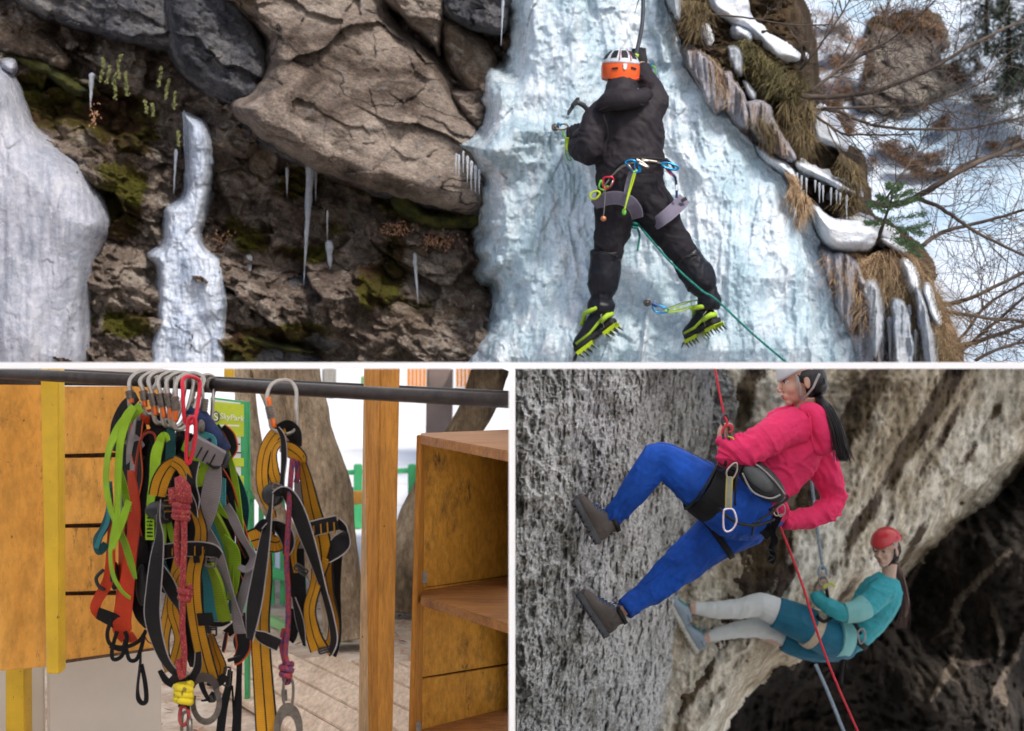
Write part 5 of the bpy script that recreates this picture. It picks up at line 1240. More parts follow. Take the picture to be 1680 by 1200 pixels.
# ================================================================ LOWER RIGHT: the cave wall
LIME = [(.32,(.2,.19,.165)), (.42,(.5,.5,.48)), (.52,(.86,.87,.87)), (.7,(1,1,1))]
m_lime = rockmat('weathered_grey_limestone', LIME, 3.4, lich=(.24,.22,.17), gain=(1.22,1.22,1.19), stretch=(1,.3,1), bmp=.05, fine=.02, grain=38, dark=.55, moss=((.13,.12,.09), (.2,.18,.12)))
m_lime2 = rockmat('streaked_limestone', gain=(1.15,1.14,1.1), cols=[(.34,(.17,.135,.085)), (.44,(.42,.36,.27)), (.54,(.64,.6,.51)), (.68,(.84,.83,.77))], scale=1.1, bmp=.03, fine=.004, grain=10, dark=.5, stretch=(1.5,1,.8), rot=(0,.5,0), moss=((.06,.042,.035),(.11,.085,.05)))
m_cave = rockmat('damp_cave_rock', [(.3,(.012,.011,.01)), (.48,(.03,.025,.021)), (.6,(.065,.052,.042)), (.72,(.18,.145,.115))], 1.0, bmp=.05, grain=12, dark=.7, stretch=(1.6,1,.7), rot=(0,.5,0), fine=.004, moss=((.22,.18,.14),(.13,.1,.08)))  # dark brown rock, with the shade of the recess put into its colour
def smoothmax(a, b): return np.maximum(a, b)
def wallA(X, Z):
    t = np.clip((X-845)/360, -.2, 1.2)
    t = t+.0003*(Z-800); return np.minimum(6.3+1.0*t+5.0*np.clip(t,0,2)**2, 10.95)+.15*fbm(np.stack([X*.01, Z*.01, X*0], 1), 2, 5)
def crag(s=1.0, a=.05, seed=1, sx=1.0):
    def f(W, sd, X, Z):
        q = W*np.array([3.2*sx,0,2.6])*s
        q[:,1] = W[:,1]*.8*s
        h = a*.9*facets(W, 3.2*s, seed+40, .4, .4, 1.2)+a*1.6*fbm(q*.6, 3, seed)+a*1.2*fbm(q*2.2, 4, seed+3, .6, 1)+a*1.0*fbm(q*5.5, 4, seed+5, .6, 1)+a*.45*fbm(q*15, 3, seed+8, .6, 1)
        return h
    return f
def stainA(W, sd, X, Z):
    g = lambda cx, cz, rx, rz, a: a*np.exp(-((X-cx)/rx)**2-((Z-cz)/rz)**2)
    return .45*(g(860,650,60,90,.3)+g(900,1000,70,130,.2)+g(1000,720,60,90,.25)+g(1070,860,40,40,.25)+g(870,1120,60,90,.28)+g(1030,940,50,40,.2)+g(985,1060,30,80,.2))+.08
tag(relief('limestone_wall', [(780,560),(1205,560),(1212,700),(1215,800),(1196,880),(1176,960),(1150,1040),(1130,1100),(1110,1150),(1085,1240),(1075,1290),(780,1290)],
    wallA, .35, 60, 1.5, m_lime, crag(1.35, .075, 3), edge=6, pmax=1290, pmin=602.8, attrs={'moss': stainA}, warp=lambda W, sd: 0, back=.6), kind='structure')
def clampx(o, xm=.012):
    me = o.data; k = len(me.vertices); co = np.zeros(k*3); me.vertices.foreach_get('co', co); co = co.reshape(-1,3)
    co[:,0] = np.maximum(co[:,0], xm); co[:,2] = np.minimum(co[:,2], -.009); me.vertices.foreach_set('co', co.ravel()); me.update()
clampx(bpy.data.objects['limestone_wall'])
o = relief('limestone_buttress', [(1060,930),(1120,900),(1200,880),(1260,860),(1300,940),(1330,1010),(1310,1060),(1260,1080),(1200,1120),(1150,1180),(1120,1280),(1000,1280),(1020,1100)],
    lambda X, Z: 10.35+.002*(X-1060), .5, 60, 2.2, m_lime2, crag(.7, .045, 13), edge=8, pmax=1290, attrs={'moss': lambda W, sd, X, Z: .35*np.exp(-((X-1098-(1000-Z)*.12)/14)**2)})
tag(o, kind='structure')
def backY(X, Z):
    d = ((X-1190)*.62+(Z-1150))/1.18           # > 0 below the overhang line
    return 10.6+.6*np.sin((X-Z*-.5)*.018)*.4+3.2*sst(0, 70, d)+.5*sst(-300, 0, d)*0
def stainB(W, sd, X, Z):
    u = (X+ (Z-600)*.62)
    g = lambda c, w_, a: a*np.exp(-((u-c)/w_)**2)
    fade = .6+.4*fbm(np.stack([X*.02, Z*.01, X*0], 1), 3, 9)
    return 1.9*(g(1455,30,.75)+g(1340,18,.5)*sst(850,750,Z)+g(1620,12,.45)+g(1510,10,.4)*sst(690,800,Z)+g(1575,20,.8)*(1-.5*sst(900,1000,Z))+g(1385,34,.5)*sst(720,820,Z)+g(1680,14,.5)*sst(600,700,Z)+g(1250,26,.4)+g(1780,20,.5))*fade+.5*np.exp(-((X-1225)/22)**2-((Z-665)/60)**2)+.5*np.exp(-((X-1275)/30)**2-((Z-920)/50)**2)+.06
tag(relief('overhang_wall', [(1100,540),(1760,540),(1760,640),(1720,700),(1640,780),(1560,850),(1480,925),(1400,985),(1330,1030),(1250,1090),(1190,1160),(1100,1240)],
    lambda X, Z: 11.1+.35*np.sin((X*.8+Z*.5)*.016)+.0012*(X-1300), .5, 40, 3, m_lime2, crag(.36, .08, 23, 1.2), edge=14, pmin=602.6, pmax=1290, attrs={'moss': stainB}, curve=True), kind='structure')
clampx(bpy.data.objects['overhang_wall'])
RIBS = [((1655,905,8),(1610,950,10),(1572,985,9),(1560,1030,8),(1528,1050,5)),((1560,1000,5),(1575,1030,9),(1563,1090,11),(1545,1120,9),(1528,1150,5)),((1625,985,5),(1632,1010,8),(1645,1050,7),(1640,1075,5)),
        ((1680,1040,5),(1665,1080,10),(1642,1120,7),(1625,1150,5)),((1560,1080,4),(1590,1090,8),(1620,1085,5)),((1520,905,4),(1490,960,6),(1470,985,4)),((1640,1130,12),(1650,1150,12)),((1285,1075,8),(1300,1095,8))]
def ribf(W, sd, X, Z):
    m = np.zeros_like(X)
    for rb in RIBS:
        for a, c_ in zip(rb[:-1], rb[1:]):
            e = np.array([c_[0]-a[0], c_[1]-a[1]], float); t = np.clip(((X-a[0])*e[0]+(Z-a[1])*e[1])/(e@e), 0, 1)
            d = np.hypot(X-a[0]-t*e[0], Z-a[1]-t*e[1])/(1.5*(a[2]+(c_[2]-a[2])*t)); m = np.maximum(m, np.exp(-d*d))
    return m
def cavedisp(W, sd, X, Z): return crag(.4, .13, 33, 1.3)(W, sd, X, Z)+.12*ribf(W, sd, X, Z)
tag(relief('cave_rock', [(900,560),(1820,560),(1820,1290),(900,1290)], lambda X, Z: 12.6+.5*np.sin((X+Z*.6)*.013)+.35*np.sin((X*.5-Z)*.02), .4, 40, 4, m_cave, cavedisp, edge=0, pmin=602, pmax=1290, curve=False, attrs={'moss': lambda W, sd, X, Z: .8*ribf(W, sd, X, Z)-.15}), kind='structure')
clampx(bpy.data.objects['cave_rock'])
# ---------------------------------------------------------------- people helpers
def skinmat(name, col):
    m, n, b = newmat(name); v = coord(n)
    L(n, ramp(n, noise(n, v, 14, 4, .6), [(.35, [x*.86 for x in col]), (.65, col)]), b.inputs['Base Color']); b.inputs['Roughness'].default_value = .5
    b.inputs['Subsurface Weight'].default_value = .15; b.inputs['Subsurface Radius'].default_value = (.02,.008,.004); b.inputs['Subsurface Scale'].default_value = .5
    return m
def cloth(name, col, rough=.85, var=.08, weave=700, bm_=.0006, sheen=.2, wrk=5, wrd=.012):
    m, n, b = newmat(name); v = coord(n)
    c = ramp(n, noise(n, v, 7, 5, .6), [(.3, [x*(1-var*2) for x in col]), (.7, [min(1, x*(1+var)) for x in col])])
    v2 = coord(n, (1,1,1), (.3,.7,.2)); wr = N(n, 'ShaderNodeTexNoise', noise_type='RIDGED_MULTIFRACTAL'); wr.inputs['Scale'].default_value = wrk; wr.inputs['Detail'].default_value = 2.5; wr.inputs['Distortion'].default_value = .8; L(n, v2, wr.inputs['Vector'])
    L(n, c, b.inputs['Base Color']); b.inputs['Roughness'].default_value = rough; b.inputs['Specular IOR Level'].default_value = .3
    p_ = bump(n, b, wr.outputs['Fac'], wrd); bump(n, b, noise(n, v, weave, 2, .5), bm_, 1, p_); return m
def folds(a=.004, seed=1, dirv=(1,0,1), sc=9, ratio=4.5, joints=()):
    """cloth folds: ridges running across dirv, stronger near joints [(Vector, radius, gain)]"""
    d = np.array(dirv, float); d /= np.linalg.norm(d)
    e = np.cross(d, [0,1,0]); e /= np.linalg.norm(e)+1e-9; g_ = np.cross(d, e)
    def f(co, no):
        q = np.stack([co@d*sc*ratio*.45, co@e*sc*.55, co@g_*sc*.55], 1)
        w_ = .5*fbm(co*6, 2, seed+4)[:,None]
        h = fbm(q+w_*1.6, 3, seed, .5, 1); h = (np.clip(h,-1,1)*.5+.5)**2.4*2.0-.5
        amp = .45+.55*sst(-.3, .5, fbm(co*4, 2, seed+7))
        for (c_, r_, g2) in joints:
            amp = amp+g2*np.exp(-((co-np.array(c_))**2).sum(1)/r_**2)
        return a*h*amp+a*.3*fbm(co*40, 2, seed+9)
    return f
def basis(f, u):
    f = Vector(f).normalized(); u = Vector(u); u = (u-f*u.dot(f)).normalized(); r = f.cross(u)
    return f, u, r
def head(mb, c, f, u, s=1.0):
    f, u, r = basis(f, u); M = Matrix((f, r, u)).transposed()
    T = lambda a, b_, c_: Vector(c)+(f*a+r*b_+u*c_)*s
    E = lambda a, b_, c_, x, y, z: mb.ell(T(a,b_,c_), (x*s,y*s,z*s), M)
    E(-.012,0,.03,.096,.077,.087); E(.03,0,-.02,.062,.062,.085); E(.035,0,-.06,.05,.048,.045); E(.068,0,-.092,.02,.024,.017)
    E(.074,0,.035,.02,.05,.022); E(.05,.038,-.028,.034,.026,.03); E(.05,-.038,-.028,.034,.026,.03)
    mb.tube([T(.086,0,.012), T(.1,0,-.012), T(.112,0,-.031)], [.008*s,.0095*s,.0115*s], seg=10)
    E(.104,.011,-.036,.01,.007,.008); E(.104,-.011,-.036,.01,.007,.008)
    E(.088,0,-.058,.014,.023,.008); E(.085,0,-.07,.013,.019,.008); E(.075,0,-.064,.018,.03,.02)
    for k in (1,-1): E(-.008,.079*k,-.012,.016,.008,.03)
    return T, M
def face_bits(rt, T, M, s, m_lip, m_brow):
    mb = MB(); mb.ell(T(.0945,0,-.0585),(.009*s,.019*s,.0055*s),M); mb.ell(T(.091,0,-.069),(.009*s,.016*s,.0055*s),M); mb.build('lips', m_lip, rt, True)
    for k in (1,-1):
        o = MB().ell(T(.073,.03*k,.004),(.0135*s,.0145*s,.0085*s),M).build('eye', m_eyew, rt, True)
        MB().ell(T(.0845,.0315*k,.004),(.004*s,.006*s,.006*s),M).build('iris', m_eyed, o, True)
        MB().tube([T(.09,.014*k,.026),T(.092,.03*k,.032),T(.08,.048*k,.027)],.0032*s,seg=6).build('eyebrow', m_brow, rt, True)
        MB().tube([T(.086,.016*k,.007),T(.0885,.031*k,.0135),T(.078,.046*k,.007)],.0018*s,seg=6).build('eyelash', m_brow, o, True)
m_eyew = simple('eye_white',(.6,.57,.54),.2,var=.02); m_eyed = simple('dark_iris',(.02,.012,.008),.15,var=.1)
def hand(mb, wrist, d, n_, curl=1.1, s=1.0, side=1, spread=.012):
    """palm from wrist along d, palm faces n_, fingers curl towards n_"""
    d = Vector(d).normalized(); n_ = Vector(n_); n_ = (n_-d*n_.dot(d)).normalized(); r = d.cross(n_)*side; w0 = Vector(wrist)
    M = Matrix((d, r, n_)).transposed()
    mb.tube([w0-d*.03*s, w0+d*.015*s], [.022*s,.023*s], seg=12)
    mb.ell(w0+d*.045*s, (.05*s,.04*s,.017*s), M)
    for k, (ln, off) in enumerate(((.072,-.029),(.08,-.01),(.075,.01),(.058,.028))):
        p = w0+d*.078*s+r*off*s; a = .25; pts = [p-d*.02*s, p]; dd = d
        for j, fr in enumerate((.45,.32,.26)):
            a2 = curl*(j+.6)*.62; dd = (d*math.cos(a2)+n_*math.sin(a2)); p = p+dd*ln*fr*s; pts.append(p)
        mb.tube(pts, [.0098*s,.0094*s,.0088*s,.008*s,.0068*s], seg=9)
    p = w0+d*.02*s-r*.03*s; q1 = p+(d*.55-r*.6+n_*.35).normalized()*.034*s; q2 = q1+(d*.8+n_*.55).normalized()*.03*s; q3 = q2+(d*.7+n_*.7+r*.3).normalized()*.024*s
    mb.tube([p, q1, q2, q3], [.0135*s,.012*s,.0105*s,.0085*s], seg=9)
def boot(parent, heel, toe, up, mats, s=1.0, wid=.1, shaft=.12, side_=None, laces=None, sole_th=.026, name='boot', tilt=0):
    """heel, toe: world points at the bottom of the sole; up: direction of the shin"""
    heel, toe = Vector(heel), Vector(toe); f = (toe-heel); ln = f.length; f.normalize(); up = Vector(up); up = (up-f*up.dot(f)).normalized(); sv = f.cross(up)
    if side_ is not None and sv.dot(Vector(side_)) < 0: sv = -sv
    T = lambda a, b_, c_: heel+f*a*ln+sv*b_*wid+up*c_*s
    out = [(0,-.3),(0,.3),(.12,.36),(.35,.33),(.6,.42),(.78,.46),(.92,.34),(1,.1),(1,-.12),(.93,-.34),(.78,-.46),(.6,-.42),(.35,-.33),(.12,-.36)]
    out = [tuple(q) for q in cat(out, 4, True)]
    up_m, sole_m, lace_m, col_m = mats
    mb = MB()
    for (a, z, r) in ((.16,.07,.039),(.2,.04,.042),(.3,.06,.041),(.45,.052,.04),(.6,.044,.041),(.75,.04,.038),(.88,.036,.03)):
        pass
    sec = [(.02,.045,.026,.03),(.08,.055,.036,.042),(.2,.062,.04,.05),(.35,.068,.039,.052),(.5,.058,.041,.044),(.65,.046,.044,.036),(.8,.04,.042,.03),(.92,.034,.034,.024),(.98,.03,.022,.016)]
    vs = []; fs = []; sg = 18
    for (a, cz, rx, rz) in sec:
        for k in range(sg):
            t = 2*math.pi*k/sg; c_ = math.cos(t); s_ = math.sin(t)
            zz = cz+rz*s_ if s_ > 0 else max(.012, cz+rz*s_*1.2)
            vs.append(heel+f*a*ln+sv*(rx*c_*wid/.1)+up*zz*s)
    for i in range(len(sec)-1):
        for k in range(sg): fs.append((i*sg+k, i*sg+(k+1) % sg, (i+1)*sg+(k+1) % sg, (i+1)*sg+k))
    fs += [tuple(range(sg))[::-1], tuple((len(sec)-1)*sg+k for k in range(sg))]
    mb.add((vs, fs))
    mb.tube([T(.2,0,.06), T(.19,0,.1), T(.17,0,.06+shaft)], [.042*s,.041*s,.044*s], seg=18)
    up_o = mb.organic(name, up_m, parent, .0045, 3, lambda co, no: .0012*fbm(co*45, 3, 2))
    sm = MB(); sm.prism([T(a, b_*1.06, -.002) for a, b_ in out], up*sole_th*s)
    sm.build('sole', sole_m, up_o, bevel=.004)
    tr = MB()
    for k in range(9):
        a = .04+k*.11; ww = .3+.12*math.sin(k*.4); tr.box(T(a,0,-.005), (.016*s, ww*2*wid*.92, .01*s), Matrix((f, sv, up)).transposed())
    tr.build('tread', sole_m, up_o)
    cl = MB(); cl.tube([T(.17,0,.05+shaft), T(.165,0,.072+shaft)], [.047*s,.0475*s], seg=20); cl.build('collar', col_m, up_o, True)
    if lace_m:
        lm = MB()
        for k in range(6):
            a = .72-k*.07; z = .078+k*.008 if k < 4 else .11+(k-4)*.03; a = a if k < 4 else .42-(k-4)*.03
            for q in (1,-1): lm.tube([T(a,-.26*q,z-.016), T(a-.02,0,z+.009), T(a-.045,.26*q,z-.006)], .0024*s, seg=6)
        lm.tube([T(.42,.1,.14),T(.47,.35,.15),T(.43,.5,.12),T(.41,.2,.13)], .0022, seg=6)
        lm.tube([T(.42,.1,.14),T(.38,.45,.1),T(.4,.55,.06)], .0022, seg=6)
        lm.build('laces', lace_m, up_o, True)
    return up_o, T
def shell(rt, name, T, M, s, m_, grow=1.0, low=-.0, cut=None):
    """helmet dome over the head"""
    vs = []; fs = []; u, v_ = 40, 18
    for j in range(v_+1):
        th = (math.pi*.5+low)*j/v_
        for i in range(u):
            ph = 2*math.pi*i/u
            dip = .018*math.cos(ph*2)+.012*math.cos(ph)
            x = (.118*grow)*math.sin(th)*math.cos(ph)-.012; y = .1*grow*math.sin(th)*math.sin(ph); z = .105*grow*math.cos(th)+.03
            if j > v_*.7: z += -dip*(j/v_-.7)/.3
            vs.append(T(x, y, z))
    for j in range(v_):
        for i in range(u): fs.append((j*u+i, j*u+(i+1) % u, (j+1)*u+(i+1) % u, (j+1)*u+i))
    me = bpy.data.meshes.new(name); me.from_pydata([tuple(q) for q in vs], [], fs); me.materials.append(m_)
    bm = bmesh.new(); bm.from_mesh(me); bmesh.ops.remove_doubles(bm, verts=bm.verts, dist=.0004); bmesh.ops.recalc_face_normals(bm, faces=bm.faces)
    bmesh.ops.solidify(bm, geom=bm.faces[:], thickness=.006)
    if cut is not None: bmesh.ops.bisect_plane(bm, geom=bm.verts[:]+bm.edges[:]+bm.faces[:], plane_co=(0,0,cut), plane_no=(0,0,1), clear_outer=True)
    bm.to_mesh(me); bm.free(); me.polygons.foreach_set('use_smooth', [True]*len(me.polygons))
    return link(name, me, rt)
def tubes(rt, name, lists, mat, seg=8, Y=None):
    mb = MB()
    for pts, r in lists: mb.tube([P(*p) for p in (cat(pts, 5) if len(pts) > 2 else pts)], r, seg=seg)
    return mb.build(name, mat, rt, True)
def band(rt, name, pts, mat, grow=1.0, sub=6, disp=None):
    vs, fs = limb([(a[0],a[1],a[2],a[3]*grow)+tuple(a[4:]) for a in pts], sub, 28)
    mb = MB(); mb.add((vs, fs)); return mb.organic(name, mat, rt, .005, 1, disp)

# ---------------------------------------------------------------- woman in pink
m_skin = skinmat('skin', (.56,.33,.24)); m_lip = simple('lips', (.42,.14,.13), .45); m_hair = simple('black_hair', (.014,.011,.014), .42, var=.4, scale=60, stretch=(1,1,.1))
m_pinkj = cloth('pink_fleece', (.76,.035,.14)); m_jean = cloth('blue_denim', (.01,.09,.5), .75, .2, 900, .0008)
m_boot = cloth('brown_grey_suede', (.125,.108,.1), .85, .12); m_sole = simple('grey_rubber_sole', (.09,.095,.11), .6, var=.15); m_lace = simple('blue_laces', (.03,.08,.2), .7); m_coll = simple('black_boot_collar', (.01,.01,.012), .7)
m_hgrey = simple('pale_grey_helmet', (.5,.53,.55), .35, var=.04, scale=8, coat=.2); m_hw = cloth('black_harness_fabric', (.012,.012,.014), .75, .2); m_strapg = simple('grey_strap', (.33,.31,.31), .7)
rt = root('person', P(1215,1040,6.6), 'woman in pink hooded top and blue jeans with pale helmet, leaning back on red rope', 'person')
PK = rt
mb = MB(); T, M = head(mb, P(1313,624,6.56), (-1,-.08,-.16), (-.06,0,1))
mb.tube([P(1322,650,6.57), P(1320,675,6.58), P(1312,710,6.6)], [.052,.05,.07], seg=16)
mb.add(limb([(1312,700,6.6,30),(1290,750,6.6,38),(1250,800,6.6,34),(1220,840,6.6,38)])); mb.add(limb([(1220,840,6.55,34),(1130,782,6.5,26),(1078,752,6.5,20),(1040,800,6.52,17),(998,855,6.57,11)]))
mb.add(limb([(1220,850,6.66,34),(1150,895,6.74,26),(1113,930,6.74,20),(1070,965,6.74,17),(1018,1003,6.7,11)]))
mb.add(limb([(1300,705,6.52,22),(1235,738,6.37,17),(1186,738,6.38,11)])); mb.add(limb([(1340,730,6.72,22),(1360,790,6.78,9),(1363,828,6.77,6),(1335,848,6.7,7),(1298,851,6.62,9)]))
hand(mb, P(1184,736,6.385), (-.02,.0,1), (1,.25,.0), 1.25, .95, side=-1); hand(mb, P(1294,851,6.61), (-1,-.1,.0), (0,.35,-1), 1.35, .92, side=1)
mb.organic('body', m_skin, rt, .0042, 2, clipz=-.012)
face_bits(rt, T, M, 1.0, m_lip, m_hair)
mb = MB(); mb.ell(T(-.05,0,.0),(.075,.083,.085),M); mb.ell(T(-.015,0,.02),(.075,.085,.06),M); mb.ell(T(-.075,0,-.04),(.05,.055,.05),M)
hair = mb.organic('hair', m_hair, rt, .005, 3, lambda co, no: .002*fbm(co*np.array([60,60,14]), 3, 3), clipz=-.012)
rr = random.Random(3); mb = MB()
for k in range(150):
    a = rr.gauss(0,1); c_ = rr.gauss(0,1); l_ = rr.uniform(.8,1.05)
    q = cat([(1343+a*1.5,655+c_*1.5,6.54), (1357+a*4,672+c_*2,6.47+c_*.006), (1371+a*5,700,6.43+c_*.012), (1378+a*6,730,6.43+c_*.014), (1383+a*7+rr.uniform(-3,3),(730+27*l_),6.43+c_*.014)], 4)
    mb.tube([P(*p) for p in q], [.0022*(1-.55*i/len(q)) for i in range(len(q))], seg=4)
mb.add(limb([(1343,652,6.54,7),(1357,673,6.48,10),(1370,702,6.45,12),(1377,728,6.45,12),(1380,745,6.45,6)], 5, 12)); tag(mb.build('ponytail', m_hair, hair, True), kind='stuff')
MB().tube([P(1339,649,6.56),P(1345,659,6.55)],.018,seg=12).build('hair_tie', m_coll, hair, True)
hel = shell(rt, 'helmet', lambda a, b_, c_, T=T: T(a, b_, c_+.014), M, 1, m_hgrey, 1.0, .06, cut=-.0082)
mb = MB()
for sgn in (1,):
    mb.tube([T(.038,.088*sgn,.03),T(.03,.078*sgn,-.03),T(.028,.062*sgn,-.085)],.0065,seg=6); mb.tube([T(-.07,.085*sgn,.02),T(-.03,.082*sgn,-.04),T(.02,.062*sgn,-.09)],.006,seg=6)
    mb.tube([T(.038,-.088*sgn,.03),T(.03,-.078*sgn,-.03),T(.028,-.062*sgn,-.085)],.0065,seg=6)
    mb.tube([T(-.07,-.085*sgn,.02),T(-.03,-.082*sgn,-.04),T(.02,-.062*sgn,-.09)],.006,seg=6)
mb.build('chin_strap', m_strapg, hel, True)
MB().ell(T(.035,-.103,.028),(.004,.003,.004),M).build('rivet', m_coll, hel, True); MB().box(T(-.085,-.06,-.02),(.018,.022,.03),M).build('adjuster', m_coll, hel)
jf = folds(.012, 5, (.75,0,.6), 7, 4.5, [(P(1225,742,6.36),.12,1.0),(P(1372,830,6.76),.12,1.1),(P(1245,790,6.55),.14,.9),(P(1185,740,6.38),.08,.6)])
mb = MB(); mb.add(limb([(1246,808,6.6,41,.8),(1262,788,6.6,46,.8),(1284,752,6.6,56,.8),(1300,718,6.6,57,.8),(1312,694,6.6,44,.8),(1320,680,6.58,26,.9)]))
mb.add(limb([(1306,700,6.52,34),(1282,706,6.46,31),(1255,722,6.4,27),(1230,737,6.36,24),(1205,742,6.36,22),(1181,742,6.38,20)]))
mb.add(limb([(1330,720,6.7,34),(1352,770,6.76,28),(1364,805,6.78,21),(1364,830,6.77,18),(1335,848,6.7,18),(1300,853,6.63,16),(1284,853,6.6,14)]))
mb.add(limb([(1282,826,6.56,26),(1262,836,6.55,24),(1250,842,6.55,16)]))
jk = mb.organic('hooded_top', m_pinkj, rt, .0055, 4, jf)
mb = MB(); mb.add(limb([(1316,674,6.5,12),(1334,674,6.48,14),(1347,698,6.47,17),(1356,722,6.48,17),(1350,738,6.5,12),(1338,728,6.5,12),(1332,700,6.5,12)]))
mb.organic('hood', m_pinkj, jk, .005, 3, folds(.006, 8, (0,0,1), 8))
tubes(jk, 'hood_seam', [(((1320,664,6.50),(1330,690,6.42),(1332,718,6.42),(1340,742,6.44)), .0025)], m_pinkj)
tubes(jk, 'shoulder_seam', [(((1332,684,6.435),(1312,694,6.40),(1290,706,6.375)), .0018)], m_pinkj)
pf = folds(.0085, 15, (1,0,-.6), 7, 4.5, [(P(1075,765,6.45),.09,1.2),(P(1018,832,6.55),.06,.8),(P(1040,990,6.7),.06,.8),(P(1185,830,6.5),.14,1.1),(P(1110,935,6.7),.08,.8)])
mb = MB(); mb.add(limb([(1238,838,6.6,46),(1210,836,6.56,50),(1180,815,6.52,50),(1140,790,6.5,39),(1108,766,6.5,32),(1082,752,6.5,27),(1066,768,6.5,26),(1042,802,6.52,24),(1018,832,6.55,18),(1003,850,6.57,17)]))
mb.add(limb([(1235,848,6.66,42),(1200,862,6.72,46),(1160,892,6.74,37),(1115,930,6.74,30),(1082,958,6.74,25),(1048,983,6.72,19),(1026,1000,6.7,17)]))
mb.add(limb([(1262,822,6.6,38),(1248,838,6.6,42),(1240,852,6.6,34)]))
jn = mb.organic('jeans', m_jean, rt, .0055, 4, pf)
m_sm = simple('dark_seam',(.004,.03,.2),.8)
for q_ in (((1188,776,6.37),(1150,752,6.4),(1110,733,6.42),(1080,727,6.46)), ((1172,880,6.57),(1130,915,6.6),(1100,930,6.62),(1060,958,6.63))): tubes(jn, 'seam', [(q_, .0014)], m_sm)
bu, _ = boot(rt, P(978,891,6.56), P(938,818,6.5), Vector((.72,0,.6)), (m_boot, m_sole, m_lace, m_coll), 1.0, .095, .06)
bu2, _ = boot(rt, P(992,1044,6.7), P(946,974,6.64), Vector((.72,0,.52)), (m_boot, m_sole, m_lace, m_coll), 1.0, .095, .06)
# harness
hn = band(rt, 'harness', [(1250,792,6.57,47,.82),(1242,808,6.57,48,.82)], m_hw, 1.06)
band(hn, 'leg_loop', [(1178,812,6.52,49),(1164,803,6.51,48),(1148,793,6.5,45)], m_hw, 1.07)
band(hn, 'leg_loop', [(1178,876,6.73,44),(1170,882,6.73,43)], m_hw, 1.06)
band(hn, 'loop_edge', [(1152,796,6.505,45),(1149,794,6.505,45)], m_blkr, 1.12)
tubes(hn, 'webbing', [(((1180,834,6.33),(1196,850,6.33),(1216,860,6.34),(1245,862,6.37),(1270,852,6.42)), .007), (((1272,836,6.41),(1250,852,6.38),(1236,864,6.38)), .006), (((1236,858,6.4),(1234,878,6.44)), .005), (((1262,838,6.42),(1290,820,6.44)), .008)], m_blkr)
mb = MB(); ca, sa = math.cos(-.72), math.sin(-.72); Mw = Matrix(((ca,0,-sa),(0,1,0),(sa,0,ca)))
mb.ell(P(1248,788,6.37), (.14,.05,.066), Mw); wp = mb.organic('waist_pack', simple('black_waist_pack_nylon',(.03,.033,.037),.5,var=.2), hn, .006, 2)
mb = MB(); mb.ell(P(1244,785,6.325), (.085,.02,.035), Mw); mb.build('pocket', simple('grey_mesh_pocket',(.09,.1,.105),.55,var=.15), hn, True)
tubes(hn, 'trim', [(((1212,756,6.33),(1240,762,6.32),(1268,786,6.32),(1288,812,6.34)), .004), (((1218,776,6.33),(1234,806,6.32),(1262,818,6.32),(1280,812,6.33)), .0045)], m_strapg)
tubes(hn, 'belt', [(((1196,766,6.36),(1210,772,6.34),(1218,762,6.34)), .01), (((1216,762,6.34),(1208,790,6.33),(1206,830,6.34)), .005)], m_blkr)
# her gear
def cara(label, pts, Y, r=.0052, mat=m_alu, cat_='carabiner', grp='climbing hardware of the two women', parent=None):
    if parent is not None: return cord(parent, pts, r, mat, Y, 'carabiner', closed=True)
    rt_ = root('carabiner', P(pts[0][0], pts[0][1], Y), label, cat_, grp); cord(rt_, pts, r, mat, Y, 'frame', closed=True); return rt_
rt = root('quickdraw', P(1196,870,6.27), 'quickdraw with silver carabiners hanging at her hip on a grey and yellow sling', 'quickdraw')
cara('', [(1194,785),(1192,774),(1200,764),(1208,760),(1209,772),(1202,786)], 6.26, .0048, m_alu, parent=rt)
W['gy'] = webmat('grey_yellow_sling', (.33,.34,.3), (.45,.38,.08), rib=.25, ew=.6)
ribbon(rt,'gy',[(1197,782,9),(1196,808,9),(1195,836,8)],6.255,name='sling',th=.005)
cara('', [(1190,836),(1202,836),(1208,850),(1207,860),(1200,870),(1191,872),(1187,864),(1187,842)], 6.25, .0052, simple('lilac_alloy',(.8,.72,.85),.25,.8,.05), parent=rt)
rt = root('belay_device', P(1190,700,6.34), 'black figure belay device on the red rope by her hands', 'belay device')
cord(rt,[(1186,684),(1192,680),(1194,690),(1190,700),(1185,694)],.006,simple('gunmetal',(.08,.08,.1),.25,.8),6.34,'ring',closed=True)
cord(rt,[(1187,702),(1193,698),(1197,708),(1195,722),(1189,724),(1186,712)],.006,bpy.data.materials['gunmetal'],6.33,'carabiner',closed=True)
cord(rt,[(1190,722),(1191,745),(1190,765)],.007,m_hw,6.33,'tie_in_loop')
cord(rt,[(1194,716),(1203,720),(1204,728)],.004,simple('yellow_green_cord',(.55,.6,.1),.7),6.32,'cord')
m_rope = ropemat('red_rope', (.6,.04,.06), (.5,.025,.045), None, 120, .5)
rt = root('rope', P(1173,604,6.4), 'red rope of the woman in pink, crossing in front of the second woman', 'rope')
cord(rt,[(1173,603.5),(1180,643),(1189,684)],.0055,m_rope,6.38,'upper_strand')
cord(rt,[(1189,684),(1193,694),(1186,704),(1184,712)],.0055,m_rope,6.32,'bight'); cord(rt,[(1192,700),(1199,698),(1201,706),(1196,710)],.0055,m_rope,6.32,'bight')
cord(rt,[(1262,846,.03),(1275,850,0),(1280,864,0),(1296,905,0),(1318,965,0),(1345,1050,-.02),(1372,1120,-.05),(1414,1215,-.08)],.0062,m_rope,6.56,'lower_strand')
rt = root('tape_tail', P(1266,925,6.45), 'twisted black tape tail with a frayed knot hanging from her harness', 'tape'); 
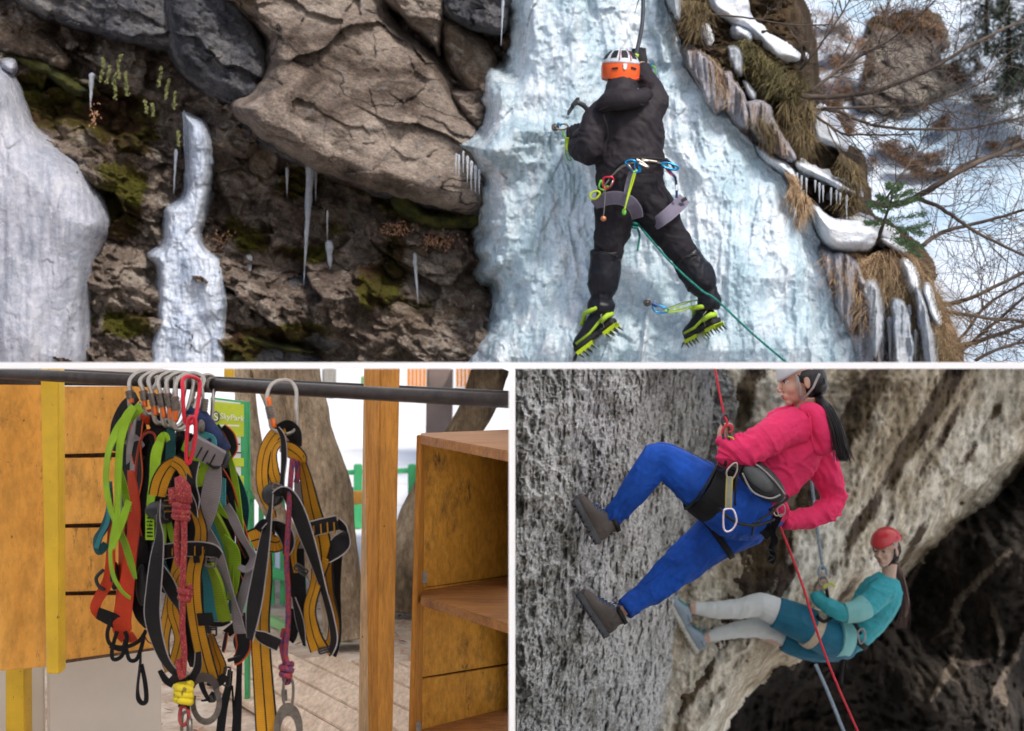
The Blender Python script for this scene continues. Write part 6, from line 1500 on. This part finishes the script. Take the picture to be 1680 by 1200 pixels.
cord(rt,[(1275,836),(1285,828),(1288,840),(1280,848)],.003,m_alu,6.42,'ring',closed=True); cord(rt,[(1268,834),(1272,846),(1284,844)],.004,m_alu,6.42,'ring')
ribbon(rt,'bk',[(1278,842,12),(1273,855,10),(1268,872,5),(1271,888,8),(1265,900,4),(1268,912,8),(1264,924,6)],6.45,name='tape',th=.004)
ribbon(rt,'bk',[(1256,858,10),(1258,872,12),(1252,880,14)],6.48,name='tape',th=.004)
cord(rt,[(1268,905),(1260,902),(1262,910),(1270,916),(1260,922)],.004,m_blkr,6.44,'knot')
tag(cord(None,[(1178,756),(1184,764),(1190,760),(1188,770),(1180,772)],.0025,m_blkr,6.34,'accessory_cord'), 'thin tangled black cord at the front of her harness','cord')

# ---------------------------------------------------------------- woman in teal, further away
m_teal = cloth('teal_jersey', (.04,.36,.42), .6, .1); m_teal2 = cloth('pale_teal_panel', (.22,.52,.52), .6, .06); m_short = cloth('petrol_shorts', (.01,.13,.22), .6, .1)
m_tight = cloth('white_tights', (.66,.7,.7), .7, .03); m_shoe = cloth('grey_blue_shoe', (.3,.38,.46), .8, .1); m_wsole = simple('white_sole', (.6,.6,.54), .6); m_tlace = simple('teal_laces', (.02,.4,.42), .7)
m_hred = simple('red_helmet', (.62,.035,.045), .3, var=.05, scale=9, coat=.3); m_bhair = simple('brown_hair', (.09,.045,.035), .5, var=.4, scale=60, stretch=(1,1,.1)); m_skin2 = skinmat('fair_skin', (.62,.42,.33))
rt = root('person', P(1390,1090,9.9), 'woman in teal top, petrol shorts and white tights with red helmet, further back', 'person')
mb = MB(); T, M = head(mb, P(1454,903,9.9), (-1,-1.0,-.12), (-.05,0,1), 1.0)
mb.tube([P(1460,925,9.92), P(1458,945,9.92), P(1450,965,9.92)], [.052,.05,.08], seg=14)
mb.add(limb([(1450,960,9.92,22),(1430,1000,9.92,24),(1385,1045,9.92,22)])); mb.add(limb([(1380,1045,9.85,20),(1290,1008,9.8,16),(1252,994,9.8,14),(1200,1000,9.8,11),(1130,998,9.8,8)]))
mb.add(limb([(1380,1055,9.98,20),(1280,1045,9.98,16),(1240,1030,9.98,13),(1160,1043,9.98,8)])); mb.add(limb([(1448,965,9.78,14),(1394,1006,9.68,10),(1343,978,9.72,7)]))
mb.add(limb([(1455,965,10.05,14),(1420,1010,10.1,10),(1385,1020,10.0,8)]))
hand(mb, P(1340,976,9.72), (.25,0,1), (1,-.1,.0), 1.2, .95, side=-1)
mb.organic('body', m_skin2, rt, .0048, 2); face_bits(rt, T, M, 1.0, m_lip, m_bhair)
mb = MB(); mb.ell(T(-.05,0,-.0),(.07,.083,.08),M); mb.ell(T(-.06,0,-.06),(.05,.06,.05),M); hair = mb.organic('hair', simple('dark_brown_hair',(.02,.014,.013),.5,var=.3), rt, .006, 3)
mb = MB()
for k in range(90):
    a = rr.gauss(0,1); c_ = rr.gauss(0,1)
    q = cat([(1470+a*1.5,925,10.0), (1479+a*2.5,955,10.02+c_*.02), (1484+a*3,990,10.02+c_*.02), (1482+a*4,1015,10.02), (1478+a*5,1030+rr.uniform(-6,2),10.02)], 4)
    mb.tube([P(*p) for p in q], [.0028*(1-.5*i/len(q)) for i in range(len(q))], seg=4)
mb.add(limb([(1470,925,10.0,4),(1480,955,10.02,6),(1485,990,10.02,7),(1482,1012,10.02,5)], 5, 10)); tag(mb.build('ponytail', m_bhair, hair, True), kind='stuff')
hel = shell(rt, 'helmet', lambda a, b_, c_, T=T: T(a, b_, c_+.02), M, 1, m_hred, 1.08, -.06)
MB().tube([T(.03,-.085,.02),T(.02,-.07,-.05),T(.03,-.03,-.1)],.006,seg=6).tube([T(.03,.085,.02),T(.02,.07,-.05),T(.03,.03,-.1)],.006,seg=6).tube([T(-.06,-.08,-.01),T(-.01,-.076,-.05),T(.02,-.06,-.08)],.006,seg=6).build('chin_strap', m_coll, hel, True)
MB().ell(T(.055,-.098,.06),(.012,.006,.012),M).build('badge', m_strapg, hel, True)
for (a, z) in ((.01,.085),(-.05,.085)): MB().ell(T(a,-.096,z),(.005,.006,.02),M).build('vent', m_coll, hel, True)
mb = MB(); mb.add(limb([(1398,1046,9.92,27,.8),(1418,1020,9.92,33,.8),(1438,988,9.92,37,.8),(1450,965,9.92,33,.8),(1458,946,9.92,18,.9)])); mb.add(limb([(1380,1056,9.92,26,.8),(1400,1042,9.92,28,.8)]))
mb.add(limb([(1450,965,9.82,23),(1432,985,9.74,19),(1408,1002,9.69,16),(1385,1006,9.68,14.5),(1362,996,9.69,13.5),(1344,984,9.71,12),(1337,972,9.72,10)]))
mb.add(limb([(1455,965,10.02,22),(1425,1005,10.08,14),(1390,1018,10.0,11)]))
tp = mb.organic('top', m_teal, rt, .0065, 4, folds(.009, 25, (.4,0,1), 6, 4, [(P(1410,1030,9.8),.15,1.0)]))
band(tp, 'sleeve_panel', [(1420,995,9.715,17.5),(1405,1003,9.69,16),(1386,1006,9.68,14.8)], m_teal2, 1.16)
mb = MB(); mb.add(limb([(1392,1052,9.92,29),(1370,1050,9.88,32),(1340,1035,9.82,31),(1305,1018,9.8,29),(1272,1005,9.8,26)])); mb.add(limb([(1375,1060,9.98,26),(1330,1058,9.98,27),(1285,1046,9.98,22)]))
sh = mb.organic('shorts', m_short, rt, .0065, 3, folds(.005, 27, (1,0,-.4), 6))
band(sh, 'hip_panel', [(1388,1048,9.9,30),(1376,1046,9.88,31.5),(1366,1045,9.86,32)], m_teal2, 1.08)
mb = MB(); mb.add(limb([(1285,1010,9.8,24),(1262,998,9.8,22),(1245,992,9.8,19),(1215,999,9.8,16.5),(1175,1001,9.8,14),(1140,998,9.8,10)])); mb.add(limb([(1300,1048,9.98,19),(1252,1031,9.98,17),(1215,1033,9.98,14),(1180,1040,9.98,11),(1160,1045,9.98,9)]))
mb.organic('tights', m_tight, rt, .006, 3, folds(.004, 29, (1,0,0), 6))
for (x, y, YY) in ((1133,998,9.8),(1156,1046,9.98)): band(rt, 'sock', [(x-2,y,YY,10),(x+8,y,YY,10)], simple('peach_sock',(.6,.4,.32),.8), 1.0)
boot(rt, P(1118,1028,9.8), P(1090,978,9.75), Vector((.8,0,.45)), (m_shoe, m_wsole, m_tlace, m_shoe), .95, .1, .02, name='shoe')
boot(rt, P(1142,1070,9.98), P(1113,1022,9.93), Vector((.8,0,.4)), (m_shoe, m_wsole, m_tlace, m_shoe), .95, .1, .02, name='shoe')
hn = band(rt, 'harness', [(1398,1040,9.91,30,.85),(1392,1048,9.91,30,.85)], m_hw, 1.1)
band(hn, 'leg_loop', [(1338,1035,9.82,31),(1326,1029,9.81,30)], simple('cream_padding',(.5,.43,.32),.8), 1.07)
tubes(hn, 'webbing', [(((1384,1006,9.72),(1400,1020,9.7),(1412,1040,9.72)), .014), (((1370,1010,9.72),(1352,1020,9.7),(1340,1010,9.7)), .012)], m_hw)
cord(hn,[(1408,1038),(1416,1032),(1420,1046),(1412,1056)],.006,m_strapg,9.66,'gear_loop',closed=True)
m_brope2 = simple('pale_blue_rope', (.3,.38,.46), .7, var=.2, scale=60)
rt = root('rope', P(1345,900,9.75), 'pale blue rope of the second woman, above and below her', 'rope')
cord(rt,[(1306,603.5),(1330,780),(1341,868),(1350,935)],.011,m_brope2,9.72,'upper_strand'); cord(rt,[(1338,1090),(1360,1140),(1390,1215)],.012,m_brope2,9.72,'lower_strand')
rt = root('belay_device', P(1350,950,9.7), 'silver and blue belay device at the hand of the second woman', 'belay device')
cord(rt,[(1346,930),(1354,932),(1356,944),(1348,948),(1343,940)],.01,m_brope2,9.68,'knot',closed=True); cord(rt,[(1344,948),(1352,944),(1358,956),(1354,966),(1346,960)],.008,m_alu,9.66,'carabiner',closed=True)
cord(rt,[(1350,965),(1362,958),(1370,962)],.01,bpy.data.materials['yellow_green_cord'],9.64,'cord'); cord(rt,[(1355,962),(1358,985),(1352,1005)],.012,m_hw,9.68,'tie_in_loop')
tag(cord(None,[(1384,1065),(1382,1095),(1379,1120)],.014,m_hw,9.85,'tape_tail'), 'dark tape tail hanging under the second woman', 'tape')
# ================================================================ the ice climber
m_jkt = cloth('charcoal_softshell', (.021,.017,.022), .7, .15, 500, .0005, .3); m_trs = cloth('black_trousers', (.012,.010,.015), .75, .15, 600, .0005, .3); m_gait = cloth('gaiter_nylon', (.009,.010,.016), .42, .2, 400, .0003, .1)
m_glove = cloth('black_glove', (.015,.015,.02), .7, .2); m_hwhite = simple('white_helmet_shell', (.62,.66,.72), .3, var=.04, scale=8, coat=.3); m_hor = simple('orange_helmet_shell', (.85,.11,.01), .35, var=.05, scale=8, coat=.2)
m_limec = simple('lime_crampon', (.42,.55,.01), .4, var=.08, scale=12); m_lime_s = simple('lime_strap', (.36,.55,.03), .6, var=.1); m_purp = cloth('grey_purple_padding', (.13,.12,.17), .8, .1); m_blueal = simple('blue_alloy', (.01,.22,.5), .25, .7, .1)
m_redal = simple('red_alloy', (.5,.02,.05), .3, .6); m_dark = simple('dark_steel', (.05,.05,.055), .35, .8); m_grn = simple('green_sling', (.15,.5,.06), .6)
YC = 7.75
rt = root('person', P(1040,590,YC), 'ice climber in charcoal jacket, orange and white helmet, legs spread on the frozen waterfall', 'person'); CL = rt
mb = MB(); T, M = head(mb, P(1017,122,YC), (-.12,1,.05), (.05,-.15,1), 1.0)
mb.tube([P(1016,140,YC), P(1020,170,YC)], [.055,.06], seg=14)
mb.add(limb([(1025,170,YC,24),(1035,230,YC,30),(1035,300,YC,30)])); mb.add(limb([(1010,310,YC,24),(1000,400,YC+.02,18),(990,470,YC+.04,10),(985,515,YC+.05,8)])); mb.add(limb([(1060,310,YC,24),(1108,400,YC+.02,18),(1145,460,YC+.04,10),(1160,500,YC+.05,7)]))
mb.add(limb([(985,195,YC,18),(965,255,YC-.02,14),(945,240,YC+.15,10)])); mb.add(limb([(1068,185,YC,18),(1062,140,YC+.12,13),(1052,108,YC+.22,10)]))
mb.organic('body', m_skin, rt, .0055, 2)
# helmet: white crown with vents, orange lower shell
def dome(name, mat, z0, z1, g, parent, cutlow=False):
    vs = []; fs = []; u = 44; v_ = 12
    for j in range(v_+1):
        t = z0+(z1-z0)*j/v_
        for i in range(u):
            ph = 2*math.pi*i/u; rr_ = math.sqrt(max(0,1-t*t)) if t > 0 else 1-.10*t*t
            zz = .098*g*t+.028
            if j == 0 and cutlow: zz += -.0
            low = .022*max(0, -math.cos(ph))*(1 if t < .1 else max(0, 1-(t-.1)*3))
            vs.append(T((.118*rr_*math.cos(ph))*g-.012, .1*rr_*math.sin(ph)*g, zz-low))
    for j in range(v_):
        for i in range(u): fs.append((j*u+i, j*u+(i+1) % u, (j+1)*u+(i+1) % u, (j+1)*u+i))
    me = bpy.data.meshes.new(name); me.from_pydata([tuple(q) for q in vs], [], fs); me.materials.append(mat)
    bm = bmesh.new(); bm.from_mesh(me); bmesh.ops.remove_doubles(bm, verts=bm.verts, dist=.0005); bmesh.ops.recalc_face_normals(bm, faces=bm.faces)
    bmesh.ops.solidify(bm, geom=bm.faces[:], thickness=.006); bm.to_mesh(me); bm.free(); me.polygons.foreach_set('use_smooth', [True]*len(me.polygons))
    return link(name, me, parent)
hel = dome('helmet', m_hor, -.55, .28, 1.06, rt); dome('crown', m_hwhite, .24, 1.0, 1.08, hel)
def onshell(az, t, g=1.125):
    ph = math.pi+az; r_ = math.sqrt(max(0,1-t*t)) if t > 0 else 1-.1*t*t; low = .022*max(0,-math.cos(ph))*(1 if t < .1 else max(0,1-(t-.1)*3))
    return T(.118*r_*math.cos(ph)*g-.012, .1*r_*math.sin(ph)*g, .098*g*t+.028-low)
for az in (-1.25,-.62,0,.62,1.25):
    mb = MB(); a0 = .17
    q = [onshell(az-a0, .4), onshell(az+a0, .4), onshell(az+a0*1.2, .62), onshell(az+a0*1.0, .8), onshell(az-a0*1.0, .8), onshell(az-a0*1.2, .62)]
    mb.prism(q, (T(0,0,.03)-q[0]).normalized()*.006); mb.build('vent', m_coll, hel, bevel=.001)
for az in (-.32,.28): MB().tube([onshell(az, t, 1.145) for t in (.3,.5,.7,.9)], .0022, seg=6).build('piping', m_redal, hel, True)
for az in (-.5,.5):
    q = [onshell(az-.15,-.02,1.12), onshell(az+.15,.03 if az < 0 else -.07,1.12), onshell(az+.15,.12 if az < 0 else .02,1.12), onshell(az-.15,.07,1.12)]; MB().prism(q, (T(0,0,.03)-q[0]).normalized()*.006).build('slot', m_coll, hel)
q = [onshell(a, t, 1.125) for a, t in ((-.1,.2),(.1,.2),(.08,.02),(0,-.05),(-.08,.02))]; MB().prism(q, (T(0,0,.03)-q[0]).normalized()*.006).build('clip', m_hwhite, hel, bevel=.001)
MB().tube([onshell(-.9,-.4),P(990,158,YC+.02),P(996,178,YC)],.005,seg=6).build('chin_strap', m_redal, hel, True)
cf = folds(.010, 41, (.5,0,.85), 6.5, 4, [(P(1040,265,YC),.2,.8),(P(968,250,YC),.12,.7),(P(1070,170,YC),.12,.6)])
mb = MB(); mb.add(limb([(1032,305,YC,52,.75),(1033,275,YC,54,.75),(1035,235,YC,53,.75),(1034,200,YC,54,.75),(1032,175,YC,44,.75),(1026,158,YC,28,.9)]))
mb.add(limb([(1000,185,YC,29),(981,200,YC-.03,26),(970,226,YC-.06,23),(968,248,YC-.05,22),(953,247,YC+.04,17),(944,238,YC+.13,13)]))
mb.add(limb([(1058,190,YC,32),(1073,168,YC+.02,24),(1070,148,YC+.06,19),(1060,130,YC+.12,16),(1053,113,YC+.19,13)]))
jk = mb.organic('jacket', m_jkt, rt, .0075, 4, cf)
mb = MB(); mb.add(limb([(985,176,YC-.1,10),(1000,166,YC-.16,15),(1025,163,YC-.19,17),(1050,160,YC-.16,14),(1062,156,YC-.1,9)])); mb.add(limb([(1018,165,YC-.1,30),(1020,145,YC-.06,26),(1022,132,YC-.02,24)]))
mb.organic('hood', m_jkt, jk, .0065, 3, folds(.009, 43, (0,0,1), 8))
tubes(jk, 'seam', [(((982,182,YC-.18),(1010,172,YC-.205),(1060,172,YC-.19)), .003), (((990,188,YC-.2),(998,220,YC-.19),(990,250,YC-.16)), .0025)], m_jkt)
tf = folds(.008, 45, (.2,0,1), 7, 4, [(P(1035,350,YC),.14,.9),(P(1000,412,YC),.1,.8),(P(1125,415,YC),.1,.8)])
mb = MB(); mb.add(limb([(1034,290,YC,54,.8),(1034,320,YC,54,.8),(1034,345,YC,40,.8)])); mb.add(limb([(1014,320,YC,36),(1010,350,YC,35),(1004,380,YC+.01,29),(998,408,YC+.02,24),(995,430,YC+.03,22),(990,470,YC+.04,19)]))
mb.add(limb([(1060,322,YC,34),(1078,350,YC,34),(1096,380,YC+.01,28),(1112,404,YC+.02,25),(1126,425,YC+.03,22),(1148,470,YC+.04,19)]))
mb.organic('trousers', m_trs, rt, .0065, 4, tf)
gf = folds(.008, 47, (1,0,.2), 8, 4)
mb = MB(); mb.add(limb([(994,412,YC+.02,25),(994,428,YC+.03,25),(991,455,YC+.04,26),(988,478,YC+.05,22),(987,488,YC+.05,18),(986,500,YC+.06,23),(986,515,YC+.06,20)])); mb.organic('gaiter', m_gait, rt, .006, 3, gf)
mb = MB(); mb.add(limb([(1122,418,YC+.02,24),(1132,432,YC+.03,26),(1146,455,YC+.04,26),(1156,474,YC+.05,21),(1160,482,YC+.05,17),(1163,495,YC+.06,20),(1163,508,YC+.06,17)])); mb.organic('gaiter', m_gait, rt, .006, 3, gf)
for pts in (((972,420,YC-.02),(985,414,YC-.08),(1005,418,YC-.08),(1016,426,YC)), ((1112,432,YC-.04),(1125,422,YC-.08),(1140,418,YC-.06),(1152,424,YC))): tubes(rt, 'drawcord', [(pts, .004)], m_coll)
for (w0, d, n_, sd_) in ((P(942,236,YC+.16),(-.1,.35,1),(.5,1,0),1), (P(1051,112,YC+.22),(-.08,.15,1),(.2,1,-.1),-1)):
    mb = MB(); hand(mb, w0, d, n_, 1.3, 1.12, side=sd_); mb.organic('glove', m_glove, rt, .0045, 2)
# boots with crampons
def iceboot(heel, toe, up, side_, s=1.0):
    b_, Tb = boot(rt, heel, toe, up, (m_gait, m_coll, None, m_gait), s, .11, .05, name='boot', side_=side_)
    f = (Vector(toe)-Vector(heel)).normalized(); u_ = Vector(up); u_ = (u_-f*u_.dot(f)).normalized(); sv = f.cross(u_)
    if sv.dot(Vector(side_)) < 0: sv = -sv
    MB().tube([Tb(-.02,.2,.06),Tb(.15,.44,.055),Tb(.5,.44,.03),Tb(.85,.42,.03)],.008,seg=6).build('rand_line', m_lime_s, b_, True)
    MB().tube([Tb(-.02,.1,.1),Tb(.1,.5,.12),Tb(.35,.4,.135),Tb(.42,0,.135),Tb(.6,-.2,.1)],.013,seg=8).build('crampon_strap', m_lime_s, b_, True)
    MB().tube([Tb(-.03,.0,.045),Tb(.02,.42,.05),Tb(.2,.48,.045)],.015,seg=8).build('heel_trim', m_lime_s, b_, True)
    MB().tube([Tb(-.04,.1,.1),Tb(.12,.52,.07),Tb(.2,.54,.005)],.0025,seg=6).build('heel_bail', m_alu, b_, True)
    cr = None
    for (a0, a1, w_) in ((.0,.3,.38),(.55,.95,.42)):
        q = [Tb(a0,-w_,-.008),Tb(a0,w_,-.008),Tb(a1,w_*1.05,-.008),Tb(a1,-w_*1.05,-.008)]
        mb = MB(); mb.prism(q, -u_*.003)
        for sgn in (1,-1):
            n3 = 3 if a0 == 0 else 4
            pts = [Tb(a0,w_*sgn,-.006)]
            for k in range(n3):
                t0 = a0+(a1-a0)*k/n3; t1 = a0+(a1-a0)*(k+1)/n3; pts += [Tb((t0+t1)/2-.01,w_*1.08*sgn,-.05), Tb(t1,w_*sgn,-.022)]
            pts += [Tb(a1,w_*sgn,-.006)]
            mb.prism(pts, sv*.003*sgn)
        o = mb.build('crampon_plate', m_limec, b_); cr = b_
        for sgn in (1,-1):
            n3 = 3 if a0 == 0 else 4
            for k in range(n3):
                t_ = a0+(a1-a0)*(k+.5)/n3-.01
                MB().tube([Tb(t_+.02,w_*1.06*sgn,-.028), Tb(t_,w_*1.12*sgn,-.044), Tb(t_-.02,w_*1.15*sgn,-.062)], [.007,.005,.0015], seg=5).build('spike', m_dark, b_)
    for k in (-.3,-.1,.1,.3): MB().tube([Tb(.9,k,-.01), Tb(1.04,k*1.1,-.02), Tb(1.13,k*1.15,-.04)], [.006,.005,.0015], seg=5).build('spike', m_dark, b_)
    MB().box(Tb(.42,0,-.012), ((Vector(toe)-Vector(heel)).length*.35, .022, .004), Matrix((f, sv, u_)).transposed()).build('linking_bar', m_alu, cr)
iceboot(P(1010,528,YC+.03), P(944,578,YC+.12), Vector((-.52,.1,.8)), (0,-1,0)); iceboot(P(1178,528,YC+.03), P(1126,556,YC+.2), Vector((-.4,.1,.85)), (0,-1,0), .95)
# harness and its gear
hn = band(rt, 'harness', [(1042,268,YC,54,.78),(1043,276,YC,54,.78)], m_hw, 1.02)
tubes(hn, 'gear_loop', [(((1000,294,YC-.14),(1020,274,YC-.22),(1045,266,YC-.25),(1070,265,YC-.24),(1095,272,YC-.16)), .007), (((1000,294,YC-.14),(992,306,YC-.14),(990,322,YC-.12)), .004)], m_alu)
W['purp'] = webmat('grey_purple_webbing', (.17,.155,.21), (.2,.18,.24), rib=.12)
ribbon(hn,'purp',[(976,338,17,.04),(988,329,17,-.03),(1004,325,17,-.065),(1020,326,17,-.085),(1034,333,17,-.08),(1043,345,16,-.05),(1046,358,14,-.01)],YC-.1,name='leg_loop',th=.008)
ribbon(hn,'purp',[(1123,326,18,.05),(1112,338,18,-.01),(1098,351,18,-.04),(1085,361,17,-.03),(1073,369,16,.02)],YC-.1,name='leg_loop',th=.008)
ribbon(hn,'purp',[(1036,282,6),(1031,300,7),(1027,320,7)],YC-.22,name='rear_elastic')
MB().box(P(1122,328,YC-.12), (.03,.02,.018), Matrix.Rotation(R(-30),3,'Y')).build('buckle', m_coll, hn)
tubes(hn, 'waist_webbing', [(((1000,290,YC-.13),(1030,262,YC-.215),(1090,262,YC-.15),(1106,276,YC-.05)), .006)], m_coll)
G = lambda nm, lb, ct, px, py: root(nm, P(px, py, YC-.2), lb, ct, 'hardware on the climber\'s harness')
def ccar(lb, pts, mat, r=.0055, Y=YC-.26, gate=None):
    o = G('carabiner', lb, 'carabiner', pts[0][0], pts[0][1]); cord(o, pts, r, mat, Y, 'frame', closed=True)
    if gate: cord(o, gate, r*.9, m_alu, Y-.004, 'gate', sub=2)
ccar('blue carabiner in the middle of the climber\'s back', [(1026,266),(1036,263),(1046,268),(1048,280),(1040,283),(1030,272)], m_blueal, gate=[(1029,268),(1038,280)])
ccar('second blue carabiner behind the middle one', [(1042,264),(1050,272),(1050,282),(1042,278)], m_blueal, .004)
ccar('long blue carabiner sticking out at the climber\'s right hip', [(1086,268),(1098,268),(1112,274),(1110,279),(1098,277),(1088,273)], m_blueal, .006, YC-.2)
ccar('red carabiner at the climber\'s left hip', [(991,292),(1004,291),(1006,298),(1000,308),(991,309),(990,300)], m_redal, gate=[(1006,296),(1001,307)])
ccar('green carabiner beside the red one', [(986,296),(983,308),(992,312),(998,306),(990,306)], m_grn, .0045, YC-.22)
ccar('yellow-green hook at the climber\'s left hip', [(972,316),(980,314),(984,318),(978,326),(970,326),(968,320)], m_limec, .006, YC-.16)
o = G('nut_tool', 'silver ascender hanging in the middle of the climber\'s back', 'nut tool', 1050, 265); cord(o, [(1044,262),(1052,266),(1064,275),(1056,272),(1048,268)], .007, m_alu, YC-.27, 'body'); cord(o, [(1052,262),(1066,264),(1078,266)], .006, m_alu, YC-.25, 'arm')
o = G('cord_loop', 'yellow-green knotted cord hanging down the climber\'s seat', 'cord', 1045, 280); cord(o, [(1044,278),(1038,300),(1030,325),(1024,345)], .0045, m_limec, YC-.26, 'strand'); cord(o, [(1041,280),(1035,300),(1029,325),(1025,344)], .004, m_lime_s, YC-.262, 'strand'); mb = MB(); mb.ell(P(1024,348,YC-.25),(.012,.01,.018)); mb.build('knot', m_grn, o, True)
o = G('wire_nut', 'thin silver wire with a small copper ball hanging at the climber\'s left thigh', 'wire', 992, 310); cord(o, [(993,312),(992,335),(990,355)], .002, m_alu, YC-.22, 'wire'); mb = MB(); mb.ell(P(990,359,YC-.22),(.016,.014,.015)); mb.build('ball', simple('copper',(.55,.2,.1),.4,.5), o, True)
o = G('sling_bundle', 'dark blue sling with white tags at the climber\'s right hip', 'sling', 1105, 290); cord(o, [(1096,276),(1102,285),(1108,292),(1110,310),(1110,325)], .007, simple('navy_cord',(.01,.03,.12),.7), YC-.14, 'cord'); cord(o, [(1090,274),(1098,284),(1104,288)], .004, m_redal, YC-.17, 'cord')
for (x, y) in ((1112,290),(1110,308)): MB().box(P(x,y,YC-.16),(.01,.004,.03)).build('tag', m_hwhite, o)
# rope
m_trope = ropemat('teal_rope', (.005,.2,.16), (.003,.1,.09), None, 90, .5)
o = root('rope', P(1042,368,YC), 'dark green rope running from the climber diagonally down to the right', 'rope')
cord(o, [(1045,366,0),(1100,430,-.14),(1150,476,-.2),(1175,492,-.2),(1235,548,-.15),(1300,603,-.1)], .0062, m_trope, YC-.02, 'main_strand')
cord(o, [(1044,370),(1049,385),(1048,398),(1046,412)], .0062, m_trope, YC-.02, 'tail'); knot(o, 1042, 369, 7, YC-.03, m_trope, .008, turns=2)
# ice axes
def axe(nm, lb, shaft, headp, pick, r=.012):
    o = root('ice_axe', P(shaft[0][0], shaft[0][1], YC), lb, 'ice axe', 'ice axes of the climber')
    cord(o, shaft, r, simple('axe_shaft_grey',(.1,.105,.12),.35,.5), YC, 'shaft')
    mb = MB(); mb.prism([P(*q) for q in headp], Vector((0,.008,0))); mb.build('head', m_dark, o, bevel=.001)
    mb = MB(); mb.prism([P(*q) for q in pick], Vector((0,.006,0))); mb.build('pick', m_dark, o)
    return o
axe('', 'ice axe with its head at the climber\'s left shoulder', [(938,225,.18),(960,205,.1),(966,188,.05),(958,174,.02),(946,168,.0)], [(946,160,YC),(951,160,YC),(951,170,YC),(938,178,YC),(936,172,YC)], [(938,172,YC),(943,176,YC),(933,190,YC),(930,188,YC),(931,182,YC)], .014)
o = axe('', 'ice axe raised high above the climber\'s helmet, cut by the top of the view', [(1040,112,.2),(1044,90,.2),(1052,50,.2),(1055,20,.2),(1055,-14,.2)], [(1048,-18,YC+.2),(1062,-18,YC+.2),(1062,-8,YC+.2),(1048,-8,YC+.2)], [(1052,-8,YC+.2),(1046,8,YC+.2),(1040,28,YC+.2),(1043,14,YC+.2),(1049,-8,YC+.2)])
cord(o, [(1041,92,.19),(1047,94,.19)], .0165, m_lime_s, YC, 'grip_band', sub=3); cord(o, [(1045,96,.17),(1047,104,.16)], .006, m_lime_s, YC, 'trigger', sub=3)
# quickdraws on ice screws
def qd(lb, px, py, segs, Y=8.0):
    o = root('ice_screw_quickdraw', P(px, py, Y), lb, 'quickdraw', 'quickdraws on the ice')
    hg = cord(o, arcs(px, py, 5, 5, 0, 330, 10), .006, m_steel, Y, 'hanger', closed=True, sub=1); MB().tube([P(px,py,Y-.02),P(px,py,Y+.35)],.009,seg=12).build('screw_tube', m_steel, hg, True)
    for nm, pts, r, m_, cl in segs: cord(o, pts, r, m_, Y-.04, nm, closed=cl)
qd('ice screw with a lime quickdraw left of the climber', 911, 209, [('knob', [(914,203),(920,204),(918,207)], .007, m_blueal, False), ('carabiner', [(912,210),(918,205),(928,204),(932,208),(928,212),(918,213)], .005, m_steel, True), ('cord', [(922,212),(926,225),(930,236)], .004, m_grn, False), ('sling', [(930,226),(930,240),(931,248)], .012, m_lime_s, False), ('cord', [(932,212),(934,225),(933,236)], .002, m_dark, False), ('lower_carabiner', [(928,246),(932,244),(934,254),(937,263),(932,262),(928,252)], .0035, m_grn, True)], 7.95)
qd('small ice screw with a lime sling right of the climber\'s helmet', 1063, 109, [('knob', [(1066,108),(1070,104)], .008, m_blueal, False), ('carabiner', [(1064,110),(1070,108),(1076,114),(1074,121),(1068,119)], .004, m_grn, True), ('sling', [(1068,120),(1068,130),(1069,140)], .012, m_lime_s, False), ('buckle', [(1072,126),(1073,136)], .006, m_dark, False)], 8.0)
qd('ice screw with a blue and green quickdraw between the climber\'s boots', 1062, 497, [('knob', [(1070,498),(1078,502)], .012, simple('blue_hanger',(.01,.04,.2),.4), False), ('carabiner', [(1070,503),(1076,512),(1092,513),(1096,508),(1086,503),(1076,502)], .005, m_blueal, True), ('cord', [(1094,511),(1120,506),(1146,500),(1152,494),(1142,493),(1118,500),(1094,508)], .004, m_lime_s, True), ('cord', [(1094,513),(1120,510),(1148,500)], .0035, m_limec, False), ('cord', [(1096,506),(1122,496),(1150,492)], .0018, m_dark, False), ('upper_carabiner', [(1152,495),(1162,490),(1170,484)], .006, m_blueal, False)], 7.85)
